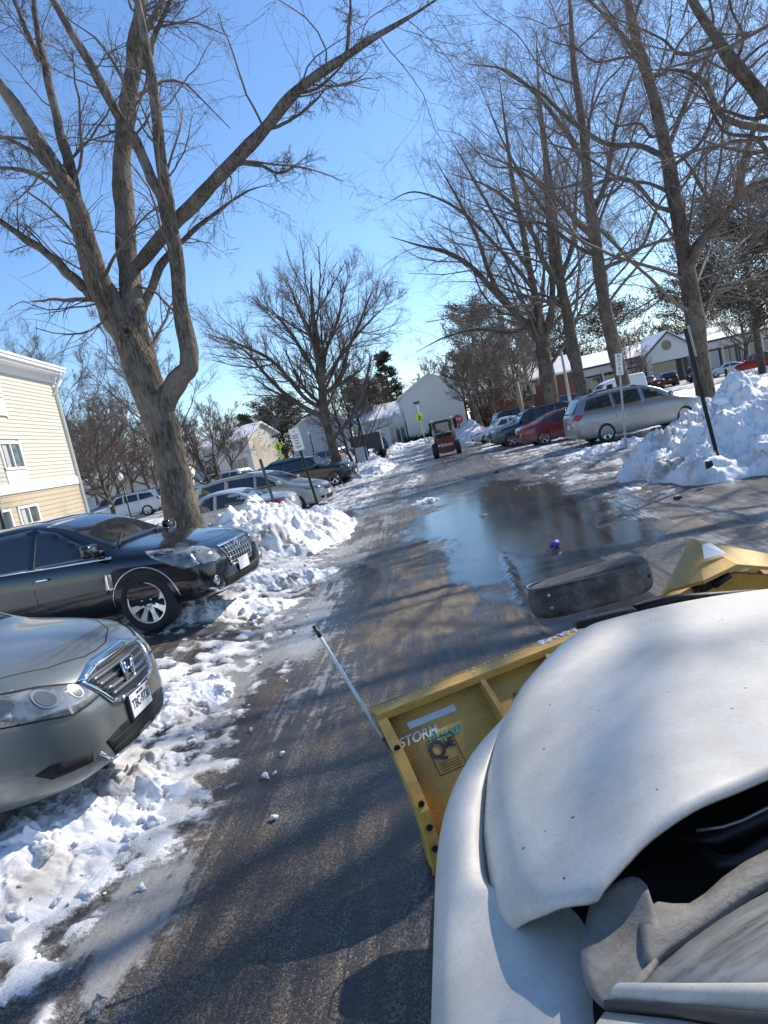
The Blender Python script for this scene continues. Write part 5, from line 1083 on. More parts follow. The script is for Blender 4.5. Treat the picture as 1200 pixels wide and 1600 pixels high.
# ------------------------------------------------------------------ the plough truck
t = NT('dusty_white_paint'); n = t.noise(3.5, 6, .65); n2 = t.noise(90, 5, .7); vs_ = t.mapv((26, 5, 8), (0, 0, .5)); n3 = t.noise(1, 6, .7, vs_); v = t.vor(17, 'F1'); vc = t.N('SeparateColor'); t.L(t.vor(17, 'F1', out='Color'), vc.inputs[0])
c = t.mix(t.sstep(n, .35, .7), (.64,.615,.565), (.50,.475,.43)); c = t.mix(t.math('MULTIPLY', t.sstep(n2, .45, .8), .35), c, (.24,.232,.215)); c = t.mix(t.math('MULTIPLY', t.sstep(n3, .60, .72), .25), c, (.36,.35,.34))
c = t.mix(t.math('MULTIPLY', t.math('LESS_THAN', v, .07), t.math('GREATER_THAN', vc.outputs[0], .62)), c, (.10,.095,.09)); t.base(c)
t.set(rough=t.mixf(t.sstep(n, .3, .7), .42, .62), coat=.10, coatr=.25); t.bump(n2, .12, .002); M_TRUCK = t.m
t = NT('yellow_plough'); n = t.noise(5, 6, .7); n2 = t.noise(60, 5, .7); v = t.vor(55, 'F1'); c = t.mix(t.sstep(n, .35, .68), (.62,.37,.075), (.46,.285,.08)); c = t.mix(t.math('MULTIPLY', t.sstep(n2, .55, .72), .65), c, (.13,.085,.04)); c = t.mix(t.math('MULTIPLY', t.math('LESS_THAN', v, .12), .7), c, (.06,.045,.03)); n4 = t.noise(1.8, 5); c = t.mix(t.math('MULTIPLY', t.sstep(n4, .5, .7), .35), c, (.30,.24,.15))
t.base(c); t.set(rough=.55); t.bump(n2, .25, .004); M_YEL = t.m
t = NT('dusty_plastic'); n = t.noise(7, 7, .7); n2 = t.noise(60, 4, .7); t.base(t.mix(t.sstep(t.math('ADD', n, t.math('MULTIPLY', n2, .2)), .45, .8), (.016,.017,.018), (.11,.11,.108))); t.set(rough=.6); t.bump(n2, .3, .003); M_DPL = t.m
t = NT('grey_cowl'); n = t.noise(11, 8, .72, None, 1.2); n2 = t.noise(70, 6, .7); t.base(t.mix(t.sstep(t.math('ADD', n, t.math('MULTIPLY', n2, .45)), .5, 1.0), (.15,.147,.138), (.27,.263,.245))); t.set(rough=.75); t.bump(n2, .5, .006); M_COWL = t.m
t = NT('salty_glass'); vs_ = t.mapv((3, 7, 3), (0, 0, -.6)); n = t.noise(2.2, 7, .7, vs_); n2 = t.noise(24, 6, .7); t.base(t.mix(t.sstep(t.math('ADD', n, t.math('MULTIPLY', n2, .3)), .40, .72), (.13,.145,.13), (.37,.365,.335))); t.set(rough=t.mixf(n, .1, .6), coat=.4); M_SALTG = t.m
M_BRKT = mat('black_steel', (.02,.02,.022), .5, .4, .3, bump=.2)
TR = empty('plow_truck', (.85, .3, 0), 0, 'dusty white truck with a yellow snow plow whose hood fills the lower right corner', 'truck')
TI = Matrix.Translation((-.85, -.3, 0))
def tb(mb, name, mats, smooth=True, parent=None, pm=None):
    o = mb.build(name, mats, parent or TR, smooth); o.data.transform(TI if pm is None else pm); return o
XC = .85
def xs_seam(y): return float(np.interp(y, [0, 1.7, 1.95, 2.1, 2.35, 2.6, 2.75], [-.075, -.075, -.035, .01, .11, .27, .42]))
def hz(x, y):
    tt = abs(x-XC)/.925; z = float(np.interp(y, [1.2, 1.6, 2.2, 2.7, 3.1], [1.265, 1.262, 1.245, 1.205, 1.15]))
    z -= .09*tt**2+.085*min(tt, 1.1)**8
    z += .012*math.exp(-((tt-.55)/.12)**2)*ss(2.9, 1.4, np.array(y))
    return float(z)
def hyf(x): tt = min(abs(x-XC)/.925, 1.02); return 2.99-.16*tt**2-.26*tt**7
def hyr(x): return float(np.interp(min(x, 2*XC-x), [-.063, .004, .055, .118, .149, .252, .387, .539, .85], [1.325, 1.242, 1.223, 1.192, 1.217, 1.288, 1.344, 1.395, 1.45]))
nx, nv = 70, 60; V = []; 
for j in range(nv):
    for i in range(nx):
        u = i/(nx-1); s = 1-2*u; sx_ = np.sign(s)*abs(s)**.8; x = XC-sx_*.925
        y0, y1 = hyr(x), hyf(x)+.02; v_ = j/(nv-1); y = y0+(y1-y0)*v_
        xl = xs_seam(y); xl2 = 2*XC-xl; x = XC-sx_*(XC-xl); z = hz(x, y)
        d = min(x-xl, xl2-x)/.10; qc = max(0, (hyr(xl)+.09-y)/.09); x += math.copysign(.022*qc*qc*abs(s)**14, s)
        if d < 1: z -= .055*(1-d)**1.6
        qf = (y-(hyf(x)-.30))/.32
        if qf > 0: z -= .30*qf**2.6
        qb = (y0+.03-y)/.03
        if qb > 0: z -= .012*qb**2
        V.append((x, y, z))
mb = MB(); mb.add(V, [(j*nx+i, j*nx+i+1, (j+1)*nx+i+1, (j+1)*nx+i) for j in range(nv-1) for i in range(nx-1)])
hood = tb(mb, 'hood', [M_TRUCK]); sm = hood.modifiers.new('t', 'SOLIDIFY'); sm.thickness = .012; sm.offset = -1
# round the left rear corner of the hood
def fz(x, y): return 0
def side_skin(sgn):
    V = []; ys_ = [ -1.2, -.6, 0, .5, .9, 1.05, 1.14, 1.20, 1.25, 1.30, 1.36, 1.41, 1.44, 1.48, 1.6, 1.8, 1.95, 2.1, 2.25, 2.4, 2.52, 2.62, 2.70, 2.75]
    rows = []
    for y in ys_:
        xe = float(np.interp(y, [-1.2, .5, 1.2, 1.8, 2.0, 2.2, 2.4, 2.6, 2.75], [-.24, -.245, -.235, -.215, -.19, -.125, -.01, .17, .33]))
        xs2 = xs_seam(y)-.006; xs2 = xs2+(float(np.interp(y, [1.0, 1.12, 1.2, 1.26], [.15, .155, .19, .20]))*(1-ss(1.41, 1.47, np.array(y)))); xs2 = float(xs2); zt = hz(xs_seam(y), max(y, 1.25))-.055-.006+.02*float(1-ss(1.3, 1.44, np.array(y)))
        dz = -.10*float(ss(2.1, 2.8, np.array(y)))
        pts = [(xe-.0, .42), (xe-.03, .62), (xe-.028, .80), (xe-.012, .92), (xe+.02, .985+dz*.5), (xe+.06, 1.03+dz*.6), (.5*(xe+.07)+.5*xs2, 1.065+dz*.5), (xs2, zt+dz*.1), (xs2+.003, zt-.03)]
        rows.append([(x if sgn > 0 else 2*XC-x, y, z) for x, z in pts])
    mb = MB(); m = len(rows[0]); V = [p for r in rows for p in r]; F = [(j*m+i, j*m+i+1, (j+1)*m+i+1, (j+1)*m+i) for j in range(len(rows)-1) for i in range(m-1)]
    if sgn < 0: F = [f[::-1] for f in F]
    mb.add(V, F); return mb
for sgn in (1, -1):
    o = tb(side_skin(sgn), 'fender', [M_TRUCK]); m = o.modifiers.new('s', 'SUBSURF'); m.levels = m.render_levels = 2; m = o.modifiers.new('t', 'SOLIDIFY'); m.thickness = .01
    # the wheel arch and tyre, mostly hidden
    w_ = wheel(TR, 0, 0, .40, 1 if sgn < 0 else -1, 5); w_.location = ((-.20 if sgn > 0 else 1.90)-.85, 1.75-.3, .40); w_.rotation_euler = (0, 0, R(90) if sgn < 0 else R(90))
    if sgn > 0: w_.rotation_euler = (0, 0, R(90)+R(-4)); w_.location.x = -.15-.85
# under the hood: black boxes put in for the cavity's shade, nose with grille
mb = MB(); mb.box((XC, 1.72, .70), (1.74, 1.05, .56)); mb.box((XC, 1.15, .99), (1.74, .62, .1)); tb(mb, 'dark_bay_fill', [M_DARK], False)
mb = MB(); mb.box((XC, 2.66, .70), (1.2, .16, .50), bev=.04); tb(mb, 'grille', [M_BLACK])
mb = MB(); mb.box((XC, 2.72, .48), (1.9, .22, .22), bev=.05); tb(mb, 'bumper', [M_CHROME])
# cowl
def G3(px, py, z): v = gnd(px, py, z); return (v.x, v.y, z)
def patch(name, mats, polys, solid=.01, sub=0):
    bm = bmesh.new(); cache = {}
    for poly in polys:
        vs = []
        for p in poly:
            k = tuple(round(a, 4) for a in p)
            if k not in cache: cache[k] = bm.verts.new(p)
            vs.append(cache[k])
        bm.faces.new(vs)
    bmesh.ops.recalc_face_normals(bm, faces=bm.faces)
    if sum(f.normal.z for f in bm.faces) < 0: bmesh.ops.reverse_faces(bm, faces=bm.faces)
    me = bpy.data.meshes.new(name); bm.to_mesh(me); bm.free(); o = link(name, me, mats, TR, True); me.transform(TI)
    if sub: m = o.modifiers.new('s', 'SUBSURF'); m.levels = m.render_levels = sub; m.boundary_smooth = 'PRESERVE_CORNERS'
    m = o.modifiers.new('t', 'SOLIDIFY'); m.thickness = solid; m.offset = -1; return o
a0, a1, a2, a3, a4 = G3(924, 1404, 1.13), G3(912, 1450, 1.125), G3(908, 1500, 1.12), G3(918, 1545, 1.115), G3(945, 1572, 1.12)
b0, b1, b2, b3, b4 = G3(990, 1358, 1.17), G3(975, 1430, 1.11), G3(965, 1480, 1.09), G3(965, 1520, 1.10), G3(968, 1556, 1.13)
c0, c1, c2, c3, c4 = G3(1012, 1385, 1.15), G3(1032, 1455, 1.13), G3(1030, 1490, 1.13), G3(1010, 1520, 1.14), G3(985, 1545, 1.15)
patch('cowl', [M_COWL], [[a0, b0, b1, a1], [a1, b1, b2, a2], [a2, b2, b3, a3], [a3, b3, b4, a4], [b0, c0, c1, b1], [b1, c1, c2, b2], [b2, c2, c3, b3], [b3, c3, c4, b4]], .012, 2)
e0, e1, e2, e3, e4 = G3(1022, 1400, 1.13), G3(1080, 1425, 1.12), G3(1122, 1370, 1.13), G3(1200, 1322, 1.15), G3(1420, 1235, 1.18)
f0, f1, f2, f3, f4 = G3(1034, 1482, 1.135), G3(1085, 1447, 1.15), G3(1140, 1402, 1.165), G3(1200, 1362, 1.18), G3(1440, 1262, 1.2)
em, fm = G3(996, 1425, 1.118), G3(1006, 1508, 1.138)
patch('cowl', [M_COWL], [[em, e0, f0, fm], [e0, e1, f1, f0], [e1, e2, f2, f1], [e2, e3, f3, f2], [e3, e4, f4, f3]], .02, 1)
mb = MB(); pts = [G3(1095, 1330, 1.08), G3(1130, 1350, 1.10), G3(1165, 1345, 1.11), G3(1200, 1318, 1.12), G3(1380, 1240, 1.15)]; mb.tube(pts, [.012, .016, .018, .016, .012], 8); tb(mb, 'wiper', [M_BLACK])
mb = MB(); mb.tube([G3(1088, 1298, 1.12), G3(1130, 1292, 1.13), G3(1160, 1282, 1.13), G3(1200, 1262, 1.14), G3(1400, 1180, 1.16)], .004, 6); mb.tube([G3(1060, 1310, 1.08), G3(1120, 1312, 1.10), G3(1200, 1275, 1.12), G3(1400, 1185, 1.14)], [.006, .016, .018, .018], 8, 1); tb(mb, 'wiper', [M_STEEL, M_BLACK])
# windshield, pillar, cab
def wsp(u, v):
    bx = .125+u*1.45; by = 1.00+.205*(1-(2*u-1)**2)**.8; bz = 1.145+.06*(1-(2*u-1)**2)
    tx = .345+u*1.01; ty = .10+.16*(1-(2*u-1)**2); tz = 1.86
    return (bx*(1-v)+tx*v, by*(1-v)+ty*v, bz*(1-v)+tz*v+.03*math.sin(math.pi*v))
n1, n2_ = 24, 12; mb = MB(); mb.add([wsp(i/(n1-1), j/(n2_-1)) for j in range(n2_) for i in range(n1)], [(j*n1+i, j*n1+i+1, (j+1)*n1+i+1, (j+1)*n1+i) for j in range(n2_-1) for i in range(n1-1)])
o = tb(mb, 'windshield', [M_SALTG]); m = o.modifiers.new('t', 'SOLIDIFY'); m.thickness = .006
for sgn in (1, -1):
    mx = lambda p: p if sgn > 0 else (2*XC-p[0], p[1], p[2])
    P0 = [tuple(gnd(966, 1553, 1.15)), tuple(gnd(1080, 1558, 1.31)), tuple(gnd(1200, 1566, 1.51)), (.262, .38, 1.70), (.33, .05, 1.875)]
    mb = MB(); V = []
    for p in P0:
        x, y, z = p
        for dx, dy, dz in ((.03, .004, .004), (.012, .014, .009), (-.006, .010, .007), (-.012, .0, .0), (-.010, -.004, -.012), (.02, -.02, -.012)): V.append(mx((x+dx, y+dy, z+dz)))
    F = [(j*6+i, j*6+(i+1) % 6, (j+1)*6+(i+1) % 6, (j+1)*6+i) for j in range(4) for i in range(6)]; mb.add(V, F if sgn > 0 else [f[::-1] for f in F]); o = tb(mb, 'pillar', [M_TRUCK]); m = o.modifiers.new('s', 'SUBSURF'); m.levels = m.render_levels = 2
    mb = MB(); mb.tube([mx((x-.020, y-.008, z-.010)) for x, y, z in P0], .009, 6); tb(mb, 'door_seal', [M_BLACK])
    mb = MB(); V = []
    for x, y, z in P0:
        for dx, dy, dz in ((-.028, -.016, -.012), (-.085, -.06, -.03), (-.11, -.09, -.06), (-.03, -.10, -.07)): V.append(mx((x+dx, y+dy, z+dz)))
    F = [(j*4+i, j*4+(i+1) % 4, (j+1)*4+(i+1) % 4, (j+1)*4+i) for j in range(4) for i in range(4)]; mb.add(V, F if sgn > 0 else [f[::-1] for f in F]); tb(mb, 'door_frame', [M_TRUCK])
    mb = MB(); mb.add([mx(p) for p in ((-.12, .95, 1.07), (-.12, -1.2, 1.07), (.22, -1.2, 1.80), (.22, -.0, 1.80))], [(0, 1, 2, 3)]); o = tb(mb, 'side_window', [M_GLASS]); m = o.modifiers.new('t', 'SOLIDIFY'); m.thickness = .005
mb = MB(); mb.box((XC, -.62, 1.89), (1.06, 1.35, .05), bev=.02); tb(mb, 'roof', [M_TRUCK])
# ---- the blade
DX = Vector((.889, .458, 0)).normalized(); NY = Vector((-DX.y, DX.x, 0)); L0 = Vector((-.57, 3.35, 0))-NY*.30
PM = Matrix(((DX.x, NY.x, 0, L0.x), (DX.y, NY.y, 0, L0.y), (0, 0, 1, 0), (0, 0, 0, 1)))
PL = bpy.data.objects.new('snow_plow', None); COL.objects.link(PL); PL.parent = TR; PL.matrix_local = TI @ PM
prof = [(0, .03), (-.02, .12), (-.025, .24), (.01, .36), (.075, .48), (.17, .61), (.30, .745)]
def pz(z): return float(np.interp(z, [p[1] for p in prof], [p[0] for p in prof]))
def pb(mb, name, mats, smooth=False): return mb.build(name, mats, PL, smooth)
LB = 2.75; nxb = 12; K = 25; zz = np.linspace(.03, .745, K); V = [(LB*i/nxb, pz(z), z) for z in zz for i in range(nxb+1)]
mb = MB(); mb.add(V, [(j*(nxb+1)+i, j*(nxb+1)+i+1, (j+1)*(nxb+1)+i+1, (j+1)*(nxb+1)+i) for j in range(K-1) for i in range(nxb)]); o = pb(mb, 'moldboard', [M_YEL], True); m = o.modifiers.new('t', 'SOLIDIFY'); m.thickness = .006; m.offset = 0
mb = MB(); mb.box((LB/2, .255, .752), (LB+.01, .115, .012), bev=.004); mb.box((LB/2, .20, .735), (LB, .010, .03)); mb.box((LB/2, .312, .742), (LB, .010, .04)); pb(mb, 'top_flange', [M_YEL])
mb = MB(); mb.box((LB/2, .0, .07), (LB, .03, .14)); pb(mb, 'cutting_edge', [mat('worn_steel', (.16,.15,.14), .5, .6, .4)])
for k, (X, wd) in enumerate(((.012, .055), (.60, .03), (1.02, .03), (1.9, .03), (2.5, .03), (2.735, .055))):
    mb = MB(); poly = []
    for z in np.linspace(.06, .735, 12): poly.append((pz(z)-.008, z))
    for z in np.linspace(.735, .06, 12): poly.append((pz(z)-.085-.02*math.sin(math.pi*z/.75), z))
    M = Matrix(((0, 0, 1, X-.006), (1, 0, 0, 0), (0, 1, 0, 0), (0, 0, 0, 1))); mb.prism(poly, .012, M)
    V = []
    for z in np.linspace(.06, .735, 12):
        y = pz(z)-.086-.02*math.sin(math.pi*z/.75); V += [(X-wd/2, y, z), (X+wd/2, y, z), (X+wd/2, y-.008, z), (X-wd/2, y-.008, z)]
    mb.add(V, [(j*4+i, j*4+(i+1) % 4, (j+1)*4+(i+1) % 4, (j+1)*4+i) for j in range(11) for i in range(4)]+[(3, 2, 1, 0), (44, 45, 46, 47)]); pb(mb, 'rib', [M_YEL])
for z in (.20, .30, .40, .62): 
    y = pz(z)-.096-.02*math.sin(math.pi*z/.75); MB().tube([(.012, y, z), (.012, y-.006, z)], .016, 12).build('bolt_hole', [M_BLACK], PL)
# stickers on the back of the blade
def back_m(X, z): # frame lying on the back face: x along blade, y up the sheet, z toward the truck
    d = .02; sl_ = Vector((0, pz(z+d)-pz(z-d), 2*d)).normalized(); nz_ = Vector((1, 0, 0)).cross(sl_); 
    return Matrix(((1, sl_.x, nz_.x, X), (0, sl_.y, nz_.y, pz(z)), (0, sl_.z, nz_.z, z), (0, 0, 0, 1))) @ Matrix.Translation((0, 0, .006))
def inv_px(px, py):
    lo = None
    for z in np.linspace(.1, .74, 65):
        v = gnd(px, py, z); l = v-L0; y = l.dot(NY); e = abs(y-pz(z))
        if lo is None or e < lo[0]: lo = (e, l.dot(DX), z)
    return lo[1], lo[2]
def label_box(name, px, py, w, h, mats, rz=0):
    X, z = inv_px(px, py); M = back_m(X, z) @ Matrix.Rotation(rz, 4, 'Z'); o = MB().box((0, 0, 0), (w, h, .002)).build(name, mats, PL); o.data.transform(M); return M
M_SILT = mat('faded_silver_print', (.62,.63,.64), .5, 0, .2, 30); M_GREEN = mat('faded_green_print', (.10,.42,.34), .5, 0, .2, 30)
label_box('reflector_strip', 674, 1120, .275, .036, [M_SILT])
X, z = inv_px(652, 1152); text_mesh('lettering', 'STORM', .066, M_SILT, PL, back_m(X, z), .001, 1.0, bold=.0012, shear=.35)
X, z = inv_px(694, 1147); text_mesh('lettering', 'GUARD', .056, M_GREEN, PL, back_m(X, z) @ Matrix.Translation((0, 0, .001)), .001, 1.0, bold=.001, shear=.35)
X, z = inv_px(697, 1178); Mq = back_m(X, z)
mb = MB(); 
for a, b in (((-.075, -.085), (.075, -.085)), ((.075, -.085), (.075, .085)), ((.075, .085), (-.075, .085)), ((-.075, .085), (-.075, -.085))): mb.tube([(a[0], a[1], 0), (b[0], b[1], 0)], .0022, 4)
for k in range(4): mb.box((0, -.035-.012*k, 0), (.11, .003, .001))
o = mb.build('sticker_frame', [M_INK], PL); o.data.transform(Mq)
text_mesh('lettering', 'Q', .12, M_INK, PL, Mq @ Matrix.Translation((-.032, .028, 0)), .001, .9, bold=.003); text_mesh('lettering', 'ME', .060, M_INK, PL, Mq @ Matrix.Translation((.040, .038, 0)), .001, .72, bold=.0012)
Mw = label_box('warning_label', 826, 1094, .09, .085, [mat('grey_label', (.33,.27,.12), .6)])
text_mesh('lettering', '⚠ WARNING', .022, M_INK, PL, Mw @ Matrix.Translation((0, .045, .002)), .0008, 1, bold=.001)
mb = MB()
for k in range(7): mb.box((0, .02-.011*k, .002), (.11, .004, .001))
o = mb.build('sticker_frame', [M_INK], PL); o.data.transform(Mw)
# guide marker
b0_ = gnd(652, 1222, .45); b1_ = gnd(606, 1165, .60); tp_ = gnd(490, 978, 1.2); PI = (TR.matrix_basis @ PL.matrix_local).inverted()
tp2 = b1_.lerp(tp_, .90)
MB().tube([PI @ b1_, PI @ tp2], .009, 10).tube([PI @ tp2, PI @ tp_], .0105, 10, 1).build('guide_marker', [M_SILT, M_BLACK], PL, True)
MB().tube([PI @ b0_, PI @ b1_.lerp(tp_, .06)], .014, 8).build('marker_bracket', [mat('rusty_steel', (.10,.07,.05), .7, .3, .5)], PL, True)
# centre hinge guard
def A3(px, py, Y): v = at(px, py, Y); return PI @ v
ap, lf, lb, m1, m2, m3 = A3(1086, 843, 4.05), A3(1030, 936, 3.78), A3(1042, 922, 3.78), A3(1095, 894, 3.70), A3(1147, 878, 3.72), A3(1235, 888, 3.78)
r1, r2 = A3(1250, 874, 4.10), A3(1110, 848, 4.12); lft = A3(1074, 850, 4.06)
bm = bmesh.new(); vv = [bm.verts.new(p) for p in (ap, lf, lb, m1, m2, m3, r1, r2, lft)]
for f in ((8, 1, 2, 3), (0, 8, 3), (0, 3, 4), (0, 4, 7), (7, 4, 5, 6)): bm.faces.new([vv[i] for i in f])
bmesh.ops.recalc_face_normals(bm, faces=bm.faces); bmesh.ops.bevel(bm, geom=bm.edges[:], offset=.006, segments=2, affect='EDGES')
me = bpy.data.meshes.new('hinge_guard'); bm.to_mesh(me); bm.free(); o = link('hinge_guard', me, [M_YEL], PL); m = o.modifiers.new('t', 'SOLIDIFY'); m.thickness = .02
mb = MB(); P = lambda *a: A3(*a); mb.add([P(1050, 935, 3.9), P(1105, 902, 3.86), P(1150, 893, 3.86), P(1240, 900, 3.9), P(1240, 960, 3.95), P(1050, 1000, 3.95)], [(0, 1, 2, 3, 4, 5)]); o = mb.build('hinge_plate', [M_YEL], PL); m = o.modifiers.new('t', 'SOLIDIFY'); m.thickness = .02
mb = MB(); mb.tube([P(1085, 925, 3.75), P(1130, 900, 3.75)], .03, 10); mb.tube([P(1115, 915, 3.72), P(1140, 898, 3.72)], .02, 8); mb.tube([P(1095, 930, 3.7), P(1100, 900, 3.7)], .018, 8); pb(mb, 'hydraulic_hose', [M_BRKT], True)
sk = [at(*p) for p in ((1093, 851, 3.86), (1106, 847.5, 3.885), (1131, 865, 3.83), (1096, 873, 3.79))]
mb = MB(); off = -(Vector(FW))*.03; mb.add([PI @ (v+off) for v in sk], [(0, 1, 2, 3)]); o = mb.build('hinge_sticker', [M_WHITE], PL); m = o.modifiers.new('t', 'SOLIDIFY'); m.thickness = .002
# plough light in its black housing
cL, cR = at(838, 938, 3.36), at(1004, 898, 3.36); cen = (cL+cR)/2; ax = (cR-cL); ln = ax.length; X_ = ax.normalized(); Z_ = (Vector(UP)*.9+Vector((0, 0, .4))).normalized(); Z_ = (Z_-X_*Z_.dot(X_)).normalized(); Y_ = Z_.cross(X_)
mb = MB(); nn_, mm_ = 48, 20; V = []
for j in range(mm_+1):
    th = -math.pi/2+math.pi*j/mm_
    for i in range(nn_):
        a = 2*math.pi*i/nn_; sg = lambda v, e: math.copysign(abs(v)**e, v)
        x = sg(math.cos(a), .45)*sg(math.cos(th), .28)*(ln*.57); y = sg(math.sin(a), .6)*sg(math.cos(th), .28)*.115; z = sg(math.sin(th), .5)*.088
        z *= (1+.12*x/ln); z += .012*(x/ln)*2
        V.append(cen+X_*x+Y_*y+Z_*z)
V = [PI @ v for v in V]; F = [(j*nn_+i, j*nn_+(i+1) % nn_, (j+1)*nn_+(i+1) % nn_, (j+1)*nn_+i) for j in range(mm_) for i in range(nn_)]
mb.add(V, F); lamp_o = pb(mb, 'plow_light', [M_DPL], True)
def lamp_pt(x, y, z): return PI @ (cen+X_*x+Y_*y+Z_*z)
mb = MB(); rim_ = []
for i in range(41):
    a = 2*math.pi*i/40; rim_.append(lamp_pt(math.copysign(abs(math.cos(a))**.45, math.cos(a))*ln*.555, math.copysign(abs(math.sin(a))**.6, math.sin(a))*.112, .066))
mb.tube(rim_, .006, 6); mb.build('housing_rim', [M_DPL], lamp_o, True)
for x, y, z in ((-.40, -.085, .03), (-.40, -.085, -.03), (.50, -.08, .01)):
    p = cen+X_*(x*ln)+Y_*-.112+Z_*z; MB().tube([PI @ p, PI @ (p-Y_*.006)], .008, 8).build('screw', [M_STEEL if x < 0 else M_DARK], lamp_o, True)
mb = MB(); mb.box((0, 0, 0), (.30, .10, .035), bev=.01)
o = mb.build('light_bracket', [M_BRKT], PL); q = Matrix((X_, Y_, Z_)).transposed().to_4x4(); o.data.transform(PI @ Matrix.Translation(at(945, 965, 3.40)) @ q)
MB().tube([PI @ at(915, 968, 3.42), PI @ at(935, 1010, 3.5), PI @ Vector((.75, 3.6, .5))], .03, 8).tube([PI @ at(960, 960, 3.45), PI @ at(1060, 935, 3.5), PI @ Vector((1.4, 3.4, .95))], .022, 8).build('light_bracket', [M_BRKT], PL, True)
# crusted snow along the top of the blade
rng = np.random.default_rng(4); Vs = []; Fs = []; b = 0
for k in range(120):
    X = rng.uniform(1.0, 1.62) if k > 40 else rng.uniform(.05, 1.6); s = rng.uniform(.008, .03)*(1 if k > 40 else .5); m = CHV[k % 14]; y = rng.uniform(.27, .315) if k > 20 else rng.uniform(.21, .31)
    Vs.append(m[0]*s+np.array([X, y, .760])); Fs.append(m[1]+b); b += len(m[0])
o = fast_mesh('snow_crust', np.concatenate(Vs), np.concatenate(Fs), snow_mat('sandy_snow', .5), PL, True); tag(o, kind='stuff')
# ------------------------------------------------------------------ buildings
def siding(name, c1, c2=None, pitch=.17):
    t = NT(name); n = t.noise(.8, 5); n2 = t.noise(14, 4); t.base(t.mix(t.math('MULTIPLY', t.math('ADD', n, n2), .5), tuple(c*.9 for c in c1), c1)); t.set(rough=.7, spec=.3); return t.m
M_CREAM = siding('cream_siding', (.55,.53,.45)); M_TANS = siding('tan_siding', (.46,.39,.28)); M_TRIM = mat('white_trim', (.72,.72,.69), .6, 0, .06)
M_GREYW = siding('grey_white_siding', (.74,.74,.71)); M_BRICK = mat('red_brick', (.13,.06,.045), .85, 0, .3, 3); M_BROWNF = mat('brown_fence_boards', (.12,.045,.03), .8, 0, .3, 6)
M_ROOFS = snow_mat('roof_snow', .15); M_SHING = mat('dark_shingles', (.06,.058,.06), .85, 0, .25, 12); M_CURT = mat('window_blind', (.45,.45,.42), .5, 0, .15)
M_PANE = glass_mat('window_pane', (.05,.06,.06), .05)
def boards(mb, p0, d, nrmv, s0, s1, z0, z1, pitch, holes=()):
    """lap siding courses along direction d from p0, skipping holes (sa,sb,za,zb)"""
    z = z0
    while z < z1-.01:
        zt = min(z+pitch, z1); segs = [(s0, s1)]
        for (a, b, c, e) in holes:
            if c < zt-.01 and e > z+.01:
                ns = []
                for (x, y) in segs:
                    if b <= x or a >= y: ns.append((x, y)); continue
                    if a > x: ns.append((x, a))
                    if b < y: ns.append((b, y))
                segs = ns
        for (a, b) in segs:
            A = p0+d*a; B = p0+d*b; o0 = nrmv*.022; o1 = nrmv*.002
            mb.add([A+o0+Vector((0, 0, z)), B+o0+Vector((0, 0, z)), B+o1+Vector((0, 0, zt)), A+o1+Vector((0, 0, zt)), A+Vector((0, 0, z)), B+Vector((0, 0, z))], [(0, 1, 2, 3), (4, 5, 1, 0)])
        z = zt
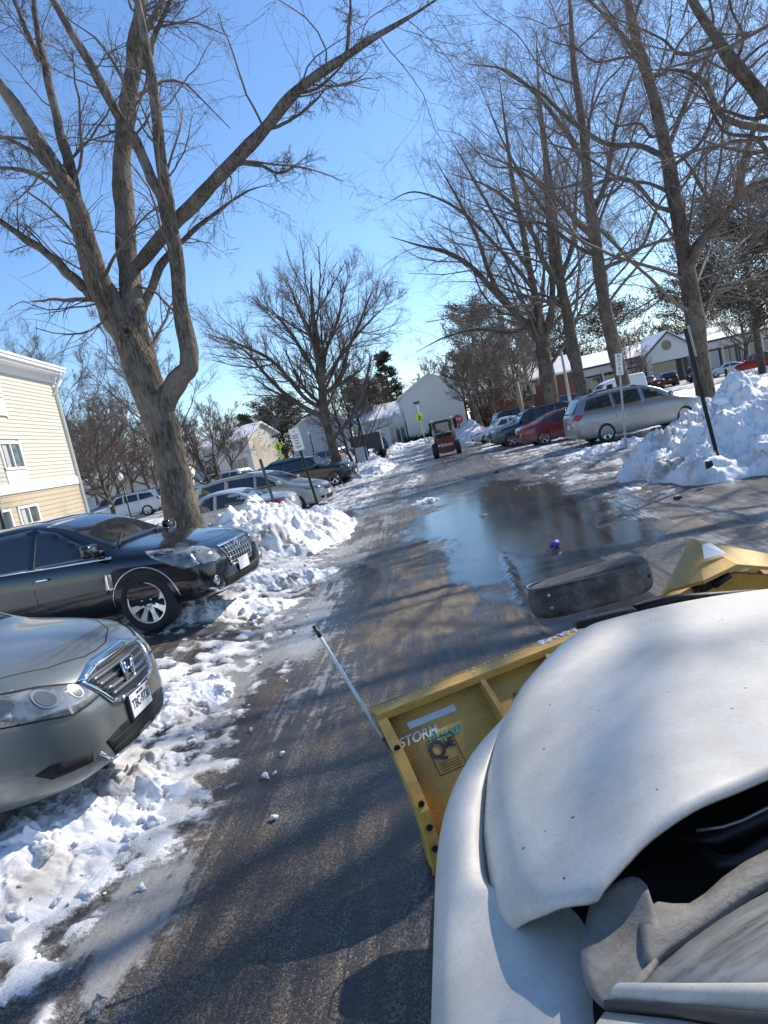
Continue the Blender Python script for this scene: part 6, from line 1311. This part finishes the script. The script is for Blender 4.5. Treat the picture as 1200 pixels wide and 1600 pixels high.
def left_building():
    C = Vector((-16.1, 31, 0)); d = Vector((.139, -.990, 0)).normalized(); n = Vector((.990, .139, 0)).normalized()
    root = empty('apartment_building', C, 0, 'cream sided apartment building with white trim at the left edge', 'building')
    def wp(px, py):
        r = Vector(ray(px, py)); o = Vector(CC); t_ = (C-o).dot(n)/r.dot(n); p = o+r*t_; return (p-C).dot(d), p.z
    O = Vector((0, 0, 0)); wins = []
    for quad_ in (((0, 690), (29, 687), (29, 757), (0, 757)),):
        pass
    s2, z2t = wp(28, 690); _, z2b = wp(27, 734); s1, z1t = wp(57, 786); _, z1b = wp(57, 829)
    WW = 1.75
    defs = [(s2, z2b, z2t, True), (s1+.05, z1b, z1t, False), (s1+2.35, z1b, z1t, False), (s2+.35, z2b+2.75, z2t+2.75, True), (s2+4.5, z2b, z2t, True), (s1+6.5, z1b, z1t, False), (s2+4.5, z2b+2.75, z2t+2.75, True)]
    holes = [(s, s+WW, zb-(.75 if ac else .06), zt) for s, zb, zt, ac in defs]
    _, bz = wp(113, 751); H = 8.0
    mb = MB(); boards(mb, O, d, n, .0, 24, bz+.16, H-.25, .155, holes); mb.build('upper_wall', [M_CREAM], root)
    mb = MB(); boards(mb, O, d, n, .0, 24, -.3, bz-.16, .19, holes); mb.build('lower_wall', [M_TANS], root)
    mb = MB()
    N2 = Vector((-.139, .990, 0)); Wd = 11
    mb.add([O+Vector((0,0,-.3)), n*-Wd+Vector((0,0,-.3)), n*-Wd+Vector((0,0,H)), O+Vector((0,0,H))], [(0,1,2,3)]); mb.add([O+n*-.02+Vector((0,0,-.3)), d*24+n*-.02+Vector((0,0,-.3)), d*24+n*-.02+Vector((0,0,H)), O+n*-.02+Vector((0,0,H))], [(0,1,2,3)]); mb.build('end_wall', [M_CREAM], root)
    mb = MB(); RM = Matrix((( d.x, n.x, 0), (d.y, n.y, 0), (0, 0, 1)))
    mb.box(d*12+n*.02+Vector((0,0,bz)), (24, .09, .34), RM); mb.box(n*.02+d*.06+Vector((0,0,H/2)), (.14, .07, H), RM); mb.build('band_trim', [M_TRIM], root)
    mb = MB(); mb.box(d*11.9+n*.22+Vector((0,0,H-.18)), (24.6, .50, .10), RM); mb.box(d*11.9+n*.50+Vector((0,0,H-.06)), (24.6, .12, .14), RM); mb.box(d*11.9+n*.01+Vector((0,0,H-.38)), (24.4, .10, .32), RM); mb.build('eaves', [M_TRIM], root)
    mb = MB(); a = n*.60+Vector((0,0,H)); b_ = n*-5.6+Vector((0,0,H+1.7)); mb.add([a-d*.45, a+d*24, b_+d*24, b_-d*.45, a-d*.45+Vector((0,0,.09)), a+d*24+Vector((0,0,.09)), b_+d*24+Vector((0,0,.15)), b_-d*.45+Vector((0,0,.15))], [(0,1,2,3),(4,5,6,7),(0,1,5,4),(3,0,4,7)]); mb.build('roof', [M_ROOFS], root)
    mb = MB(); mb.tube([n*.50+d*.05+Vector((0,0,H-.12)), n*.40+d*.05+Vector((0,0,H-.35)), n*.12+d*.12+Vector((0,0,H-.75)), n*.10+d*.12+Vector((0,0,-.2))], .05, 8); mb.tube([n*.38-d*.12+Vector((0,0,H-.45)), n*.05+d*.45+Vector((0,0,H-1.15))], .04, 6); mb.build('downspout', [M_TRIM], root, True)
    for s, zb, zt, ac in defs:
        c = d*(s+WW/2)+Vector((0,0,(zb+zt)/2)); h = zt-zb; mb = MB()
        for ds, w_ in ((-WW/2+.06, .12), (0, .07), (WW/2-.06, .12)): mb.box(c+d*ds+n*.03, (w_, .07, h), RM)
        for dz in (-h/2+.05, h/2-.05): mb.box(c+Vector((0,0,dz))+n*.032, (WW, .075, .10), RM)
        if ac: mb.box(c+Vector((0,0,-h/2-.36))+n*.02, (WW, .06, .66), RM)
        w = mb.build('window', [M_TRIM], root)
        MB().box(c+n*-.01, (WW-.2, .02, h-.15), RM).box(c+n*-.0+d*(WW*.23), (WW*.18, .03, h-.2), RM, mi=1).build('pane', [M_PANE, M_CURT], w)
left_building()
def house(name, label, cat, corner, ang, L, D, eave, ridge, mwall, mgable=None, wins=(), mroof=None, base=None, over=.35, z0=-.3, chim=None, gwins=()):
    """long wall on local y=0 (facing -y) from x=0..L, depth D, ridge along x"""
    root = empty(name, (corner[0], corner[1], 0), ang, label, cat)
    mb = MB(); mb.add([(0,0,z0),(L,0,z0),(L,0,eave),(0,0,eave)], [(0,1,2,3)]); mb.build('wall', [mwall], root); MB().add([(0,D,z0),(L,D,z0),(L,D,eave),(0,D,eave)], [(3,2,1,0)]).build('wall', [mwall], root)
    for x in (0, L): MB().add([(x,0,z0),(x,D,z0),(x,D,eave),(x,D/2,ridge),(x,0,eave)], [(0,1,2,3,4)]).build('gable_wall', [mgable or mwall], root)
    if base:
        MB().box((L/2, D/2, z0+.5), (L+.06, D+.06, 1.2)).build('brick_base', [base], root)
    for s in (0, 1):
        y0 = -over if s == 0 else D+over; sl = (ridge-eave)/(D/2); ze = eave-over*sl
        a = [(-over, y0, ze), (L+over, y0, ze), (L+over, D/2, ridge), (-over, D/2, ridge)]; mb = MB()
        mb.add(a+[(p[0], p[1], p[2]+.14) for p in a], [(0,1,2,3),(4,5,6,7),(0,1,5,4),(1,2,6,5),(3,0,4,7)], 1)
        mb.add([(p[0]*.999+.002, p[1]*.985, p[2]+.15) for p in a]+[(p[0]*.999+.002, p[1]*.985, p[2]+.27) for p in a], [(4,5,6,7),(0,1,5,4),(1,2,6,5),(3,0,4,7)], 0); mb.build('roof', [mroof or M_ROOFS, M_TRIM], root)
    for (x, z, w_, h, pn_) in wins:
        mb = MB(); mb.box((x, -.03, z+h/2+.04), (w_+.14, .08, .09)); mb.box((x, -.03, z-h/2-.04), (w_+.14, .08, .09))
        for k in range(pn_+1): mb.box((x-w_/2+k*w_/pn_, -.03, z), (.09, .07, h))
        w = mb.build('window', [M_TRIM], root); MB().box((x, -.012, z), (w_, .02, h)).build('pane', [M_PANE], w)
    for (side_, y, z, w_, h) in gwins:
        x = 0 if side_ == 0 else L; sg = -1 if side_ == 0 else 1
        w = MB().box((x+sg*.02, y, z), (.05, w_+.16, h+.16)).build('window', [M_TRIM], root); MB().box((x+sg*.05, y, z), (.02, w_, h)).build('pane', [M_PANE], w)
    if chim: MB().box((chim, D/2, ridge+.4), (.7, .7, 1.4)).build('chimney', [M_BRICK], root)
    return root
# the white gabled house at the end of the road: gable faces the camera
hh = house('gabled_house', 'plain white gabled house straight ahead behind the stop sign', 'house', (4.55, 78.3), R(94), 12, 6.65, 5.45, 7.15, M_GREYW)
MB().tube([(0.0,.0,-.2),(0,.02,1.2)], .12, 8).tube([(3.5,3.325,7.4),(3.5,3.325,8.0)], .06, 8).build('vent_pipe', [M_STEEL], hh, True)
hp = house('porch_house', 'low white porch wing left of the white gabled house', 'house', (-2.3, 79.5), R(94), 5, 1.9, 2.9, 3.9, M_TRIM, over=.2)
for y in (.1, .7, 1.3, 1.85): MB().box((-.06, y, 1.3), (.1, .14, 3.0)).build('column', [M_TRIM], hp)
MB().box((-.03, .95, 1.2), (.03, 1.6, 2.3)).build('porch_screen', [M_PANE], hp)
MB().box((-.5, .95, .1), (.9, 2.1, .5)).build('steps', [M_BRICK], hp)
house('brick_house', 'dark brick house with a snowy roof right of the white gabled house', 'house', (6.0, 92), R(-4), 14, 8, 4.6, 6.6, M_BRICK, wins=[(1.8, 3.4, 1.1, 1.2, 2), (5, 3.4, 1.1, 1.2, 2), (8, 3.4, 1.1, 1.2, 2)])
mb = MB()
fr = empty('board_fence', (4.9, 76, 0), R(3), 'tall reddish brown board fence beside the white gabled house', 'fence')
for k in range(44): mb.box((k*.155+.07, 0, 1.0), (.148, .025, 2.1+.02*math.sin(k*3)))
mb.build('board_panel', [M_BROWNF], fr)
for k in range(4): MB().box((k*2.25, .06, 1.0), (.1, .1, 2.2)).build('post', [M_BROWNF], fr)
# left side houses
house('cream_house', 'two storey cream house with bright gable beyond the parked vans on the left', 'house', (-23.6-.957*17, 92+.29*17), R(-16.9), 17, 8, 5.35, 7.0, M_GREYW, M_CREAM, base=None, wins=[(15.2, 4.5, 1.9, 1.1, 2), (15.0, 2.1, 2.5, 1.4, 3), (10.5, 4.5, 1.9, 1.1, 2), (10.5, 2.0, 2.3, 1.3, 2), (5.5, 4.5, 1.9, 1.1, 2), (5.5, 2.0, 2.3, 1.3, 2), (1.8, 4.5, 1.9, 1.1, 2)])
p = at(262, 770, 84); a_ = at(95, 800, 84)
house('row_house', 'long low row of houses with a snowy roof behind the left thicket', 'house', (a_.x-6, 84), R(2), 22, 8, 4.1, 6.1, M_GREYW, wins=[(x, 2.6, 1.8, 1.2, 2) for x in (3, 7, 11, 15, 19)], chim=8)
p = at(463, 700, 90); house('shade_grey_house', 'gabled house in shade grey behind the round crowned bare tree', 'house', (-9.8, 90), R(96), 12, 7.6, 4.6, 6.7, siding('shade_grey_siding', (.50,.51,.52)))  # walls grey because their shade is put into the siding colour
house('white_house', 'small white house behind the dark fence panel', 'house', (-9.6, 92), R(-3), 6.5, 7, 3.9, 5.6, M_TRIM, wins=[(5.4, 2.4, 1.0, 1.2, 1)])
f = at(548, 702, 70); g_ = at(598, 695, 70)
fe = empty('dark_fence', (f.x, 70, 0), 0, 'dark screen panel with white posts behind the multi stemmed bare tree', 'fence')
wd = g_.x-f.x; MB().box((wd/2, 0, 1.35), (wd, .05, 1.9)).build('screen_panel', [mat('dark_screen', (.035,.035,.045), .7, 0, .3, 3)], fe)
MB().box((wd/2, -.02, 2.36), (wd+.2, .12, .10)).build('top_rail', [M_TRIM], fe)
for x in (0, wd): MB().box((x, -.03, 1.0), (.12, .12, 2.8)).build('post', [M_TRIM], fe)
# shrubs at the foot of the white house
def shrub(x, y, s, seed, label, m=None, group=None):
    rng = np.random.default_rng(seed); r_ = empty('shrub', (x, y, 0), 0, label, 'shrub', group); N = 30
    D = rng.normal(0, .8, (N, 3)); D[:, 2] = np.abs(D[:, 2])+.7; P, r = grow(rng, np.zeros((N, 3)), D, rng.uniform(.6, 1.1, N)*s, np.full(N, .02*s), 5, .1, .03); V, F = tubes([(P, r, 3)]); fast_mesh('stems', V, F, M_TWIG, r_, smooth=False)
    Pn, rn, L_ = kids(rng, P, r, np.full(N, s), 14, .2, 45, 15, .3, .6, 4, .15, .02, rmin=.004*s*2); V, F = tubes([(Pn, rn, 3)]); n = 900; c = Pn[rng.integers(0, len(Pn), n), rng.integers(1, 4, n)]+rng.normal(0, .04*s, (n, 3)); q_ = nrm(rng.normal(0, 1, (n, 3))); e = nrm(np.cross(q_, rng.normal(0, 1, (n, 3)))); k = s*.06
    V2 = np.stack([c-q_*k, c+e*k*.6, c+q_*k, c-e*k*.6], 1).reshape(-1, 3); F2 = np.arange(n*4).reshape(-1, 4)+len(V); fast_mesh('leaves', np.concatenate([V, V2]), np.concatenate([F, F2]), m or M_CEDAR, r_, smooth=False)
for k, (x, y, s) in enumerate(((-1.9, 77.3, 1.1), (-.9, 77.4, .9), (.3, 77.4, 1.2), (1.5, 77.4, .8))): shrub(x, y, s, k, 'dark foundation shrub under the blank wall of the white gabled house', None, 'foundation shrubs of the white gabled house')
v = at(598, 712, 52); shrub(v.x, 52, 1.0, 9, 'clipped dark green hedge plant beside the small notice board', M_FIR)
v = at(762, 640, 74); shrub(v.x, 74, 2.6, 10, 'orange brown leafed bush in front of the reddish fence', M_RUST)
# shopping building
def mall():
    M = np.array([_r0[0], _r0[1]]); o0 = at(855, 640, 112); ang = R(4.9)
    root = empty('shopping_building', (o0.x, o0.y, 0), ang, 'long low shopping building with a snowy roof and a central gable', 'building')
    def X(px): # along facade
        r = ray(px, 560); nn = Vector((-math.sin(ang), math.cos(ang), 0)); t_ = (Vector(o0)-Vector(CC)).dot(nn)/Vector(r).dot(nn); p = Vector(CC)+Vector(r)*t_; return (p-Vector((o0.x, o0.y, 0))).dot(Vector((math.cos(ang), math.sin(ang), 0)))
    L = X(1230)+4; mw = mat('dark_store_wall', (.12,.11,.10), .8, 0, .25, 2); ml = mat('pale_fascia', (.50,.48,.44), .7, 0, .12, 2); gx0, gx1 = X(1003), X(1078)
    MB().add([(0,1.2,-.3),(L,1.2,-.3),(L,1.2,4.2),(0,1.2,4.2),(0,14,-.3),(0,14,4.2)], [(0,1,2,3),(0,3,5,4)]).build('store_wall', [mw], root)
    MB().box((L/2, .1, 4.25), (L, .25, 1.15)).build('fascia', [ml], root)
    mb = MB(); a = [(-.3,-.15,4.85),(L,-.15,4.85),(L,6,7.0),(-.3,6,7.0)]; mb.add(a, [(0,1,2,3)], 1); mb.add([(x, y, z+.25) for x, y, z in a]+a, [(0,1,2,3),(4,5,1,0),(3,0,4,7)], 0); mb.build('roof', [M_ROOFS, M_SHING], root)
    mb = MB(); mb.box((L/2, -.2, 4.9), (L, .14, .28)); mb.build('gutter', [M_SHING], root)
    for k in range(int(L/3.2)):
        x = 1.6+k*3.2
        if gx0-.5 < x < gx1+.5: continue
        w = MB().box((x, 1.12, 1.9), (2.9, .08, 2.9)).build('window', [M_TRIM if k % 3 else M_SHING], root)
        for j in range(3): pass
        MB().box((x-.72, 1.06, 1.95), (1.3, .04, 2.6)).box((x+.72, 1.06, 1.95), (1.3, .04, 2.6)).build('pane', [M_PANE if k % 4 else M_CURT], w)
        MB().box((x+1.6, .05, 1.9), (.28, .28, 4.2)).build('column', [ml], root)
    gc = (gx0+gx1)/2; gw = (gx1-gx0)/2; mb = MB(); mb.prism([(gx0, 3.4), (gx1, 3.4), (gx1, 4.9), (gc, 7.7), (gx0, 4.9)], 1.4, Matrix(((1,0,0,0),(0,0,1,-1.6),(0,1,0,0),(0,0,0,1)))); mb.build('gable', [mat('pale_gable', (.62,.61,.58), .7, 0, .08, 2)], root)
    for s in (-1, 1):
        mb = MB(); e = (gc+s*(gw+.5), 4.55); a = [(gc, -1.9, 7.75), (e[0], -1.9, e[1]), (e[0], 7, e[1]), (gc, 7, 7.75)]; mb.add(a+[(x, y, z+.28) for x, y, z in a], [(0,1,2,3),(4,5,6,7),(0,1,5,4),(1,2,6,5)]); mb.build('roof', [M_ROOFS], root)
        MB().tube([(gc, -1.95, 7.7), (e[0], -1.95, e[1]-.02)], .12, 4).build('verge_board', [M_SHING], root)
        MB().box((gc+s*(gw-.4), -1.2, 1.6), (.7, .7, 3.8)).build('column', [ml], root)
    MB().tube([(gc-.3, -1.66, 5.75), (gc-.3, -1.58, 5.75)], .75, 28).build('round_vent', [mat('bronze_vent', (.22,.20,.13), .6)], root, False)
    MB().box((gc, 1.0, 1.8), (gw*2-1.5, .1, 3.0)).build('entrance_glass', [M_PANE], root)
    xs_ = X(993); text_mesh('sign_lettering', 'A MARKET', .95, mat('dark_letter', (.10,.05,.06), .6), root, Matrix.Translation((xs_, -.08, 4.3)) @ Matrix.Rotation(R(90), 4, 'X'), .05, 1, bold=.02)
mall()
# ------------------------------------------------------------------ street furniture
def sign_post(label, base, top, rad, mpole, signw=0, signh=0, face=0, lines=(), msign=None, cat='sign', shape='rect', name='street_sign'):
    base = Vector(base); top = Vector(top); root = empty(name, base, 0, label, cat); d = top-base; dn = d.normalized()
    mb = MB(); r_ = rad; ax_ = Vector((math.cos(face), math.sin(face), 0)); ax_ = (ax_-dn*ax_.dot(dn)).normalized(); ay_ = dn.cross(ax_); q = Matrix((ax_, ay_, dn)).transposed().to_4x4()
    prof = [(-r_, -r_*.5), (-r_*.45, -r_*.5), (-r_*.35, r_*.5), (r_*.35, r_*.5), (r_*.45, -r_*.5), (r_, -r_*.5), (r_, -r_*.2), (r_*.6, -r_*.2), (r_*.5, r_*.8), (-r_*.5, r_*.8), (-r_*.6, -r_*.2), (-r_, -r_*.2)]
    mb.prism(prof, d.length+.4, Matrix.Translation(-dn*.4) @ q); mb.build('post', [mpole], root)
    if signw:
        F = Matrix.Translation(d-dn*(signh/2-.03)) @ q @ Matrix.Rotation(R(90), 4, 'X')   # local x right, y up, z toward viewer (-Y)
        mb = MB()
        if shape == 'rect': poly = [(-signw/2, -signh/2), (signw/2, -signh/2), (signw/2, signh/2), (-signw/2, signh/2)]
        elif shape == 'oct': poly = [(signw/2/math.cos(math.pi/8)*math.cos(math.pi/8+k*math.pi/4), signw/2/math.cos(math.pi/8)*math.sin(math.pi/8+k*math.pi/4)) for k in range(8)]
        elif shape == 'dia': poly = [(0, -signh/2), (signw/2, 0), (0, signh/2), (-signw/2, 0)]
        mb.prism(poly, .006, F @ Matrix.Translation((0, 0, r_))); pl = mb.build('sign_plate', [msign or M_WHITE], root)
        for (txt, y, sz, m_) in lines: text_mesh('lettering', txt, sz, m_, pl, F @ Matrix.Translation((0, y, r_+.008)), .001, .8, bold=sz*.02)
        return root, F, pl
    return root, None, None
b_ = at(443, 832, 16.4); t_ = at(397, 688, 16.4); r1, F1, p1 = sign_post('green sign post seen edge on, standing nearest in the left snow heap', b_, t_, .038, M_POLE, .34, .5, R(80), (), mat('rusty_sign', (.33,.28,.22), .7, .1, .3, 20))
b_ = at(505, 815, 17.6); t_ = at(459, 671, 17.6)
sign_post('green sign post with a white parking notice in the left snow heap', b_, t_, .034, M_POLE, .27, .58, R(-10), (('P', .20, .09, M_INK), ('RESERVED', .10, .045, M_INK), ('PARKING', .04, .045, M_INK), ('PERMIT', -.04, .045, M_INK), ('ONLY', -.11, .05, M_INK), ('TOW', -.20, .08, M_INK)))
b_ = at(978, 697, 22.4); t_ = at(966, 554, 22.4)
sign_post('thin grey sign post with a narrow white sign by the silver minivan', b_, t_, .03, M_STEEL, .21, .66, R(-8), (('N', .25, .13, M_INK), ('O', .12, .13, M_INK), ('P', -.02, .13, M_RED), ('K', -.14, .13, M_INK), ('<>', -.26, .10, M_INK)))
b_ = at(1117, 696, 13.0); t_ = at(1071, 513, 13.0)
sign_post('black sign post seen edge on in the right snow heap', b_, t_, .050, M_POLEB, .36, .56, R(74), (), M_WHITE)
b_ = at(723, 694, 56.0); t_ = at(714, 648, 56.0)
r_, F_, p_ = sign_post('red stop sign at the far end of the road', b_, t_, .05, M_POLEB, .80, .80, 0, (('STOP', 0, .30, M_WHITE),), M_RED, shape='oct')
mb = MB(); pts = [(.37/math.cos(math.pi/8)*math.cos(math.pi/8+k*math.pi/4), .37/math.cos(math.pi/8)*math.sin(math.pi/8+k*math.pi/4)) for k in range(9)]; mb.tube([F_ @ Vector((x, y, .06)) for x, y in pts], .012, 4); mb.build('sign_border', [M_WHITE], p_)
def ped(label, px0, py0, px1, py1, Y):
    b_ = at(px1, py1, Y); t_ = at(px0, py0, Y); d = (t_-b_); root = empty('crossing_sign', b_, 0, label, 'sign')
    MB().tube([(0, 0, -.4), d], .055, 8).build('post', [M_TRIM], root, True)
    MB().box(d+Vector((0, 0, .1)), (.55, .5, .06), Matrix.Rotation(R(20), 3, 'X')).build('solar_panel', [M_BRKT], root)
    c = d*.62; s = .46; M = Matrix.Translation(c) @ Matrix.Rotation(R(-35), 4, 'Z') @ Matrix.Rotation(R(90), 4, 'X'); pl = MB().prism([(0, -s), (s, 0), (0, s), (-s, 0)], .01, M @ Matrix.Translation((0, 0, .06))).build('sign_plate', [M_YG], root)
    mb = MB(); mb.tube([(0, .22, .076), (0, .19, .076)], .05, 8).tube([(0, .15, .076), (0, -.05, .076), (.12, -.26, .076)], .035, 6).tube([(0, -.05, .076), (-.1, -.26, .076)], .035, 6).tube([(-.14, 0, .076), (0, .1, .076), (.14, .02, .076)], .025, 6); o = mb.build('walking_figure', [M_INK], pl); o.data.transform(M)
    MB().box(d*.22, (.42, .05, .26), Matrix.Rotation(R(-35), 3, 'Z')).build('arrow_plate', [M_YG], root)
ped('yellow green crossing sign on a white pole in front of the white gabled house', 651, 631, 664, 686, 60)
ped('yellow green crossing sign on a white pole left of the round crowned tree', 431, 683, 443, 722, 52)
def lamp(label, px0, py0, px1, py1, Y):
    b_ = at(px1, py1, Y); t_ = at(px0, py0, Y); root = empty('street_lamp', (b_.x, b_.y, 0), 0, label, 'street lamp'); h = t_.z
    MB().tube([(0, 0, -.2), (0, 0, .3), (0, 0, .35), (0, 0, h-.35)], [.10, .10, .055, .045], 10).build('post', [M_POLEB], root, True)
    MB().tube([(0, 0, h-.36), (0, 0, h-.3), (0, 0, h-.18), (0, 0, h-.02), (0, 0, h+.05), (0, 0, h+.16)], [.06, .13, .17, .15, .08, .01], 14).build('globe', [mat('milk_glass', (.80,.80,.78), .3, 0, .04)], root, True)
lamp('black street lamp with white globe before the shade grey house', 482, 672, 494, 722, 48)
lamp('black street lamp with white globe before the row houses on the left', 189, 742, 206, 812, 44)
p = at(818, 652, 43); tt = at(807, 597, 43); MB().tube([(0, 0, -p.z-.1), (tt-p)], .13, 10).build('wooden_post', [mat('weathered_wood', (.28,.24,.16), .85, 0, .3, 20)], None, True); o = COL.objects['wooden_post']; o.location = p; tag(o, 'short greenish wooden post behind the dark grey wagon', 'post')
p = at(893, 640, 58); tt = at(876, 545, 58); o = MB().tube([(0, 0, -p.z-.1), (tt-p)*1.0], [.14, .10], 10).box((0, 0, -p.z+.35), (.5, .5, .7), bev=.05).build('light_pole', [mat('pale_concrete', (.45,.44,.41), .8)], None, True); o.location = p; tag(o, 'pale concrete light pole between the tall trees', 'light pole')
p = at(1137, 598, 70); o = MB().tube([(0, 0, -.4), (0, 0, .9), (0, 0, .96)], [.13, .13, .06], 12).build('bollard', [M_POLEB], None, True); o.location = (p.x, 70, 0); tag(o, 'short dark bollard at the edge of the shopping lot', 'bollard')
p = at(6, 840, 22); tt = at(-6, 772, 22); o = MB().tube([(0, 0, -p.z-.2), (tt-p)], .07, 8).build('black_post', [M_POLEB], None, True); o.location = p; tag(o, 'black post at the left edge in front of the apartment building', 'post')
p = at(568, 722, 46); rt = empty('notice_board', (p.x, 46, 0), R(20), 'small pale notice board on two posts beyond the black suv', 'notice board')
MB().box((0, 0, 1.0), (.85, .06, .95), bev=.01).build('board_panel', [mat('pale_grey_panel', (.45,.46,.45), .6)], rt)
for x in (-.45, .45): MB().box((x, 0, .7), (.07, .09, 1.6)).build('post', [M_POLEB], rt)
b_ = at(574, 722, 44); t_ = at(561, 655, 44); o = MB().tube([(0, 0, -.5), (t_-b_)], .05, 8).build('dark_pole', [M_POLEB], None, True); o.location = b_; tag(o, 'thin dark pole rising behind the small notice board', 'pole')
for k, (px, py) in enumerate(((505, 706), (520, 703))):
    pass
# purple cup
cx, cy = gp(866, 851, .05); o = MB().tube([(-.06, 0, 0), (.055, 0, .0), (.06, 0, 0)], [.038, .052, .050], 20).tube([(.058, 0, 0), (.066, 0, 0)], .055, 20, 1).build('paper_cup', [mat('purple_paper', (.12,.06,.42), .5, 0, .1), mat('pale_lid', (.35,.3,.6), .5)], None, True)
o.location = (cx, cy, ground_z(cx, cy)+.055); o.rotation_euler = (0, 0, R(40)); tag(o, 'purple paper cup lying on the wet road', 'cup')
cx, cy = gp(754, 805, .02); o = MB().add([(-.09,-.01,0),(-.02,-.05,.012),(.07,-.03,.0),(.1,.02,.02),(.0,.045,.006),(-.06,.03,.02)], [(0,1,2,3,4,5)]).build('fallen_leaf', [mat('dry_leaf', (.25,.18,.10), .8)], None, True); o.location = (cx, cy, ground_z(cx, cy)+.012); m = o.modifiers.new('t', 'SOLIDIFY'); m.thickness = .003; tag(o, 'dry curled leaf floating in the puddle', 'leaf')
for k, (px, py) in enumerate(((776, 738), (1060, 779))):
    cx, cy = gp(px, py, .02); o = bpy.data.objects.new('dark_clod', CH[k+7].copy()); o.data.materials.clear(); o.data.materials.append(mat('dark_rubble', (.05,.045,.04), .9)); COL.objects.link(o); o.location = (cx, cy, ground_z(cx, cy)+.03); o.scale = (.16, .12, .10); tag(o, ('small dark clod of dirt at the far end of the puddle', 'small dark clod of dirt below the right snow heap')[k], 'clod')
# ------------------------------------------------------------------ skid steer loader seen from behind
def skid():
    root = empty('skid_steer', (.86, 39.9, 0), R(-3), 'orange red skid steer loader seen from behind in the middle of the road', 'loader')
    mo = mat('orange_red_paint', (.16,.028,.014), .5, .1, .2, 6); mg = mat('light_grey_arm', (.45,.46,.45), .5, .3, .1)
    for s in (-1, 1):
        for y in (.25, 1.35):
            w_ = wheel(root, 0, 0, .41, s, 6, .20, .27, mg); w_.location = (s*.66, y, .41); w_.rotation_euler = (0, 0, R(-90))
    mb = MB(); mb.prism([(-.50, .34), (-.36, .20), (.36, .20), (.50, .34), (.52, .95), (.46, 1.18), (-.46, 1.18), (-.52, .95)], .35, Matrix(((1,0,0,0),(0,0,1,-.12),(0,1,0,0),(0,0,0,1)))); b = mb.build('tail_gate', [mo], root)
    MB().box((0, .9, .62), (1.02, 1.45, .75), bev=.06).build('body', [mo], root, True)
    MB().box((0, .0, 1.22), (.94, .5, .16), bev=.04).build('engine_cover', [M_BRKT], root, True)
    MB().box((0, .75, 1.62), (.90, .95, .86), bev=.07).build('cab', [M_BRKT], root, True)
    MB().box((0, .265, 1.66), (.74, .02, .52), bev=.005).build('rear_window', [M_GLASS], root)
    for s in (-1, 1):
        MB().tube([(s*.56, .1, .85), (s*.57, .02, 1.5), (s*.55, .05, 2.08), (s*.56, .5, 2.1), (s*.60, 1.9, 1.3), (s*.6, 2.2, .9)], [.06, .065, .05, .06, .06, .06], 8).build('lift_arm', [mg], root, True)
        MB().box((s*.40, -.15, 1.02), (.12, .04, .06)).build('tail_light', [M_TAIL], root)
        MB().box((s*.66, 2.1, 1.72), (.34, .06, .60)).build('bucket_wing', [M_BRKT], root)
    MB().tube([(-.56, .04, 1.34), (.56, .04, 1.34)], .04, 8).build('cross_tube', [mg], root, True)
    MB().box((0, 2.35, 1.7), (1.5, .6, .62), bev=.04).build('bucket', [M_BRKT], root, True)
    MB().tube([(0, -.02, 1.32), (0, -.02, 1.42)], .05, 10).build('beacon', [mat('beacon_red', (.6,.05,.03), .3)], root, True)
    text_mesh('lettering', 'Bobcat', .25, M_WHITE, b, Matrix.Translation((.06, -.128, .66)) @ Matrix.Rotation(R(90), 4, 'X'), .004, 1, bold=.006)
    MB().box((-.38, -.128, .67), (.10, .006, .12)).build('emblem', [M_WHITE], b)
skid()
